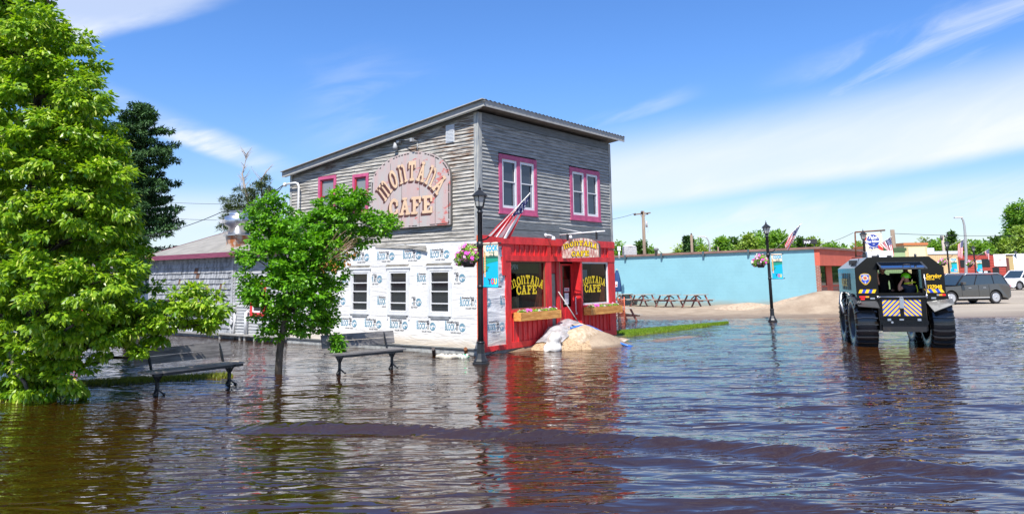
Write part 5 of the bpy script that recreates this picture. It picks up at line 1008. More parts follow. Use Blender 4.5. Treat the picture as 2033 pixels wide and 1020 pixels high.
cx = -.06; HW, RW = 1.14, .79
def sec(y, dz=0): return [(cx - HW, y, 1.42), (cx - HW, y, 2.36 + dz), (cx - RW, y, 2.66 + dz), (cx + RW, y, 2.66 + dz), (cx + HW, y, 2.36 + dz), (cx + HW, y, 1.42)]
mb = MB(); yb, yf = -.75, 2.62; a_, b_ = sec(yb), sec(yf - .35)
for i in range(5): 
    if i == 0: continue                                        # left side is built around its window below
    if i == 4: continue
    mb.poly([a_[i], a_[i + 1], b_[i + 1], b_[i]])
def side(x, s):
    y0, y1, z0, z1 = .33, 1.62, 1.74, 2.20
    for A0, A1, B0, B1 in ((yb, yf, 1.42, z0), (yb, yf, z1, 2.36), (yb, y0, z0, z1), (y1, yf, z0, z1)): mb.poly([(x, A0, B0), (x, A1, B0), (x, A1, B1), (x, A0, B1)])
    mb.poly([(x, yf, 1.42), (x, yf, 2.36), (x, yf - .35, 2.36), (x, yf - .35, 1.42)][::-1]) if False else None
side(cx - HW, -1); side(cx + HW, 1)
ft = [(cx - HW, yf, 1.42), (cx - HW, yf, 2.36), (cx - RW, yf - .35, 2.66), (cx + RW, yf - .35, 2.66), (cx + HW, yf, 2.36), (cx + HW, yf, 1.42)]
mb.poly([(cx - HW, yf, 1.42), (cx + HW, yf, 1.42), (cx + HW, yf, 1.70), (cx - HW, yf, 1.70)]); mb.poly([(cx - HW, yf, 2.30), (cx + HW, yf, 2.30), (cx + HW, yf, 2.36), (cx + RW, yf - .35, 2.66), (cx - RW, yf - .35, 2.66), (cx - HW, yf, 2.36)])
for xx in (cx - HW, cx - .05, cx + HW - .1): mb.poly([(xx, yf, 1.7), (xx + .1, yf, 1.7), (xx + .1, yf, 2.3), (xx, yf, 2.3)])
mb.poly([(cx - HW, yf - .35, 2.36), (cx - RW, yf - .35, 2.66), (cx - HW, yf, 2.36)]); mb.poly([(cx + HW, yf - .35, 2.36), (cx + RW, yf - .35, 2.66), (cx + HW, yf, 2.36)])
# rear wall around the hatch opening
ox0, ox1, oz0, oz1 = -.62, .50, 1.66, 2.50
mb.poly([(cx - HW, yb, 1.42), (ox0, yb, 1.42), (ox0, yb, 2.66), (cx - RW, yb, 2.66), (cx - HW, yb, 2.36)]); mb.poly([(ox1, yb, 1.42), (cx + HW, yb, 1.42), (cx + HW, yb, 2.36), (cx + RW, yb, 2.66), (ox1, yb, 2.66)]); mb.poly([(ox0, yb, oz1), (ox1, yb, oz1), (ox1, yb, 2.66), (ox0, yb, 2.66)]); mb.poly([(ox0, yb, 1.42), (ox1, yb, 1.42), (ox1, yb, oz0), (ox0, yb, oz0)])
mb.poly([(cx - HW, yb, 1.42), (cx + HW, yb, 1.42), (cx + HW, yf, 1.42), (cx - HW, yf, 1.42)])
for z in (1.63,): mb.box(cx - HW - .015, ox0, yb - .012, yb - .002, z, z + .014); mb.box(ox1, cx + HW + .015, yb - .012, yb - .002, z, z + .014); mb.box(cx - HW - .012, cx - HW - .002, yb, yf, z, z + .014)
body = mb.build('body', BP, atv)
mb = MB(); mb.box(-.66, .56, yb, 2.5, .62, 1.415); mb.box(-.60, .50, yb - .10, yb, .60, .80); mb.build('hull', pmat('satin_black', (.012, .012, .013), .45, vscale=5, col2=(.045, .032, .022), vsharp=(.3, .5)), atv)
mb = MB(); mb.box(ox0 - .03, ox1 + .04, yb - .045, yb - .003, .86, 1.56); mb.box(ox0 - .05, ox1 + .06, yb - .14, yb - .05, .80, .90); mb.box(ox0 - .02, ox1 + .03, yb - .075, yb - .046, .97, .985); tg = mb.build('tailgate', BP, atv)
mb = MB(); mb.tube([(ox0 - .04, yb - .09, 1.555), (ox1 + .06, yb - .09, 1.555)], .022, 8); mb.box(-.125, -.02, yb - .12, yb - .046, 1.24, 1.52); mb.tube([(ox0 - .05, yb - .03, 1.53), (ox0 - .05, yb - .10, 1.53), (ox0 - .05, yb - .10, 1.58)], .03, 6); mb.tube([(ox1 + .07, yb - .03, 1.53), (ox1 + .07, yb - .10, 1.53), (ox1 + .07, yb - .10, 1.62)], .03, 6); mb.tube([(ox1 + .09, yb - .05, 1.62), (ox1 + .06, yb - .05, 2.17)], .022, 8)
for x in (-.46, .30): mb.box(x, x + .09, yb - .07, yb - .046, .90, .955)
mb.box(-.16, -.05, yb - .08, yb - .046, .91, .95); mb.lathe([(.035, 0), (.03, .05)], 10, (0, 0, 0), 0, True, Matrix.Translation((-.36, yb - .10, .86)) @ Matrix.Rotation(PI / 2, 4, 'X')); mb.build('latch_hardware', CHR, tg)
mb = MB(); BFr = frame((0, yb - .05, 0), (1, 0, 0))
def stripes(x0, x1, z0, z1, dirn, n, skew):
    """chevron panel: yellow field with blue diagonal bands clipped to the rectangle"""
    mb.mesh([(x0, 0, z0), (x1, 0, z0), (x1, 0, z1), (x0, 0, z1)], [(0, 1, 2, 3)], BFr, 0); w = x1 - x0; h = z1 - z0; per = (w + h) / n
    for i in range(-1, n + 2):
        s = i * per; P = []
        # band between lines  X + dir*Z = s .. s+per/2 , X in 0..w, Z in 0..h
        poly = [(0, 0), (w, 0), (w, h), (0, h)]
        for lim, sg_ in ((s, 1), (s + per / 2, -1)):
            out = []
            for k in range(len(poly)):
                p, q = poly[k], poly[(k + 1) % len(poly)]; fp = ((p[0] + (p[1] if dirn > 0 else h - p[1])) - lim) * sg_; fq = ((q[0] + (q[1] if dirn > 0 else h - q[1])) - lim) * sg_
                if fp >= 0: out.append(p)
                if fp * fq < 0: r_ = fp / (fp - fq); out.append((p[0] + (q[0] - p[0]) * r_, p[1] + (q[1] - p[1]) * r_))
            poly = out
            if len(poly) < 3: break
        if len(poly) >= 3: mb.mesh([(x0 + a, -.002, z0 + b) for a, b in poly], [tuple(range(len(poly)))], BFr, 1)
stripes(-.56, -.125, 1.03, 1.47, -1, 7, 1); stripes(-.02, .42, 1.03, 1.47, 1, 7, 1); mb.build('chevron_panel', [VY, VB], tg)
mb = MB(); BF2 = frame((0, yb - .004, 0), (1, 0, 0))
def slant(x0, x1, z0, z1, lean, cols):
    n = len(cols)
    for i, c in enumerate(cols): a, b = x0 + (x1 - x0) * i / n, x0 + (x1 - x0) * (i + 1) / n; mb.mesh([(a, 0, z0), (b, 0, z0), (b + lean, 0, z1), (a + lean, 0, z1)], [(0, 1, 2, 3)], BF2, c)
slant(-1.15, -.72, 1.66, 1.76, .045, [0, 1, 0, 1, 0]); slant(.60, 1.05, 1.66, 1.76, -.06, [0, 1, 0, 1, 0])
def shield(s, mi, off):
    P = []
    for i in range(24):
        a = i / 24 * 2 * PI; r_ = 1.0 if math.sin(a) > 0 else 1.0; x = math.cos(a) * (1 if math.sin(a) > -.05 else (1 - .35 * abs(math.sin(a)) ** 1.5)); z = math.sin(a) * (.72 if math.sin(a) > 0 else 1.12); P.append((x * .155 * s - .945, -off, z * .175 * s + 2.085))
    mb.mesh(P, [tuple(range(24))], BF2, mi)
shield(1.0, 0, .001); shield(.93, 3, .002); shield(.88, 0, .003); shield(.84, 1, .004)
for r_, mi, off in ((.072, 2, .006), (.062, 0, .007), (.03, 4, .009)): mb.mesh([(-.945 + r_ * math.cos(i * .314), -off, 2.08 + r_ * math.sin(i * .314)) for i in range(20)], [tuple(range(20))], BF2, mi)
for i in range(6): a = i * PI / 3 + .3; mb.mesh([(-.945 + .046 * math.cos(a) + .014 * math.cos(j * 1.257), -.0085, 2.08 + .046 * math.sin(a) + .014 * math.sin(j * 1.257)) for j in range(5)], [tuple(range(5))], BF2, 1)
mb.mesh([(-.945 + (.028 if i % 2 == 0 else .012) * math.sin(i * PI / 5), -.006, 1.955 + (.028 if i % 2 == 0 else .012) * math.cos(i * PI / 5)) for i in range(10)], [tuple(range(10))], BF2, 2)
g = textgeo('ST. LOUIS COUNTY', .034, .0012, 'CENTER', .72); mb.mesh([(a - .945, -.006, c + 2.165) for a, _, c in g[0]], g[1], BF2, 2)
for sx_ in (-1, 1): mb.mesh([(-.945 + sx_ * .085, -.006, 2.02), (-.945 + sx_ * .105, -.006, 2.03), (-.945 + sx_ * .125, -.006, 2.12), (-.945 + sx_ * .10, -.006, 2.12)], [(0, 1, 2, 3)], BF2, 0)
g = textgeo('Serving', .17, .004, 'LEFT', .78, .35); mb.mesh([(a + .60, -.001, c + 2.06) for a, _, c in g[0]], g[1], BF2, 0)
g = textgeo('SINCE 1958', .045, .002, 'LEFT', .9); mb.mesh([(a + .62, -.001, c + 2.01) for a, _, c in g[0]], g[1], BF2, 0)
g = textgeo('127048', .135, .005, 'LEFT', .92); mb.mesh([(a + .62, -.001, c + 1.775) for a, _, c in g[0]], g[1], BF2, 0)
mb.build('markings', [VY, VB, pmat('paper_white', (.7, .7, .7), .6), pmat('ink_black', (.02, .02, .02), .6), pmat('emblem_red', (.5, .03, .05), .5)], body)
# raised hatch window with handle
mb = MB(); h0, h1 = Vector((0, yb - .01, 2.52)), Vector((0, yb - .60, 2.345)); d_ = (h1 - h0)
for x0, x1, t0, t1 in ((ox0 - .0, ox0 + .05, 0, 1), (ox1 - .05, ox1 + .04, 0, 1), (ox0, ox1, 0, .09), (ox0, ox1, .92, 1)): p, q = h0 + d_ * t0, h0 + d_ * t1; mb.mesh([(x0, p.y, p.z), (x1, p.y, p.z), (x1, q.y, q.z), (x0, q.y, q.z), (x0, p.y, p.z - .03), (x1, p.y, p.z - .03), (x1, q.y, q.z - .03), (x0, q.y, q.z - .03)], [(0, 1, 2, 3), (7, 6, 5, 4), (0, 4, 5, 1), (2, 6, 7, 3), (1, 5, 6, 2), (0, 3, 7, 4)])
for x in (ox0 + .06, ox1 - .1): mb.lathe([(.03, 0), (.035, .05), (.02, .08)], 8, (x, yb + .02, 2.655))
mb.tube([(ox0 + .02, yb - .4, 2.42), (ox0 + .03, yb - .03, 2.15)], .012, 6); hat = mb.build('hatch', pmat('hatch_frame', (.05, .055, .06), .3), atv)
mb = MB(); p, q = h0 + d_ * .07, h0 + d_ * .95; mb.poly([(ox0 + .03, p.y, p.z - .035), (ox1 - .02, p.y, p.z - .035), (ox1 - .02, q.y, q.z - .035), (ox0 + .03, q.y, q.z - .035)]); mb.poly([(ox0 + .03, p.y, p.z + .004), (ox1 - .02, p.y, p.z + .004), (ox1 - .02, q.y, q.z + .004), (ox0 + .03, q.y, q.z + .004)]); mb.build('glass', pmat('hatch_glass', (.62, .72, .85), .05, metal=1, spec=1), hat)
mb = MB(); mb.tube([(-.05, h1.y + .08, 2.38), (-.03, h1.y + .06, 2.44), (.12, h1.y + .06, 2.44), (.14, h1.y + .08, 2.38)], .014, 6); mb.build('handle', IR, hat)
# side windows with bars and RESCUE lettering
for s in (-1, 1):
    x = cx + s * HW; mb = MB(); mb.box(x - .004, x + .004, .33, 1.62, 1.74, 2.20); w = mb.build('side_window', pmat('tinted_glass', (.03, .035, .035), .05), atv)
    mb = MB(); xo = x + s * .02
    for q in (.33, .78, 1.2, 1.60): mb.box(xo - .01, xo + .01, q, q + .03, 1.72, 2.22)
    mb.build('window_bar', IR, w)
    mb = MB(); g = textgeo('RESCUE', .30, .010, 'LEFT', 1.05); Fs = frame((x + s * .035, yf - .55, 0), (0, -1, 0)) if s < 0 else frame((x + .035, .1, 0), (0, 1, 0)); mb.mesh([(a + .35, 0, c + 1.84) for a, _, c in g[0]], g[1], Fs); mb.build('lettering', VY, w)
# tail lights, mudguards, roof fittings
mb = MB()
for x0, x1, z0, z1, mi in ((-1.13, -.97, 1.535, 1.575, 0), (-.97, -.88, 1.535, 1.575, 1), (-1.10, -1.0, 1.475, 1.515, 0), (.98, 1.03, 1.575, 1.62, 0), (.90, .98, 1.575, 1.62, 1), (.84, .90, 1.575, 1.62, 2), (1.03, 1.06, 1.575, 1.62, 0)): mb.box(x0, x1, yb - .025, yb - .003, z0, z1, mi)
for x in (-.85, .70): mb.box(x, x + .12, yb - .012, yb - .003, 1.49, 1.535, 2)
mb.build('tail_light', [TLR, TLA, CHR], atv)
mb = MB(); mb.mesh([(-1.27, yb - .02, 1.44), (-.68, yb - .02, 1.44), (-.66, yb - .22, 1.25), (-1.20, yb - .22, 1.30), (-1.27, yb + .02, 1.415), (-.68, yb + .02, 1.415)], [(0, 1, 2, 3), (0, 4, 5, 1)]); mb.mesh([(cx - HW - .08, -.9, 1.36), (cx - HW - .08, -.5, 1.52), (cx - HW - .08, .5, 1.56), (cx - HW - .08, .85, 1.30), (cx - HW + .1, -.9, 1.40), (cx - HW + .1, -.5, 1.56), (cx - HW + .1, .5, 1.6), (cx - HW + .1, .85, 1.34), (cx - HW - .08, -.85, 1.28), (cx - HW - .08, -.48, 1.44), (cx - HW - .08, .46, 1.48), (cx - HW - .08, .78, 1.26)], [(0, 1, 5, 4), (1, 2, 6, 5), (2, 3, 7, 6), (0, 8, 9, 1), (1, 9, 10, 2), (2, 10, 11, 3)]); mb.build('mudguard', pmat('guard_dark', (.05, .052, .055), .35, metal=.3), atv)
mb = MB(); mb.mesh([(.56, yb - .03, 1.42), (1.22, yb - .03, 1.50), (1.20, yb - .25, 1.36), (.68, yb - .32, 1.16)], [(0, 1, 2, 3)]); mb.mesh([(.56, yb - .033, 1.41), (1.22, yb - .033, 1.49), (1.20, yb - .253, 1.35), (.68, yb - .323, 1.15)], [(3, 2, 1, 0)]); mb.build('mudguard', pmat('guard_bare', (.22, .22, .21), .4, metal=.6, var=.4, vscale=5), atv, label='bare metal right mudguard bent outwards')
mb = MB(); p = [(cx - HW - .05, yf + .02, 1.60), (cx - HW - .09, yf - .0, 1.30), (cx - HW - .05, yf - .2, 1.02)]; mb.tube([(cx - HW + .05, 1.55, 1.62), (cx - HW - .10, 1.55, 1.60), (cx - HW - .16, 1.35, 1.35), (cx - HW - .12, 1.05, 1.0)], .05, 8); mb.build('exhaust_pipe', pmat('dull_steel', (.30, .31, .32), .35, metal=.9), atv)
# white roof unit, camera, side flood lamp
q0, q1 = AP(1722, 509, 1.1), AP(1772, 498, 1.1)
mb = MB(); mb.box(q0.x, q1.x, 1.1, 1.75, 2.66, q1.z); ru = mb.build('roof_unit', PW, atv, bevel=.02)
mb = MB(); mb.box(q0.x + .12, q0.x + .27, 1.085, 1.099, 2.69, 2.74); mb.box(q1.x - .17, q1.x - .04, 1.085, 1.099, 2.69, 2.74); mb.build('vent', IR, ru)
mb = MB(); c_ = AP(1715, 505, .9); mb.box(c_.x - .03, c_.x + .06, .85, 1.0, 2.66, 2.80); mb.lathe([(.035, 0), (.045, .06)], 8, (c_.x + .01, .9, 2.80)); mb.tube([(c_.x, .9, 2.72), (c_.x - .35, .9, 2.68)], .012, 6); mb.build('roof_camera', IR, atv)
mb = MB(); mb.box(-1.10, -.90, .55, .75, 2.50, 2.60); mb.mesh([(-1.12, .50, 2.46), (-1.12, .80, 2.46), (-.86, .8, 2.60), (-.86, .5, 2.60), (-1.12, .5, 2.60), (-1.12, .8, 2.60)], [(0, 1, 5, 4), (4, 5, 2, 3), (0, 4, 3), (1, 2, 5)]); mb.build('flood_lamp', IR, atv)
# wheels
def wheel_mesh():
    T = MB(); Rw, Ww = .80, .29
    prof = [(.40, -.20), (.42, -.27), (.60, -.30), (.72, -.285), (.765, -.24), (.775, -.12), (.775, .12), (.765, .24), (.72, .285), (.60, .30), (.42, .27), (.40, .20)]
    RM = Matrix.Rotation(PI / 2, 4, 'Y'); n = 48; k = len(T.v)
    for r_, x in prof:
        for j in range(n): a = 2 * PI * j / n; T.v.append((x, r_ * math.cos(a), r_ * math.sin(a)))
    for i in range(len(prof) - 1):
        for j in range(n): T.f.append((k + i * n + j, k + i * n + (j + 1) % n, k + (i + 1) * n + (j + 1) % n, k + (i + 1) * n + j)); T.m.append(0); T.sm.append(True)
    nl = 28
    for j in range(nl):                                        # paddle lugs right across the tread, bowed like the real ones
        a = 2 * PI * j / nl
        pts = []
        for x, r_, da in ((-.305, .70, .035), (-.27, .83, .02), (-.12, .855, .0), (.12, .855, .0), (.27, .83, .02), (.305, .70, .035)):
            pts.append([(x, r2 * math.cos(a + da + w_), r2 * math.sin(a + da + w_)) for r2, w_ in ((.74 if abs(x) < .3 else .66, -.030), (r_, -.014), (r_, .014), (.74 if abs(x) < .3 else .66, .030))])
        for i in range(len(pts) - 1): 
            k = len(T.v); T.v += pts[i] + pts[i + 1]
            for q in range(3): T.f.append((k + q, k + q + 1, k + 5 + q, k + 4 + q)); T.m.append(1); T.sm.append(False)
        for e in (pts[0], pts[-1]): T.poly(e)
    Rm = MB(); k = 0; prof = [(.42, -.27), (.40, -.20), (.36, -.14), (.20, -.12), (.14, -.18), (.02, -.18)]
    for r_, x in prof:
        for j in range(n): a = 2 * PI * j / n; Rm.v.append((x, r_ * math.cos(a), r_ * math.sin(a)))
    for i in range(len(prof) - 1):
        for j in range(n): Rm.f.append((i * n + j, i * n + (j + 1) % n, (i + 1) * n + (j + 1) % n, (i + 1) * n + j)); Rm.m.append(0); Rm.sm.append(True)
    Rm.lathe([(.40, .10), (.05, .10)], 32, (0, 0, 0), 0, True, RM)
    for j in range(8): a = j * PI / 4; Rm.tube([(-.20, .27 * math.cos(a), .27 * math.sin(a)), (-.14, .27 * math.cos(a), .27 * math.sin(a))], .03, 6)
    return T, Rm
T, Rm = wheel_mesh(); wh = T.build('wheel', [TY, pmat('tyre_lug', (.022, .023, .025), .16, spec=.9)], atv, loc=(-.975, 0, .80)); rm = Rm.build('rim', RIM, wh)  # lugs coloured lighter than the tyre to suggest their glossy highlights
for x, y, mir in ((.96, 0, 1), (-.975, 1.90, 0), (.96, 1.90, 1)):
    c = wh.copy(); COL.objects.link(c); c.parent = atv; c.location = (x, y, .80); d = rm.copy(); COL.objects.link(d); d.parent = c
    if mir: c.rotation_euler = (0, 0, PI)
# interior floor and seats so that the cabin reads dark
mb = MB(); mb.box(-1.1, 1.0, -.70, 2.4, 1.43, 1.47); mb.box(-.95, -.55, -.3, 1.2, 1.47, 1.75); mb.box(.45, .9, -.3, 1.2, 1.47, 1.75); mb.box(-.5, -.1, 1.3, 1.45, 1.47, 2.2); mb.box(.1, .5, 1.3, 1.45, 1.47, 2.2); mb.box(-.12, -.06, 1.5, 1.56, 1.47, 2.64); mb.build('cabin_seat', pmat('cabin_black', (.012, .011, .011), .7), atv)
mb = MB(); mb.poly([(cx - HW + .1, yf - .005, 1.72), (cx + HW - .1, yf - .005, 1.72), (cx + HW - .1, yf - .005, 2.28), (cx - HW + .1, yf - .005, 2.28)]); mb.build('windscreen', CLEAR, atv)
# ============================================================ PEOPLE
def skinned(name, joints, edges, mat, parent, levels=2, label=None):
    me = bpy.data.meshes.new(name); me.from_pydata([j[:3] for j in joints], edges, []); me.materials.append(mat); o = bpy.data.objects.new(name, me); COL.objects.link(o)
    if parent: o.parent = parent
    s = o.modifiers.new('skin', 'SKIN'); s.use_smooth_shade = True; s.branch_smoothing = .6
    for i, j in enumerate(joints): r_ = j[3]; me.skin_vertices[0].data[i].radius = (r_, j[4] if len(j) > 4 else r_)
    me.skin_vertices[0].data[0].use_root = True
    ss = o.modifiers.new('sub', 'SUBSURF'); ss.levels = levels; ss.render_levels = levels; return o
SKIN = pmat('skin', (.55, .27, .18), .5); NAVY = pmat('navy_shirt', (.012, .022, .045), .8, var=.3, vscale=9); BLKC = pmat('black_clothing', (.010, .009, .010), .85); HELG = pmat('lime_helmet', (.20, .85, .01), .25, coat=.4); VEST = pmat('lime_vest', (.62, .75, .02), .6)
def person(label, pos, joints, edges, clothes, cmat, head, headr=.1, helmet=None, face=0):
    t = thing('person', label, 'person', (0, 0, 0)); t.matrix_world = AM @ Matrix.Translation(pos)
    b = skinned('body', joints, edges, SKIN, t); b.data.materials[0] = SKIN if True else SKIN
    cj, ce = clothes; skinned('clothing', cj, ce, cmat, t)
    return t
def head_mesh(t, c, face_az, helmet=None, hair=None):
    """head with brow, nose, chin and ears; face_az is where it looks, 0 = forward"""
    hm = MB(); Mh = Matrix.Translation(c) @ Matrix.Rotation(face_az, 4, 'Z'); n = 20; prof = [(.0, -.125), (.035, -.12), (.052, -.10), (.066, -.06), (.075, -.01), (.078, .03), (.076, .07), (.062, .10), (.035, .122), (0, .128)]
    v = []; f = []
    for r_, z in prof:
        for i in range(n):
            a = 2 * PI * i / n; fr = math.sin(a); x, y = r_ * math.cos(a), r_ * 1.22 * fr
            if fr > .9: y += .018 * math.exp(-((z + .015) / .022) ** 2) + .008 * math.exp(-((z + .085) / .02) ** 2) - .006 * math.exp(-((z - .02) / .012) ** 2)
            v.append((x, y, z))
    for j in range(len(prof) - 1):
        for i in range(n): f.append((j * n + i, j * n + (i + 1) % n, (j + 1) * n + (i + 1) % n, (j + 1) * n + i))
    hm.mesh(v, f, Mh, 0, True)
    for s in (-1, 1): hm.lathe([(.0, -.03), (.014, -.015), (.016, .01), (0, .03)], 8, (s * .08, -.005, 0), 0, True, Mh); hm.lathe([(0, -.008), (.010, 0), (0, .008)], 8, (s * .03, .088, .022), 1, True, Mh)
    hm.mesh([(-.025, .087, -.055), (.025, .087, -.055), (.022, .09, -.062), (-.022, .09, -.062)], [(0, 1, 2, 3)], Mh, 2)
    o = hm.build('head', [SKIN, pmat('eye_dark', (.02, .02, .02), .2), pmat('lips', (.35, .1, .08), .5)], t)
    if helmet:
        mb = MB(); prof = [(.118, -.005), (.122, .03), (.118, .075), (.10, .115), (.065, .142), (.02, .152)]; v = []; f = []
        for r_, z in prof:
            for i in range(24): a = 2 * PI * i / 24; q = 1 + .035 * (abs(math.sin(3 * a)) > .8); v.append((r_ * math.cos(a) * q, r_ * 1.18 * math.sin(a) * q + (.02 if math.sin(a) > .8 and z < .01 else 0), z))
        for j in range(5):
            for i in range(24): f.append((j * 24 + i, j * 24 + (i + 1) % 24, (j + 1) * 24 + (i + 1) % 24, (j + 1) * 24 + i))
        f.append(tuple(5 * 24 + i for i in range(24))); mb.mesh(v, f, Mh, 0, True); mb.build('helmet', helmet, t)
    if hair:
        mb = MB(); mb.lathe([(.082, -.02), (.088, .03), (.085, .08), (.06, .12), (.02, .138)], 18, (0, -.012, 0), 0, True, Mh); mb.build('hair' if hair != 'cap' else 'cap', BLKC, t)
def hand(t, wrist, dirv, up, s=1, mat=SKIN, curl=.5):
    """palm, four bent fingers and a thumb from the palm's side"""
    d, u_ = Vector(dirv).normalized(), Vector(up).normalized(); x = d.cross(u_).normalized(); w = Vector(wrist); mb = MB()
    mb.tube([w - d * .01, w + d * .03, w + d * .085], [.026, .036, .034], 8)
    for k, (o, ln) in enumerate(((-.028, .062), (-.010, .072), (.009, .068), (.027, .052))):
        b = w + d * .08 + x * o; m_ = b + d * ln * .5 - u_ * ln * .15 * curl; e = m_ + d * ln * .35 - u_ * ln * .45 * curl; mb.tube([b, m_, e], [.0105, .0095, .0075], 6)
    b = w + d * .03 - x * .03 * s; mb.tube([b, b + d * .03 - x * .025 * s, b + d * .06 - x * .028 * s - u_ * .01], [.012, .011, .008], 6); return mb.build('hand', mat, t)
# seated figure in black, dark against the light, looking back
J = [(0, 0, 0, .14, .12), (0, 0, .25, .15, .11), (0, 0, .47, .17, .11), (0, 0, .56, .06), (0, 0, .62, .05), (.19, 0, .46, .07), (.27, .05, .22, .055), (.22, -.12, .05, .045), (-.19, 0, .46, .07), (-.28, .02, .22, .055), (-.30, -.15, .02, .045), (.12, -.25, .0, .085), (.14, -.42, -.12, .06), (-.12, -.25, .0, .085), (-.14, -.42, -.12, .06)]
E_ = [(0, 1), (1, 2), (2, 3), (3, 4), (2, 5), (5, 6), (6, 7), (2, 8), (8, 9), (9, 10), (0, 11), (11, 12), (0, 13), (13, 14)]
p = thing('person', 'person in black clothes and dark cap in the left half of the hatch', 'person', (0, 0, 0)); p.matrix_world = AM @ Matrix.Translation((-.31, .25, 1.66)); skinned('body', J, E_, BLKC, p); head_mesh(p, (0, -.01, .66 - .02), PI, None, 'cap'); hand(p, (.22, -.12, .05), (-.2, -1, 0), (0, 0, 1), 1, SKIN); hand(p, (-.30, -.15, .02), (.2, -1, 0), (0, 0, 1), -1, SKIN)
# figure in the lime helmet, back to us, arm raised to the helmet
p = thing('person', 'person in lime green helmet and navy shirt with one bare arm raised', 'person', (0, 0, 0)); p.matrix_world = AM @ Matrix.Translation((.22, -.42, 1.58))
J = [(0, .05, -.1, .14, .11), (.02, 0, .12, .155, .12), (.04, .02, .28, .17, .11), (.0, .05, .37, .06), (-.02, .06, .43, .05), (-.16, -.02, .25, .065), (-.27, -.12, .14, .05), (-.25, -.08, .28, .038), (-.15, -.04, .44, .03), (.20, .0, .22, .07), (.27, .02, .05, .055), (.20, .2, .0, .045), (.12, .3, -.08, .08), (-.12, .3, -.08, .08)]
E_ = [(0, 1), (1, 2), (2, 3), (3, 4), (2, 5), (5, 6), (6, 7), (7, 8), (2, 9), (9, 10), (10, 11), (0, 12), (0, 13)]
skinned('body', J, E_, SKIN, p); J2 = [(0, .05, -.1, .155, .125), (.02, 0, .12, .17, .135), (.04, .02, .28, .18, .12), (-.15, -.02, .25, .085), (-.205, -.065, .20, .07), (.20, .0, .22, .09), (.26, .02, .08, .075), (.02, .04, .33, .09)]
skinned('shirt', J2, [(0, 1), (1, 2), (2, 3), (3, 4), (2, 5), (5, 6), (2, 7)], NAVY, p); head_mesh(p, (-.03, .06, .49), .3, HELG, None); hand(p, (-.15, -.04, .43), (.35, .1, .8), (-.8, -.2, .3), 1)
mb = MB(); mb.tube([(-.12, -.11, .33), (0, -.12, .345), (.12, -.10, .37), (.20, -.03, .36)], [.02, .024, .022, .018], 8); mb.tube([(.18, -.12, .30), (.20, -.15, .15), (.18, -.14, .0)], .016, 6); mb.build('vest_strap', VEST, p)
# third rescuer further forward
J = [(0, 0, 0, .14, .12), (0, 0, .25, .15, .11), (0, 0, .45, .17, .11), (0, 0, .55, .06), (0, 0, .61, .05), (.2, 0, .44, .07), (.27, .1, .2, .055), (.2, .3, .1, .045), (-.2, 0, .44, .07), (-.27, .1, .2, .055), (-.2, .3, .1, .045)]
p = thing('person', 'person in yellow green helmet half hidden at the front of the vehicle cabin', 'person', (0, 0, 0)); p.matrix_world = AM @ Matrix.Translation((.42, .75, 1.70)); skinned('body', J, [(0, 1), (1, 2), (2, 3), (3, 4), (2, 5), (5, 6), (6, 7), (2, 8), (8, 9), (9, 10)], BLKC, p); head_mesh(p, (0, 0, .64), .2, pmat('yellow_helmet', (.55, .75, .05), .35))
# fourth at the left edge of the opening
p = thing('person', 'person at the left edge of the hatch with a bare forearm showing', 'person', (0, 0, 0)); p.matrix_world = AM @ Matrix.Translation((-.72, -.25, 1.62)); J = [(0, 0, 0, .13, .11), (0, 0, .25, .14, .11), (0, 0, .45, .15, .1), (0, 0, .54, .06), (0, 0, .60, .05), (.13, -.03, .44, .06), (.17, -.14, .26, .05), (.15, -.22, .40, .036), (.14, -.24, .52, .028)]
skinned('body', J, [(0, 1), (1, 2), (2, 3), (3, 4), (2, 5), (5, 6), (6, 7), (7, 8)], SKIN, p); skinned('shirt', [(0, 0, 0, .145, .125), (0, 0, .25, .155, .125), (0, 0, .45, .165, .11), (.13, -.03, .44, .075), (.17, -.12, .28, .062)], [(0, 1), (1, 2), (2, 3), (3, 4)], pmat('grey_shirt', (.35, .35, .36), .8), p); head_mesh(p, (0, 0, .64), PI, None, 'cap'); hand(p, (.14, -.24, .51), (0, -.1, 1), (-1, 0, 0), 1)
# ============================================================ CARS (local: x forward, y left, z up)
def make_wheel(parent, x, y, r, rimmat, side):
    w = MB(); RM = Matrix.Translation((0, 0, 0)) @ Matrix.Rotation(-PI / 2 * side, 4, 'X')
    w.lathe([(r * .66, -.11), (r * .96, -.11), (r, -.08), (r, .08), (r * .96, .11), (r * .68, .11), (r * .66, .09)], 28, (0, 0, 0), 0, True, RM); ty = w.build('wheel', pmat('car_tyre', (.02, .02, .021), .8), parent, loc=(x, y, r))
    q = MB(); q.lathe([(r * .70, .10), (r * .66, .112), (r * .62, .09), (r * .60, .03), (.001, .03)], 28, (0, 0, 0), 1, True, RM)
    for k in range(10): a = k * 2 * PI / 10; q.mesh([(r * .10 * math.cos(a + 1.2), r * .10 * math.sin(a + 1.2), .10), (r * .10 * math.cos(a - 1.2), r * .10 * math.sin(a - 1.2), .10), (r * .64 * math.cos(a - .13), r * .64 * math.sin(a - .13), .085), (r * .64 * math.cos(a + .13), r * .64 * math.sin(a + .13), .085)], [(0, 1, 2, 3)], RM, 0)
    q.lathe([(r * .16, .07), (r * .14, .115), (.001, .118)], 14, (0, 0, 0), 0, True, RM); q.lathe([(r * .70, .098), (r * .70, .113), (r * .60, .105)], 28, (0, 0, 0), 0, True, RM); q.build('rim', [rimmat, pmat('wheel_well', (.01, .01, .01), .8)], ty)
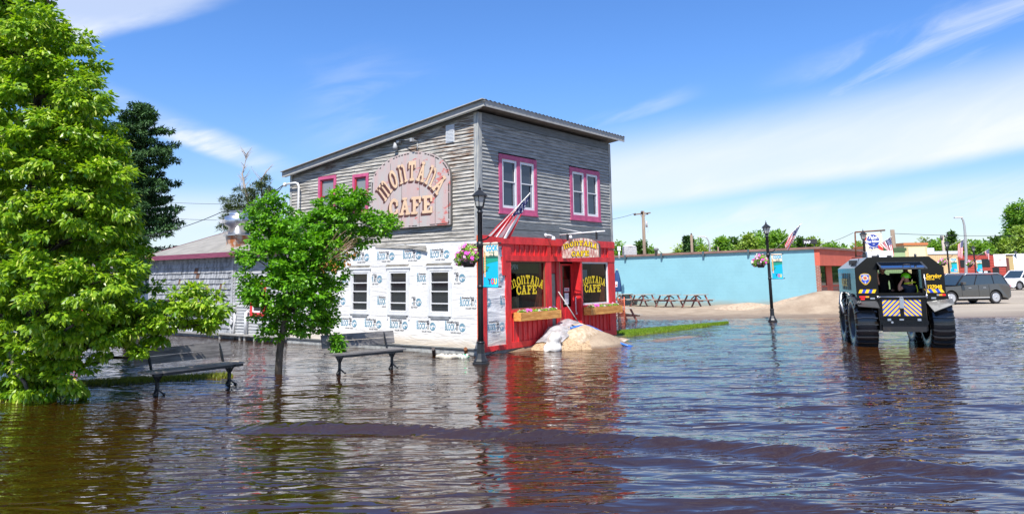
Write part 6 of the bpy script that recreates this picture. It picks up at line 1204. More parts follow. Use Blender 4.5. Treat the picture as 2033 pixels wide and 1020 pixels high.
def car_shell(t, paint, outline, wheels, r, wid, belt, green, glassmat, arch=.09):
    """outline: upper side contour (x,z) from tail to nose below the windows; wheel arches are cut into its lower edge"""
    pts = list(outline); x_t, x_n = pts[0][0], pts[-1][0]; low = []; zb = .26
    low.append((x_n, zb + .06)); low.append((x_n - .15, zb))
    for wx in sorted(wheels, reverse=True):
        ra = r + arch
        for k in range(0, 13): a = PI * k / 12; low.append((wx + ra * math.cos(a), max(zb, r + ra * math.sin(a) * 1.0)))
    low.append((x_t + .15, zb + .02)); low.append((x_t, zb + .14)); full = pts + low; n = len(full)
    mb = MB()
    for s in (-1, 1): pass
    zmax = max(z for _, z in pts)
    def yy(z): return wid / 2 - .035 * max(0, (z - .7) / .5) ** 2 - .05 * max(0, (.5 - z) / .3) ** 1.5
    v = []
    for s in (-1, 1): v += [(x, s * yy(z), z) for x, z in full]
    mb.mesh(v, [tuple(range(n)), tuple(reversed(range(n, 2 * n)))]); m_ = len(pts) + 0
    for i in range(len(pts) - 1): mb.mesh([v[i], v[i + 1], v[n + i + 1], v[n + i]], [(0, 1, 2, 3)])
    mb.mesh([v[len(pts) - 1], v[len(pts)], v[n + len(pts)], v[n + len(pts) - 1]], [(0, 1, 2, 3)]); mb.mesh([v[0], v[n - 1], v[2 * n - 1], v[n]], [(0, 1, 2, 3)])
    body = mb.build('body', paint, t)
    mb = MB(); mb.box(x_t + .1, x_n - .1, -wid / 2 + .12, wid / 2 - .12, .22, .75); mb.build('underbody', pmat('wheel_well', (.01, .01, .01), .8), t)
    # greenhouse: four lower points and four roof points (x only), glass skin, painted roof and pillars
    xb0, xb1, xr0, xr1, zr = green; yb_, yr_ = wid / 2 - .05, wid / 2 - .20; zb_ = belt - .02
    g = [(xb0, -yb_, zb_), (xb1, -yb_, zb_), (xb1, yb_, zb_), (xb0, yb_, zb_), (xr0, -yr_, zr), (xr1, -yr_, zr), (xr1, yr_, zr), (xr0, yr_, zr)]
    mb = MB(); mb.mesh(g, [(0, 1, 5, 4), (1, 2, 6, 5), (2, 3, 7, 6), (3, 0, 4, 7)]); mb.build('glass', glassmat, t)
    mb = MB(); mb.mesh([(xr0 - .03, -yr_ - .01, zr - .03), (xr1 + .03, -yr_ - .01, zr - .03), (xr1 + .03, yr_ + .01, zr - .03), (xr0 - .03, yr_ + .01, zr - .03), (xr0 + .02, -yr_ + .06, zr + .045), (xr1 - .08, -yr_ + .06, zr + .045), (xr1 - .08, yr_ - .06, zr + .045), (xr0 + .02, yr_ - .06, zr + .045)], [(0, 1, 5, 4), (1, 2, 6, 5), (2, 3, 7, 6), (3, 0, 4, 7), (4, 5, 6, 7), (3, 2, 1, 0)]); rf = mb.build('roof', paint, t)
    return body, g
def pillars(t, g, fr, mat, w=.05):
    mb = MB(); G_ = [Vector(p) for p in g]
    for a, b in ((1, 5), (2, 6), (0, 4), (3, 7)): mb.beam(G_[a] + Vector((0, 0, .0)), G_[b], w * 1.2, w)
    for s0, s1, r0_, r1_ in ((0, 1, 4, 5), (3, 2, 7, 6)):
        for q, ww in fr: mb.beam(G_[s0].lerp(G_[s1], q), G_[r0_].lerp(G_[r1_], q), ww, .03)
    mb.build('pillar', mat, t)
# grey station wagon
GP = pmat('grey_car_paint', (.095, .092, .085), .28, metal=.35, coat=.7); TG = pmat('car_glass', (.02, .04, .06), .04, spec=.9); ALU = pmat('alloy_silver', (.62, .62, .64), .3, metal=.6)
rw, fwv = Vector((28.12, 46.2, 0)), Vector((25.14, 45.6, 0)); dv = fwv - rw; cz = gz(28, 46); an = math.atan2(dv.y, dv.x)
suv = thing('parked_car', 'boxy dark grey station wagon with silver roof rails parked at the edge of the flood', 'car', (rw.x, rw.y, cz), an)
suv.location = (rw.x + .0, rw.y, cz)
body, g = car_shell(suv, GP, [(-1.04, .62), (-1.06, .95), (-.98, 1.13), (-.2, 1.16), (2.1, 1.09), (2.55, 1.06), (3.6, 1.0), (3.93, .90), (3.98, .6)], [0, 3.0], .37, 1.92, 1.13, (-.93, 2.60, -.72, 1.95, 1.66), TG)
pillars(suv, g, [(.27, .05), (.66, .07)], pmat('pillar_black', (.012, .012, .014), .2)); mb = MB(); G4, G5, G6, G7 = [Vector(g[i]) for i in (4, 5, 6, 7)]
for a, b in ((G4, G5), (G7, G6)): o_ = Vector((0, 0, .10)); mb.tube([a + Vector((.15, 0, .03)), a + o_ + Vector((.25, 0, 0)), b + o_ + Vector((-.25, 0, 0)), b + Vector((-.1, 0, .03))], .025, 6)
mb.build('roof_rail', ALU, suv)
mb = MB(); 
for s in (-1, 1): mb.box(2.15, 2.35, s * .96 - (.0 if s > 0 else .22), s * .96 + (.22 if s > 0 else 0), 1.14, 1.30)
mb.build('mirror', GP, suv, bevel=.03)
mb = MB()
for s in (-1, 1): mb.box(.45, 2.55, s * .962 - .004, s * .962 + .004, .34, .42)
mb.build('sill_trim', pmat('trim_silver', (.45, .44, .42), .4, metal=.4), suv)
for x in (.95, 1.95):
    for s in (-1, 1): mb = MB(); mb.box(x - .3, x - .12, s * .955 - .02, s * .955 + .02, .93, .96); mb.build('door_handle', ALU, suv)
mb = MB()
for s in (-1, 1):
    for x in (1.14, 2.28, .42): mb.box(x, x + .012, s * .963 - .003, s * .963 + .003, .45, 1.10)
mb.build('door_seam', pmat('seam_black', (.01, .01, .01), .8), suv)
for s in (-1, 1): mb = MB(); mb.box(-1.075, -.93, s * .82 - .10, s * .82 + .115, .78, 1.05, 0); mb.build('tail_light', TLR, suv)
mb = MB(); mb.box(-1.10, -1.0, -.82, .82, .40, .62); mb.build('bumper', pmat('bumper_grey', (.12, .12, .115), .5), suv)
for x in (0, 3.0):
    for s in (-1, 1): make_wheel(suv, x, s * .84, .37, ALU, s)
# white pickup at the right edge
wp = atY(2007, 571, 76); cz2 = .12; WPt = pmat('white_car_paint', (.78, .79, .82), .25, coat=.6); PKa = R(180 + 18)
pk = thing('pickup_truck', 'white pickup truck cut off by the right edge of the picture', 'pickup truck', (wp.x, wp.y, cz2), PKa)
body, g = car_shell(pk, WPt, [(-4.7, .7), (-4.72, 1.25), (-2.7, 1.28), (-2.6, 1.22), (-.6, 1.22), (-.3, 1.20), (.75, 1.14), (.95, 1.02), (1.0, .55)], [0, -3.7], .42, 2.0, 1.22, (-2.62, -.28, -2.35, -1.05, 1.90), TG, .11)
pillars(pk, g, [(.52, .1)], WPt, .07)
for x in (0, -3.7):
    for s in (-1, 1): make_wheel(pk, x, s * .86, .42, pmat('dark_alloy', (.25, .25, .26), .4, metal=.5), s)
mb = MB()
for s in (-1, 1): mb.box(-.75, -.58, s * 1.0 - (.0 if s > 0 else .24), s * 1.0 + (.24 if s > 0 else 0), 1.22, 1.42)
mb.build('mirror', pmat('pillar_black', (.012, .012, .014), .2), pk)
# maroon car behind the wagon
mp_ = atY(1900, 600, 52.5); mc = thing('parked_car', 'maroon car mostly hidden behind the grey wagon and the rescue vehicle', 'car', (mp_.x + 1.0, 52.5, gz(31, 52)), an - .05); MP = pmat('maroon_paint', (.16, .02, .03), .3, coat=.6)
body, g = car_shell(mc, MP, [(-.95, .6), (-.97, .95), (-.2, 1.02), (2.2, .98), (3.4, .92), (3.7, .8), (3.72, .5)], [0, 2.75], .36, 1.9, 1.0, (-.9, 2.35, -.5, 1.6, 1.72), TG); pillars(mc, g, [(.45, .06)], MP)
for x in (0, 2.75):
    for s in (-1, 1): make_wheel(mc, x, s * .84, .36, ALU, s)
# ============================================================ BLUE AND SALMON BUILDING
BN0 = Vector((17.46, 43.74, 0)); bar = thing('tavern_building', 'low block building with pale turquoise side wall and salmon red front', 'building', BN0, A)
LBu = 26.0; WB = 11.5
TURQ = pmat('turquoise_block_paint', (.23, .47, .53), .7, var=.07, vscale=.8); t = TURQ.node_tree; b = t.nodes['Principled BSDF']
tc = N(t, 'ShaderNodeTexCoord'); mp = N(t, 'ShaderNodeMapping'); mp.inputs['Rotation'].default_value = (0, R(90), R(90)); L(t, tc.outputs['Object'], mp.inputs[0]); sx_ = N(t, 'ShaderNodeSeparateXYZ'); L(t, tc.outputs['Object'], sx_.inputs[0]); cbn = N(t, 'ShaderNodeCombineXYZ'); L(t, sx_.outputs[1], cbn.inputs[0]); L(t, sx_.outputs[2], cbn.inputs[1])
br = N(t, 'ShaderNodeTexBrick'); L(t, cbn.outputs[0], br.inputs['Vector']); br.inputs['Scale'].default_value = 1; br.inputs['Brick Width'].default_value = .4; br.inputs['Row Height'].default_value = .2; br.inputs['Mortar Size'].default_value = .008; br.inputs['Mortar Smooth'].default_value = .4
n_ = N(t, 'ShaderNodeTexNoise', i_Scale=1.1, i_Detail=5); mpn = N(t, 'ShaderNodeMapping'); mpn.inputs['Scale'].default_value = (.5, .5, 7); L(t, tc.outputs['Object'], mpn.inputs[0]); L(t, mpn.outputs[0], n_.inputs['Vector'])
src = b.inputs['Base Color'].links[0].from_socket; mx = N(t, 'ShaderNodeMixRGB'); L(t, mth(t, 'MULTIPLY', br.outputs['Fac'], sstep(t, n_.outputs['Fac'], .52, .80)), mx.inputs[0]); L(t, src, mx.inputs[1]); mx.inputs[2].default_value = (.12, .36, .42, 1); tide = N(t, 'ShaderNodeMixRGB'); L(t, mth(t, 'MULTIPLY', sstep(t, mth(t, 'SUBTRACT', sx_.outputs[2], mth(t, 'MULTIPLY', n_.outputs['Fac'], .45)), .42, -.05), .75), tide.inputs[0]); L(t, mx.outputs[0], tide.inputs[1]); tide.inputs[2].default_value = (.30, .27, .20, 1); L(t, tide.outputs[0], b.inputs['Base Color'])
bp = N(t, 'ShaderNodeBump'); bp.inputs['Strength'].default_value = .35; bp.inputs['Distance'].default_value = .02; bp.invert = True; L(t, br.outputs['Fac'], bp.inputs['Height']); L(t, bp.outputs[0], b.inputs['Normal'])
SAL = pmat('salmon_stucco', (.62, .125, .075), .8, var=.14, vscale=1.5, bump=.2); BRK = pmat('red_brick', (.33, .12, .075), .85); t = BRK.node_tree; b = t.nodes['Principled BSDF']; tc = N(t, 'ShaderNodeTexCoord'); sx_ = N(t, 'ShaderNodeSeparateXYZ'); L(t, tc.outputs['Object'], sx_.inputs[0]); cbn = N(t, 'ShaderNodeCombineXYZ'); L(t, mth(t, 'ADD', sx_.outputs[0], sx_.outputs[1]), cbn.inputs[0]); L(t, sx_.outputs[2], cbn.inputs[1]); br = N(t, 'ShaderNodeTexBrick'); L(t, cbn.outputs[0], br.inputs['Vector']); br.inputs['Scale'].default_value = 1; br.inputs['Brick Width'].default_value = .22; br.inputs['Row Height'].default_value = .075; br.inputs['Mortar Size'].default_value = .009; br.inputs['Color1'].default_value = (.34, .10, .06, 1); br.inputs['Color2'].default_value = (.22, .07, .05, 1); br.inputs['Mortar'].default_value = (.42, .34, .28, 1); L(t, br.outputs[0], b.inputs['Base Color'])
RFB = pmat('roof_edge_brown', (.26, .15, .12), .7, var=.3, vscale=1.2); zt0, zt1 = 3.44, 3.20
mb = MB(); mb.mesh([(0, .24, -.3), (0, LBu, -.3), (0, LBu, zt1), (0, .24, zt0)], [(0, 1, 2, 3)]); mb.build('side_wall', TURQ, bar)
mb = MB(); mb.mesh([(.0, LBu, -.3), (WB, LBu, -.3), (WB, LBu, zt1), (0, LBu, zt1), (WB, .05, -.3), (WB, .05, zt0)], [(0, 1, 2, 3), (1, 4, 5, 2)]); mb.build('rear_wall', WBACK, bar)
mb = MB(); mb.mesh([(-.12, -.14, zt0), (WB + .1, -.14, zt0), (WB + .1, LBu, zt1), (-.12, LBu, zt1), (-.12, -.14, zt0 + .13), (WB + .1, -.14, zt0 + .13), (WB + .1, LBu, zt1 + .13), (-.12, LBu, zt1 + .13)], [(3, 2, 1, 0), (4, 5, 6, 7), (0, 1, 5, 4), (0, 4, 7, 3), (1, 2, 6, 5), (2, 3, 7, 6)]); rb = mb.build('roof', RFB, bar)
mb = MB()
for yy_ in (4.0, 6.9, 9.8, 12.5): mb.box(-.16, .02, yy_, yy_ + .12, zt0 - .0092 * yy_ - .16, zt0 - .0092 * yy_ + .14)
mb.build('scupper', pmat('scupper_dark', (.06, .10, .12), .6), rb)
mb = MB(); mb.box(-.008, WB, -.05, .24, 2.50, zt0 - .004); mb.build('fascia_panel', SAL, bar)
mb = MB(); mb.box(-.006, .16, .0, .235, -.3, 2.498); mb.box(1.85, 3.4, .62, .8, -.3, 1.25); mb.box(4.6, WB, .62, .8, -.3, 1.25); mb.build('brickwork', BRK, bar)
mb = MB(); mb.box(.5, 1.6, .82, .9, -.3, 2.5, 0)
for i in range(9): mb.box(.86 + i * .085, .90 + i * .085, .50, .56, -.2 if i > 3 else .6, 2.5, 0)
mb.box(1.55, 1.86, .55, .82, -.3, 2.5, 0); mb.box(1.85, WB, .60, .66, 1.25, 1.34, 0); mb.box(3.4, 4.6, .62, .7, -.3, 2.5, 0); mb.poly([(0.95, .45, 2.5), (1.0, .45, 2.5), (1.25, .42, .9), (1.2, .42, .6)], 0); mb.build('slat_screen', SAL, bar)
mb = MB(); mb.box(1.86, 3.4, .66, .70, 1.34, 2.5); mb.box(4.6, WB, .66, .70, 1.34, 2.5); mb.box(.16, .50, .5, .55, -.3, 2.5); w = mb.build('window', GLASS, bar)  # narrow full-height pane is a dark sheet standing in for the shaded gap
mb = MB(); g = textgeo('BAR', .34, .01, 'LEFT', .9, .3); mb.mesh([(a + 1.95, 0, c + .20 * a + 1.72) for a, _, c in g[0]], g[1], frame((0, .655, 0), (1, 0, 0))); mb.build('lettering', VY, w)
mb = MB(); 
for a, b_ in (((.62, .38, 1.0), (1.9, -.4, .25)), ((.5, .4, 1.15), (1.5, -.3, .3))): mb.beam(a, b_, .05, .05)
tag(mb.build('leaning_board', pmat('yellow_timber', (.62, .36, .12), .7)), 'two yellow timber boards leaning at the salmon corner behind the sand', 'board').matrix_world = Matrix.Translation(BN0) @ Matrix.Rotation(A, 4, 'Z')
# emblem sign on a pipe frame
es = thing('pub_sign', 'square cream sign with round blue ribbon emblem on a pipe frame', 'sign', (0, 0, 0)); c0, c1 = atY(1715.5, 463, 46), atY(1752.5, 498.5, 46); PZ = 46
mb = MB(); q0, q1, q2 = atY(1697.5, 461, PZ), atY(1757, 457, PZ), atY(1699, 505, PZ); mb.tube([q2 + Vector((0, 0, -.2)), q0], .045, 8); mb.tube([q0, q1], .045, 8); mb.tube([atY(1712, 459.5, PZ), atY(1712, 464, PZ)], .02, 6); mb.tube([atY(1749, 457.5, PZ), atY(1749, 464, PZ)], .02, 6); mb.build('pipe_frame', pmat('rust_pipe', (.20, .07, .02), .8), es)
x0, x1, z1, z0 = c0.x, c1.x, c0.z, c1.z; mb = MB(); mb.box(x0, x1, PZ - .06, PZ + .10, z0, z1); mb.build('panel', pmat('sign_cream', (.72, .64, .48), .6, var=.12), es)
mb = MB(); F = frame((0, PZ - .064, 0), (1, 0, 0)); W_ = x1 - x0; H_ = z1 - z0; X = lambda s: x0 + W_ * s; Z = lambda s: z0 + H_ * s
def q(pts, mi, o=0): mb.mesh([(X(a), -o, Z(b)) for a, b in pts], [tuple(range(len(pts)))], F, mi)
q([(0, .62), (.0, .80), (.12, .74), (.10, .60)], 1); q([(.62, .30), (.78, .33), (1, .16), (1, .04), (.88, .06), (.60, .22)], 1)
q([(.18, .14), (.26, .20), (.40, .08), (.42, .30), (.25, .32)], 0, .001); q([(.48, .3), (.5, .12), (.58, .2), (.76, .16), (.70, .34)], 0, .001)
for r_, mi, o in ((.40, 2, .002), (.37, 0, .004)): q([(.46 + r_ * .97 * math.cos(i * .2094), .58 + r_ * math.sin(i * .2094) * .92) for i in range(30)], mi, o)
q([(.0, .42), (.86, .50), (.86, .58), (.82, .58), (0, .54)], 0, .006)
for s_, sz, x_, zz_, sh in (('Pabst', .30, .20, .66, .35), ('Blue Ribbon', .215, .03, .46, .1)): g = textgeo(s_, sz, .008, 'LEFT', .82 if s_[0] == 'P' else .80, sh); mb.mesh([(X(x_) + a, -.009, Z(zz_) + c + .05 * a) for a, _, c in g[0]], g[1], F, 2)
g = textgeo('BEER', .06, .002, 'LEFT', 1); mb.mesh([(X(.42) + a, -.009, Z(.36) + c) for a, _, c in g[0]], g[1], F, 2); mb.build('emblem', [pmat('emblem_blue', (.01, .035, .28), .5), pmat('emblem_red2', (.75, .04, .03), .5), pmat('emblem_white', (.8, .8, .8), .5)], es)
# rooftop things
def col(px, py0, py1, Y): a, b_ = atY(px, py0, Y), atY(px, py1, Y); return a, b_
ac = atY(1250, 506, 52); act = thing('air_conditioner', 'round white rooftop air conditioning unit on the turquoise building', 'air conditioner', (ac.x, ac.y, 3.3))
mb = MB(); mb.box(-.42, .42, -.42, .42, -.1, .70)
for i in range(9): mb.box(-.435, .435, -.435, .435, .03 + i * .072, .055 + i * .072, 1)
mb.build('casing', [pmat('ac_louvre', (.30, .30, .31), .6), pmat('ac_white', (.68, .68, .67), .5)], act, bevel=.03); mb = MB(); mb.lathe([(.45, .70), (.45, .76), (.3, .80), (.01, .81)], 20); mb.build('top', MATS['ac_white'], act)
p = atY(1303, 503, 50); mb = MB(); mb.lathe([(.10, -.1), (.10, .18), (.17, .2), (.17, .3), (.12, .34), (.01, .36)], 12, tuple(p)); tag(mb.build('roof_vent', pmat('vent_grey', (.16, .16, .16), .6)), 'small dark roof vent on the turquoise building right of the tall utility pole', 'roof vent')
p = atY(1229, 500, 50); mb = MB(); mb.tube([(p.x, p.y, 3.2), (p.x, p.y, 3.9)], .06, 8); mb.box(p.x - .1, p.x + .1, p.y - .1, p.y + .1, 3.7, 3.98); tag(mb.build('roof_vent', PW), 'small white roof pipe at the left end of the turquoise roof', 'roof vent')
mp0, mp1 = atY(1595, 484, 58), atY(1622, 476, 58); mb = MB(); mb.box(mp0.x, mp1.x, 58, 58.1, mp0.z, mp1.z + .05, 0); mb.tube([(mp0.x + .2, 58.1, 2.9), (mp0.x + .2, 58.1, mp0.z)], .04, 6); mb.tube([(mp1.x - .2, 58.1, 2.9), (mp1.x - .2, 58.1, mp0.z)], .04, 6); g = textgeo('MAP', .28, .01, 'LEFT', .9); mb.mesh([(a + mp0.x + .05, 57.99, c + mp0.z + .02) for a, _, c in g[0]], g[1], None, 1); tag(mb.build('map_sign', [pmat('sign_black', (.03, .03, .03), .6), MATS['paper_white']]), 'black sign reading MAP showing over the roof of the turquoise building', 'sign')
# ============================================================ FAR BUILDINGS
def block(name, label, px0, px1, py_top, Y, depth, mat, par=None, parmat=None, rz=0, z0=-.1):
    a, b_ = atY(px0, py_top, Y), atY(px1, py_top, Y); t = thing(name, label, 'building', (a.x, Y, 0), rz); w = (b_.x - a.x); h = a.z; mb = MB(); mb.box(0, w, 0, depth, z0, h); mb.build('wall', mat, t)
    mb = MB(); mb.box(-.08, w + .08, -.08, depth + .08, h + .003, h + (par or .12)); mb.build('roof', parmat or RFB, t); return t, w, h
GRN = pmat('green_siding', (.33, .44, .22), .8, var=.15, stretch=(12, 1, .3)); t, w, h = block('green_building', 'light green flat roofed building beyond the rescue vehicle', 1738, 1797, 499, 60, 9, GRN, .25, pmat('dark_green_edge', (.05, .10, .04), .7))
mb = MB(); 
for i in range(14): mb.box(i * w / 14, i * w / 14 + .03, -.02, 0, .1, h - .4)
mb.box(1.0, 1.9, -.03, 0, 0, 2.0, 0); mb.build('cladding', pmat('green_batten', (.28, .38, .18), .8), t)
CRM = pmat('cream_wall', (.62, .50, .27), .8, var=.1); t, w, h = block('cream_building', 'cream walled building with orange roof edge behind the rescue vehicle', 1795, 1840, 487, 68, 10, CRM, .22, pmat('orange_edge', (.50, .17, .06), .7))
mb = MB(); mb.box(.3, w - .2, -.06, -.003, h - 1.2, h - .2, 0); mb.build('sign_band', pmat('cream_pale', (.66, .56, .38), .8), t)
TAN = pmat('tan_boarding', (.62, .44, .24), .8, var=.1, stretch=(6, 1, .3)); t, w, h = block('tan_building', 'tan boarded building with pale metal roof between the lamps', 1835, 1901, 505, 88, 10, TAN, .35, pmat('pale_metal', (.60, .62, .64), .5, metal=.2))
mb = MB(); 
for i in range(18): mb.box(i * w / 18, i * w / 18 + .04, -.025, 0, .1, h - .1)
mb.build('cladding', pmat('tan_batten', (.56, .39, .21), .8), t)
mb = MB(); mb.box(.5, w * .6, 2, 6, h + .4, h + .8); mb.build('roof_box', MATS['pale_metal'], t)
RSD = pmat('red_lap_siding', (.42, .055, .035), .7, var=.2, stretch=(.5, 1, 10)); t, w, h = block('red_building', 'low dark red clapboard bar with black windows and a white sign panel', 1902, 1994, 507, 90, 12, RSD, .10, pmat('dark_edge', (.07, .04, .035), .7))
mb = MB(); z = .1
while z < h - .05: mb.mesh([(0, -.05, z), (w, -.05, z), (w, -.003, z + .17), (0, -.003, z + .17)], [(0, 1, 2, 3)]); z += .18
mb.build('clapboard', RSD, t)
W2 = lambda px: (px - 1902) / (1994 - 1902) * w; zz2 = lambda py: atY(1950, py, 90).z
mb = MB(); mb.box(W2(1904), W2(1925), -.07, -.052, zz2(530), zz2(515)); mb.box(W2(1946), W2(1963), -.07, -.052, zz2(530), zz2(514)); mb.box(W2(1967), W2(1980), -.07, -.052, zz2(547), zz2(531)); mb.box(W2(1937), W2(1963), -.07, -.052, zz2(542), zz2(537)); mb.build('window', pmat('black_window', (.015, .015, .018), .2), t)
mb = MB()
for xa_, xb_ in ((1938.5, 1946.5), (1949.5, 1956.5)): mb.box(W2(xa_), W2(xb_), -.08, -.074, zz2(541.3), zz2(538.2))
mb.build('pale_panel', pmat('paper_white', (.7, .7, .7), .6), t)
mb = MB(); mb.box(W2(1971), W2(1995), -.12, -.055, zz2(529), zz2(505), 0); F = frame((W2(1983), -.125, zz2(517)), (1, 0, 0))
for r_, r1 in ((.52, .50), (.34, .33), (.56, .555)):
    for i in range(28): a, b_ = i * .2244, (i + 1) * .2244; mb.mesh([(r_ * math.cos(a), 0, r_ * math.sin(a)), (r_ * math.cos(b_), 0, r_ * math.sin(b_)), (r1 * math.cos(b_), 0, r1 * math.sin(b_)), (r1 * math.cos(a), 0, r1 * math.sin(a))], [(0, 1, 2, 3)], F, 1)
for i in range(14): a = i * .449; mb.mesh([(.43 * math.cos(a) - .03, 0, .43 * math.sin(a) - .03), (.43 * math.cos(a) + .03, 0, .43 * math.sin(a) - .03), (.43 * math.cos(a), 0, .43 * math.sin(a) + .03)], [(0, 1, 2)], F, 1)
mb.mesh([(-.14, 0, -.2), (.0, 0, -.05), (.16, 0, -.22), (.08, 0, .02), (.2, 0, .16), (0, 0, .08), (-.18, 0, .18), (-.07, 0, 0)], [tuple(range(8))], F, 1)
mb.build('sign_panel', [pmat('off_white_panel', (.74, .70, .66), .7), pmat('faded_pink', (.70, .36, .30), .7)], t)
t, w, h = block('brick_annex', 'short dark brick and tan end of the red building before the white gabled shed', 1995, 2011, 507, 91, 10, pmat('tan_annex', (.45, .34, .16), .8), .1, pmat('dark_edge', (.07, .04, .035), .7)); mb = MB(); mb.box(-.01, w * .4, -.04, 0, -.1, h - .3); mb.build('brick_face', pmat('dark_brick', (.13, .045, .035), .85), t)
a = atY(2011, 545, 95); sh = thing('gabled_shed', 'small white gabled shed with pale metal roof at the right edge', 'shed', (a.x, 95, 0), R(-18)); zr_ = atY(2020, 504, 95).z - 0; WW = pmat('white_shed_wall', (.62, .63, .66), .7)
mb = MB(); ze = 1.9; mb.box(0, 5, 0, 3.4, -.1, ze); mb.poly([(5, 0, ze), (5, 3.4, ze), (5, 1.7, zr_)]); mb.poly([(0, 0, ze), (0, 3.4, ze), (0, 1.7, zr_)]); mb.build('wall', WW, sh)
mb = MB(); mb.mesh([(-.2, -.25, ze - .15), (5.2, -.25, ze - .15), (5.2, 1.7, zr_ + .05), (-.2, 1.7, zr_ + .05), (-.2, 3.65, ze - .15), (5.2, 3.65, ze - .15)], [(0, 1, 2, 3), (3, 2, 5, 4)]); mb.build('roof', MATS['pale_metal'], sh); mb = MB(); mb.box(1.5, 2.3, -.03, -.003, .4, 1.6); mb.build('door', pmat('grey_door', (.3, .3, .33), .7), sh)
# white and red house seen through the big tree on the left
a = atY(30, 600, 62); hs_ = thing('white_house', 'white house with red trim glimpsed through the leaves of the big tree', 'house', (a.x, 62, 0)); mb = MB(); mb.box(0, 9, 0, 7, -.3, 2.7); mb.build('wall', WW, hs_)
mb = MB(); mb.mesh([(-.4, -.4, 2.6), (9.4, -.4, 2.6), (9.4, 3.5, 4.6), (-.4, 3.5, 4.6), (-.4, 7.4, 2.6), (9.4, 7.4, 2.6)], [(0, 1, 2, 3), (3, 2, 5, 4), (0, 3, 4), (1, 5, 2)]); mb.build('roof', pmat('dark_roof', (.12, .10, .10), .8), hs_); mb = MB()
for x in (1, 3.4, 6): mb.box(x, x + 1.2, -.03, -.003, .9, 2.1)
mb.build('window', GLASS, hs_); mb = MB(); mb.box(-.05, 9.05, -.05, -.002, 2.35, 2.6); mb.box(4.9, 5.6, -.03, -.003, .0, 2.0); mb.build('trim', pmat('red_window_trim', (.6, .03, .03), .5), hs_)
# ============================================================ POLES AND WIRES
PW2 = pmat('pole_wood', (.27, .20, .145), .85, var=.4, vscale=4, stretch=(4, 4, .4))
def pole(name, label, cat, px, pyt, Y, r, mat, arm=None, pxb=None):
    tpt = atY(px, pyt, Y); t = thing(name, label, cat, (tpt.x, Y, 0)); mb = MB(); mb.tube([(0, 0, -.2), (0, 0, tpt.z)], [r * 1.25, r], 10); mb.build('shaft', mat, t)
    return t, tpt.z
t, h = pole('utility_pole', 'tall wooden utility pole with crossarm behind the turquoise building', 'utility pole', 1276.5, 419, 75, .15, PW2)
mb = MB(); mb.beam((-.85, 0, h - .33), (.75, 0, h - .18), .1, .12); mb.tube([(-.35, -.05, h - .28), (0, -.05, h - .75)], .025, 5); mb.tube([(.3, -.05, h - .25), (0, -.05, h - .75)], .025, 5); mb.build('crossarm', PW2, t)
mb = MB(); mb.lathe([(.09, 0), (.12, .08), (.09, .18)], 8, (-.82, 0, h - .42)); mb.lathe([(.09, 0), (.12, .08), (.09, .18)], 8, (.42, 0, h - .36)); mb.lathe([(.11, 0), (.14, .1), (.1, .25)], 8, (-.12, -.1, h - .25)); mb.build('insulator', pmat('insulator_brown', (.06, .03, .02), .3), t)
mb = MB(); mb.lathe([(.10, 0), (.10, .55), (.06, .6)], 8, (.30, 0, h - 1.6)); mb.tube([(.1, 0, h - .9), (.3, 0, h - 1.0)], .02, 5); mb.tube([(.35, 0, h - 1.0), (.44, 0, h - 1.6), (.4, 0, h - 2.1), (.15, 0, h - 2.0)], .02, 5); mb.build('transformer', pmat('meter_grey', (.5, .5, .5), .5), t)
t, h = pole('utility_pole', 'short wooden utility pole top beside a narrow tree behind the turquoise building', 'utility pole', 1372.5, 466, 88, .14, PW2); mb = MB(); mb.lathe([(.08, 0), (.1, .1), (.04, .2)], 8, (0, 0, h)); mb.build('insulator', MATS['insulator_brown'], t)
t, h = pole('utility_pole', 'thin wooden pole top right of the short one behind the turquoise roof', 'utility pole', 1425.5, 490, 95, .09, PW2)
t, h = pole('utility_pole', 'dark wooden pole behind the round blue emblem sign', 'utility pole', 1771.5, 456, 62, .16, PW2)
t, h = pole('utility_pole', 'old wooden pole with tilted insulator arm over the tan building', 'utility pole', 1871, 468, 96, .16, pmat('pale_pole_wood', (.42, .36, .30), .85, var=.3)); mb = MB(); mb.lathe([(.16, -.5), (.2, -.2), (.12, .1)], 8, (-.12, 0, h)); mb.beam((-.3, 0, h - .25), (.55, 0, h - .1), .08, .1); mb.tube([(.45, 0, h - .1), (.6, 0, h + .25)], .05, 6); mb.build('crossarm', pmat('insulator_grey', (.1, .1, .1), .5), t)
STM = pmat('light_pole_steel', (.42, .42, .41), .45, metal=.5)
def curved(label, pxs, Y, r):
    P = [atY(x, y, Y) for x, y in pxs]; b_ = P[0]; t = thing('road_light', label, 'street light', (b_.x, Y, 0)); mb = MB(); pts = [(0, 0, -.1)] + [(p.x - b_.x, 0, p.z) for p in P]; mb.tube(pts, [r * (1.2 - .6 * i / (len(pts) - 1)) for i in range(len(pts))], 8); mb.build('pole', STM, t); e = pts[-1]; mb = MB(); mb.box(e[0] - .75, e[0] + .1, -.14, .14, e[2] - .07, e[2] + .07); mb.build('luminaire', pmat('luminaire_grey', (.5, .5, .5), .5), t, bevel=.03)
curved('tall bare road light arching over the parked cars', [(1918, 545), (1918, 500), (1916, 465), (1914.5, 448), (1912, 437), (1908.5, 432)], 80, .14)
curved('dark arched road light above the turquoise roof', [(1409, 500), (1409, 488), (1406.5, 478), (1403, 472), (1398, 470)], 90, .10)
WIRE = pmat('wire_black', (.012, .012, .012), .5)
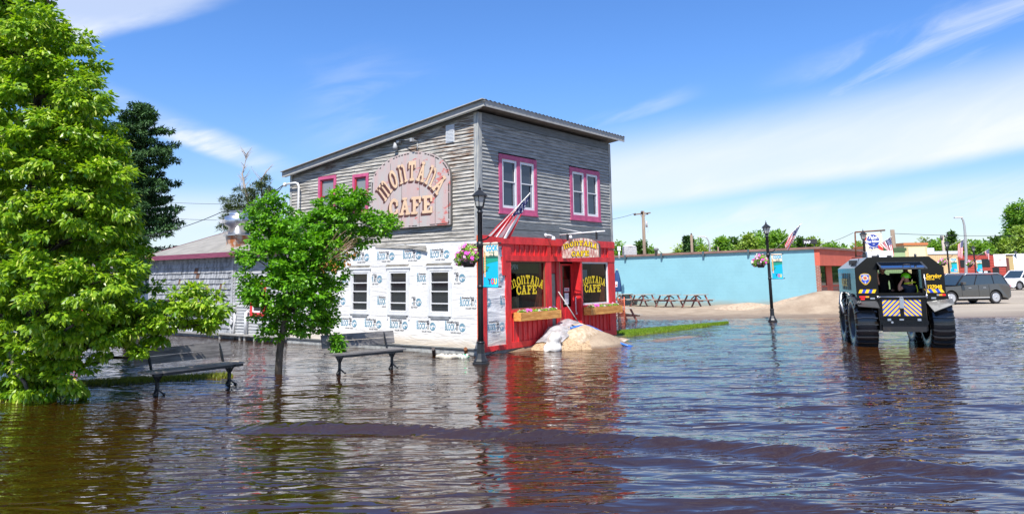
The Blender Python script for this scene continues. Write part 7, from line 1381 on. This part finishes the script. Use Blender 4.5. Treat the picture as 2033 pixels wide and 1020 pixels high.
def wire(label, pts, r, sag=0, n=14):
    mb = MB(); P = []
    for a, b_ in zip(pts[:-1], pts[1:]):
        for i in range(n): s = i / n; p = Vector(a).lerp(Vector(b_), s); p.z -= 4 * sag * s * (1 - s); P.append(p)
    P.append(Vector(pts[-1])); mb.tube(P, r, 5); return tag(mb.build('power_line', WIRE), label, 'power line')
ce = CM @ Vector((-.16, 8.85, 5.42)); wire('black service cable dropping from the cafe gable to the far left', [ce, atY(470, 396, 32) if False else atY(440, 421, 34), atY(250, 472, 42), atY(60, 520, 46)], .017, .25)
mb = MB(); P = [ce, ce + Vector((-.18, 0, -.25)), ce + Vector((-.32, 0, -.6)), ce + Vector((-.22, 0, -.95)), ce + Vector((-.05, 0, -.9)), ce + Vector((.05, .1, -.55))]; mb.tube(P, .014, 6); P = [ce + Vector((-.5, 0, -.1)), ce + Vector((-.6, 0, -.6)), ce + Vector((-.35, 0, -.85)), ce + Vector((.0, 0, -.5))]; mb.tube(P, .014, 6); tag(mb.build('cable_loop', WIRE), 'loose black cable loops below the service head at the back end of the cafe', 'cable')
wire('thin wire from the tall utility pole to the left', [atY(1262, 423, 75), atY(1200, 437, 66)], .018, .1)
wire('thin wire crossing the sky over the red building', [atY(1775, 463.5, 62), atY(2100, 465, 90)], .02, .2); wire('thin wire rising to the pipe frame of the emblem sign', [atY(1625, 487, 60), atY(1694, 462, 60)], .018, .1); wire('thin line high behind the spruce on the left', [atY(250, 395, 60), atY(445, 405, 60)], .015, .1); wire('second thin line behind the spruce on the left', [atY(250, 425, 60), atY(430, 437, 60)], .015, .1)
# ============================================================ TREES
BARK = pmat('bark_grey', (.15, .125, .10), .9, var=.5, vscale=9, stretch=(1, 1, .25), bump=.6); BARKD = pmat('bark_dark', (.035, .026, .02), .9, var=.4, vscale=8)
def leaves(c, o, n, L_, Wd, droop, spread, flat, g, fold=.25):
    """n leaves round each clump centre c[k], clump facing o[k]; returns vertices (m,4,3)"""
    K = len(c); m_ = K * n; C = np.repeat(c, n, 0); O = np.repeat(o, n, 0)
    d = g.normal(size=(m_, 3)); d /= np.linalg.norm(d, axis=1)[:, None]; rad = g.random(m_) ** .5
    P = C + d * rad[:, None] * spread * np.array([1, 1, flat]); D = O * .5 + d * .8 + np.array([0, 0, -droop]) + g.normal(size=(m_, 3)) * .25; D /= np.linalg.norm(D, axis=1)[:, None]
    up = np.array([0, 0, 1.]) + O * .45 + g.normal(size=(m_, 3)) * .38; S = np.cross(D, up); S /= np.linalg.norm(S, axis=1)[:, None] + 1e-9; Nn = np.cross(S, D)
    l = L_ * g.uniform(.6, 1.2, m_)[:, None]; w = Wd * g.uniform(.75, 1.15, m_)[:, None]; mid = P + D * l * .45
    return np.stack([P, mid + S * w * .5 - Nn * w * fold, P + D * l - Nn * l * .12, mid - S * w * .5 - Nn * w * fold], 1)
def crown(lobes, dens, g, inner=.25, up_bias=.25):
    """clump centres spread over ellipsoid lobes (x,y,z,rx,ry,rz)"""
    cs = []; os = []
    for (x, y, z, rx, ry, rz) in lobes:
        k = max(3, int(dens * (rx * ry + ry * rz + rx * rz) / 3)); d = g.normal(size=(k, 3)); d[:, 2] += up_bias; d /= np.linalg.norm(d, axis=1)[:, None]; r_ = np.where(g.random(k) < inner, g.uniform(.25, .8, k), g.uniform(.82, 1.06, k))
        cs.append(np.array([x, y, z]) + d * r_[:, None] * np.array([rx, ry, rz])); os.append(d)
    return np.concatenate(cs), np.concatenate(os)
def fol(name, V4, mats, parent, mi=None): n = len(V4); return raw(name, V4.reshape(-1, 3), np.arange(4 * n).reshape(-1, 4), mats, parent, mi)
LIN1 = leafmat('linden_leaf', (.075, .20, .010), (.34, .50, .025), .40, .34); LIN2 = leafmat('linden_bract', (.42, .52, .07), (.58, .62, .13), .35, .6)
MAP1 = leafmat('maple_leaf', (.05, .18, .008), (.20, .46, .02), .34, .38)
SPR = leafmat('spruce_needles', (.018, .06, .016), (.065, .15, .032), .06, .6); PIN = leafmat('pine_needles', (.03, .06, .015), (.10, .14, .035), .08, .6)
BGT = [leafmat('far_leaf_a', (.09, .22, .025), (.25, .42, .06), .35), leafmat('far_leaf_b', (.16, .26, .04), (.34, .46, .08), .25), leafmat('far_leaf_c', (.03, .09, .015), (.09, .17, .025), .2), leafmat('far_leaf_pale', (.16, .22, .08), (.30, .36, .16), .2)]
def lobe_px(lst, Y, base, spreadY=.9):
    out = []
    for e in lst: px, py, r_ = e[:3]; dy = e[3] if len(e) > 3 else 0; p = atY(px, py, Y + dy); rr_ = r_ / FPX * (Y + dy); out.append((p.x - base.x, p.y - base.y, p.z - base.z, rr_, rr_ * spreadY * 1.15, rr_ * (e[4] if len(e) > 4 else .85)))
    return out
# the big linden on the left
g1 = np.random.default_rng(5); YL = 14.6; base = Vector((atY(30, 700, YL).x, YL, -.2)); lin = thing('linden_tree', 'big leafy linden with drooping bright leaves filling the left edge and hanging to the water', 'tree', base)
LL = [(20, 25, 70), (60, 60, 60, -.5), (105, 120, 85), (20, 130, 90, .5), (140, 195, 70, -.5), (40, 240, 110), (170, 250, 62, .6), (120, 300, 95, -.6), (212, 320, 52, .3), (60, 370, 120, -.4), (190, 390, 85, -.8), (238, 392, 32, .5), (140, 470, 110, -.6), (30, 500, 120, .0), (215, 470, 58, .3), (200, 560, 72, -.9), (258, 535, 30, .4), (80, 590, 100, -1.0), (160, 640, 80, -.6), (285, 615, 46, -.3), (345, 618, 44, 0), (395, 612, 45, .1), (432, 618, 26, .1), (345, 655, 40, -.1), (240, 660, 60, -.2), (285, 700, 34, -.2), (110, 690, 60, -.4), (30, 650, 90, .5), (60, 745, 62, -.4), (130, 745, 45, -.5), (10, 760, 50, -.2), (85, 768, 34, .5), (30, 776, 38, .5), (-25, 772, 50, .5), (370, 592, 26, .2), (415, 640, 26, .1), (195, 630, 60, .2), (232, 318, 30, -.2), (250, 430, 28, -.2), (250, 490, 30, -.2), (180, 330, 70, -.5), (90, 180, 80, -.4), (205, 400, 52, -.4)]
LL += [(-110, 60, 120, .5), (-150, 240, 150, 0), (-170, 430, 160, .5), (-130, 600, 140, 0), (-60, -60, 110, .5), (30, 60, 90, 2.2), (60, 220, 140, 2.4), (90, 400, 150, 2.6), (60, 560, 140, 2.4), (-120, 330, 150, 2.6), (60, -40, 60, .8), (200, 500, 80, 1.6), (280, 600, 50, 1.1)]
lob = lobe_px(LL, YL, base); c_, o_ = crown(lob, 50, g1, .14, .3)
V1 = leaves(c_, o_, 80, .125, .078, .68, .20, .45, g1); k = g1.random(len(c_)) < .62; V2 = leaves(c_[k] + o_[k] * .09, o_[k], 9, .115, .030, 1.0, .24, .6, g1)
fol('crown', np.concatenate([V1, V2]), [LIN1, LIN2], lin, np.r_[np.zeros(len(V1)), np.ones(len(V2))])
def limb(mb, p, q, r0_, r1_, rr, bend=.15, n=6):
    p, q = Vector(p), Vector(q); P = []; ln = (q - p).length; o = Vector((rr.uniform(-1, 1), rr.uniform(-1, 1), rr.uniform(0, .6))) * ln * bend
    for i in range(n + 1): s = i / n; P.append(p.lerp(q, s) + o * math.sin(PI * s) + Vector((rr.gauss(0, 1), rr.gauss(0, 1), rr.gauss(0, 1))) * ln * .012)
    mb.tube(P, [r0_ + (r1_ - r0_) * i / n for i in range(n + 1)], 7)
rr = random.Random(9); mb = MB(); P0 = [Vector((0, .6, -.2)), Vector((.05, .6, 1.0)), Vector((-.1, .6, 2.6)), Vector((-.15, .5, 4.2)), Vector((-.2, .4, 5.8)), Vector((-.2, .4, 7.0))]; mb.tube(P0, [.24, .20, .17, .13, .08, .04], 10)
for (x, y, z, rx, ry, rz) in lob:
    zz_ = max(.5, min(6.6, z - .5 * math.hypot(x, y) * .6)); s = min(max((zz_ + .2) / 7.2, 0), .98) * 5; i = min(int(s), 4); p = P0[i].lerp(P0[i + 1], s - i); limb(mb, p, (x, y, z), .05, .015, rr)
mb.build('trunk', BARKD, lin)
mb = MB(); Q = [(p - base) for p in (atY(20, 690, 14.4), atY(26, 730, 14.4), atY(50, 760, 14.3), atY(60, 800, 14.3))]; mb.tube(Q, .035, 7); Q = [(p - base) for p in (atY(60, 695, 14.0), atY(130, 655, 13.7), atY(145, 645, 13.6))]; mb.tube(Q, [.045, .03, .02], 7); mb.build('limb', BARK, lin)
# the small maple
g2 = np.random.default_rng(8); tb = atZ(552, 752, -.1); YM = tb.y; mpl = thing('maple_tree', 'small round maple standing in the water between the two benches', 'tree', tb)
ML = [(547, 392, 16), (530, 415, 28), (500, 440, 24, .3), (560, 440, 35), (600, 430, 22), (640, 420, 24), (662, 395, 18), (695, 395, 30), (720, 400, 18), (700, 430, 45), (745, 440, 32), (775, 452, 18), (650, 455, 45), (725, 470, 26, .2), (590, 475, 50, -.3), (520, 470, 38), (490, 500, 22), (540, 520, 50, -.4), (500, 560, 28), (640, 500, 45, -.3), (680, 500, 26, .3), (600, 550, 60, -.5), (540, 590, 45, -.3), (655, 545, 35), (640, 590, 40, -.2), (505, 610, 26), (590, 620, 45, -.3), (550, 640, 35), (632, 636, 30), (600, 662, 20), (652, 655, 18), (668, 675, 9), (672, 690, 6), (535, 655, 20), (600, 560, 55, .8), (560, 480, 45, .8), (660, 450, 40, .8), (640, 610, 26, .5)]
lob = lobe_px(ML, YM, tb, .95); c_, o_ = crown(lob, 128, g2, .20, .35); V1 = leaves(c_, o_, 44, .092, .072, .30, .16, .5, g2, .16); fol('crown', V1, MAP1, mpl)
mb = MB(); rr = random.Random(4); tp = [atZ(552, 752, -.1) - tb, atY(555, 700, YM) - tb, atY(561, 660, YM) - tb, atY(572, 610, YM) - tb, atY(580, 560, YM) - tb, atY(575, 500, YM) - tb]
mb.tube(tp, [.085, .078, .074, .06, .045, .03], 10)
for (x, y, z, rx, ry, rz) in lob: j = 3 if z < 1.9 else 4; limb(mb, tp[j], (x, y, z), .024, .007, rr, .1)
mb.build('trunk', BARK, mpl)
mb = MB(); d0 = atY(640, 520, YM - .55) - tb
for i in range(30):
    e = atY(rr.uniform(665, 718), rr.uniform(455, 520), YM - .6 + rr.uniform(-.25, .2)) - tb; s_ = d0.lerp(e, rr.uniform(.1, .7)) + Vector((rr.gauss(0, .05), rr.gauss(0, .05), rr.gauss(0, .05))); limb(mb, s_, e, .006, .002, rr, .12, 3)
mb.build('dead_twigs', pmat('dead_twig', (.36, .22, .14), .8), mpl)
V1 = leaves(np.array([tuple(atY(x, y, YM - .65) - tb) for x, y in ((655, 522), (672, 532), (690, 522), (640, 530), (700, 500))]), np.tile([0., -1, 0], (5, 1)), 14, .07, .03, 1.0, .14, .6, g2); fol('dead_leaves', V1, leafmat('dead_leaf', (.22, .09, .02), (.42, .18, .04), .2), mpl)
# spruce behind the shed
g3 = np.random.default_rng(3); YS = 50; sb = Vector((atY(261, 550, YS).x, YS, .2)); spt = thing('spruce_tree', 'tall dark spruce rising behind the low shed', 'tree', sb); Hs = atY(272, 203, YS).z; rr = random.Random(6); BV = []; mb = MB(); mb.tube([(0, 0, 0), (.1, 0, Hs * .97)], [.28, .03], 8); z = 1.2
while z < Hs - .15:
    fr = (Hs - z) / Hs; Rb = .30 + 2.15 * min(1, fr / .24) ** .8 + .5 * fr
    for k in range(6):
        a = rr.uniform(0, 2 * PI); r_ = Rb * rr.uniform(.65, 1.12); dz = -.06 * r_ + .25 * min(1, r_ / 2); e = Vector((math.cos(a) * r_, math.sin(a) * r_, dz + .25 * fr)); mb.tube([(.05, 0, z), tuple(Vector((0, 0, z)) + e)], [.03, .008], 4, caps=False)
        n_ = int(20 + r_ * 26)
        for q in range(n_): s = rr.random() ** .7; side_ = rr.choice((-1, 1)); w_ = (.12 + .34 * (1 - s)) * rr.random() * min(r_, 1.8) * .7; p = Vector((0, 0, z)) + e * s + Vector((-math.sin(a), math.cos(a), 0)) * side_ * w_ + Vector((0, 0, rr.gauss(0, .03) - .10 * rr.random())); BV.append((p, e.normalized() * .6 + Vector((-math.sin(a), math.cos(a), 0)) * side_ * .7))
    z += .36 + .12 * fr
c_ = np.array([tuple(p) for p, _ in BV]); o_ = np.array([tuple(o) for _, o in BV]); o_ /= np.linalg.norm(o_, axis=1)[:, None]; V1 = leaves(c_, o_, 4, .30, .10, .15, .07, .6, g3, .05); fol('crown', V1, SPR, spt); mb.build('trunk', BARKD, spt)
# pine with dead tops
g4 = np.random.default_rng(4); YP = 52; pb = Vector((atY(500, 560, YP).x, YP, .2)); pnt = thing('pine_tree', 'ragged pine with bare dead tops behind the shed roof', 'tree', pb)
PLb = [(527, 360, 10), (512, 375, 14), (535, 385, 12), (497, 385, 12), (475, 380, 8), (500, 405, 16), (520, 410, 14), (470, 400, 13), (455, 420, 14), (445, 402, 8), (480, 425, 18), (505, 430, 16), (450, 440, 12), (465, 455, 16), (490, 455, 14), (530, 430, 12), (515, 465, 18), (545, 440, 14), (455, 470, 10), (540, 470, 16), (440, 455, 8)]
lob = lobe_px(PLb, YP, pb); c_, o_ = crown(lob, 170, g4, .35, .5); V1 = leaves(c_, o_, 16, .26, .05, -.25, .13, .7, g4, .03); fol('crown', V1, PIN, pnt)
mb = MB(); rr = random.Random(8); DW = pmat('dead_wood', (.36, .31, .27), .85); T1 = [Vector(atY(x, y, YP) - pb) for x, y in ((512, 500), (508, 460), (502, 430), (493, 400), (486, 372), (481, 345), (488, 318), (489, 306))]; mb.tube(T1, [.16, .14, .12, .10, .07, .05, .02, .01], 7)
T2 = [Vector(atY(x, y, YP + .5) - pb) for x, y in ((521, 480), (521, 430), (520, 390), (518, 360), (527, 342))]; mb.tube(T2, [.09, .08, .06, .04, .015], 6)
for i in range(90):
    T = T1 if i < 64 else T2; s = rr.uniform(1.2, len(T) - 1.1); k = int(s); p = T[k].lerp(T[k + 1], s - k); side_ = rr.choice((-1, 1)); ln = rr.uniform(.4, 1.1) * (1.2 if k < 4 else .8); limb(mb, p, p + Vector((side_ * ln * .55, rr.uniform(-.3, .3), ln * .8)), .026, .007, rr, .1, 4)
mb.build('trunk', DW, pnt)
# trees beyond the roofs
def far_tree(name, label, cat, px, pyt, Y, rpx, mi, seed, narrow=1.0, group='trees beyond the roofs', low=.25, dens=None):
    g = np.random.default_rng(seed); top = atY(px, pyt, Y); Rr = rpx / FPX * Y; t = thing(name, label, cat, (top.x, Y, .2), 0, group); H = top.z - .2; lobs = []
    n = 9
    for i in range(n): a = g.uniform(0, 6.28); f_ = g.uniform(.15, .70); hh = H * g.uniform(low + .1, .86); lobs.append((math.cos(a) * Rr * f_ * narrow, math.sin(a) * Rr * f_, hh, Rr * g.uniform(.34, .55) * narrow, Rr * g.uniform(.34, .55), H * g.uniform(.12, .2)))
    lobs.append((0, 0, H * .86, Rr * .42 * narrow, Rr * .42, H * .14)); lobs.append((0, 0, H * .5, Rr * .75 * narrow, Rr * .75, H * .3))
    sz = .0042 * Y; c_, o_ = crown(lobs, (dens or 260) / (Y / 100) ** 1.6 * .30, g, .2, .3); V1 = leaves(c_, o_, 9, sz, sz * .7, .2, sz * 1.5, .7, g, .15); fol('crown', V1, BGT[mi], t)
    mb = MB(); rr = random.Random(seed); mb.tube([(0, 0, -.4), (0, 0, H * .4), (.1, 0, H * .75)], [Rr * .07, Rr * .05, Rr * .02], 6)
    for l_ in lobs[:7]: limb(mb, (0, 0, H * .3), l_[:3], Rr * .03, Rr * .01, rr, .1, 3)
    mb.build('trunk', BARK, t); return t
FT = [(1228, 484, 110, 12, 0, 'leafy tree at the left end of the turquoise roof'), (1272, 482, 118, 11, 2, 'small dark tree between the air conditioner and the tall utility pole'), (1288, 494, 118, 9, 0, 'low green tree just right of the tall utility pole'), (1350, 489, 120, 20, 1, 'low yellow green tree left of the narrow dark one'), (1386, 481, 122, 20, 0, 'green tree right of the short wooden pole'), (1402, 486, 118, 12, 1, 'light green tree under the arched road light'),
      (1430, 473, 125, 20, 0, 'rounded green tree at the left end of the long tree row'), (1458, 474, 135, 18, 2, 'darker tree second in the long row'), (1485, 469, 130, 20, 1, 'yellow green tree third in the long row'), (1507, 462, 138, 18, 0, 'tall green tree left of the second street lamp'), (1545, 462, 120, 28, 0, 'bright round tree right of the second street lamp'), (1588, 474, 140, 20, 2, 'dark tree behind the flag on the second lamp'), (1608, 479, 140, 18, 1, 'pale tree behind the MAP sign'), (1648, 487, 130, 26, 0, 'low leafy tree behind the salmon building roof'), (1702, 484, 120, 12, 1, 'small tree top beside the pipe frame'),
      (1836, 476, 125, 18, 3, 'pale feathery tree over the cream building'), (1853, 484, 120, 16, 0, 'green tree left of the small spruce'), (1872, 478, 125, 18, 0, 'green tree behind the old wooden pole'), (1902, 484, 115, 20, 1, 'lime green tree right of the small spruce'), (1932, 481, 118, 20, 0, 'green tree behind the tall bare road light'), (1955, 482, 120, 18, 0, 'green tree above the red building'), (1978, 474, 125, 20, 2, 'darker tree above the right end of the red building'), (1998, 478, 110, 24, 1, 'lime tree below the tall one at the right edge'), (2030, 452, 105, 38, 1, 'wide yellow green tree at the right edge'), (2012, 409, 122, 30, 0, 'tall loose crowned tree at the right edge'), (2050, 410, 118, 28, 0, 'second tall tree cut by the right edge')]
for i, (px, py, Y, r_, mi, lab) in enumerate(FT): far_tree('leafy_tree', lab, 'tree', px, py, Y, r_, mi, 100 + i, dens=190 if px > 1985 else None)
for i, (px, py, Y, r_, mi, lab) in enumerate([(20, 500, 78, 60, 2, 'dark tree far behind the big linden trunk'), (130, 480, 82, 60, 0, 'leafy tree far behind the big linden'), (235, 495, 80, 45, 2, 'dark tree behind the spruce on the left'), (-90, 470, 76, 80, 0, 'tree beyond the left edge of the picture'), (330, 515, 90, 30, 2, 'low dark tree at the foot of the spruce')]): far_tree('leafy_tree', lab, 'tree', px, py, Y, r_, mi, 200 + i)
def conifer(label, px, pyt, Y, rpx, seed, mat):
    top = atY(px, pyt, Y); Rr = rpx / FPX * Y; t = thing('spruce_tree', label, 'tree', (top.x, Y, .2)); H = top.z - .2; rr = random.Random(seed); C = []; O = []; z = H * .2
    while z < H:
        fr = (H - z) / H
        for k in range(9): a = rr.uniform(0, 6.28); r_ = Rr * (fr * 1.15 + .04) * rr.uniform(.5, 1.1); C.append((math.cos(a) * r_, math.sin(a) * r_, z - .15 * r_)); O.append((math.cos(a), math.sin(a), -.1)); C.append((math.cos(a) * r_ * .55, math.sin(a) * r_ * .55, z)); O.append((math.cos(a), math.sin(a), -.1))
        z += H * .035
    V1 = leaves(np.array(C), np.array(O), 6, .0042 * Y, .0022 * Y, .1, .0042 * Y, .35, np.random.default_rng(seed), .05); fol('crown', V1, mat, t); mb = MB(); mb.tube([(0, 0, -.3), (0, 0, H * .97)], [Rr * .08, .02], 6); mb.build('trunk', BARKD, t)
conifer('narrow spruce above the lime trees beside the old wooden pole', 1889, 459, 118, 15, 31, BGT[2]); conifer('narrow dark double spruce left of the short utility pole', 1364, 469, 112, 9, 32, SPR); conifer('second narrow dark spruce top touching the short utility pole', 1369, 471, 113, 7, 33, SPR)
# far wood closing the horizon
g5 = np.random.default_rng(77); n = 9000; ang = g5.uniform(-.95, .95, n); rad_ = g5.uniform(150, 260, n); c_ = np.stack([np.sin(ang) * rad_, np.cos(ang) * rad_, g5.uniform(.3, 5.2, n) * (1 + .25 * np.sin(ang * 23) * np.sin(ang * 57))], -1); V1 = leaves(c_, np.tile([0., -.6, .6], (n, 1)), 7, 1.5, 1.1, .2, 1.6, .6, g5, .15); tag(fol('far_wood', V1, BGT[2], None), 'dark wood closing the horizon behind the town', 'wood', kind='stuff')
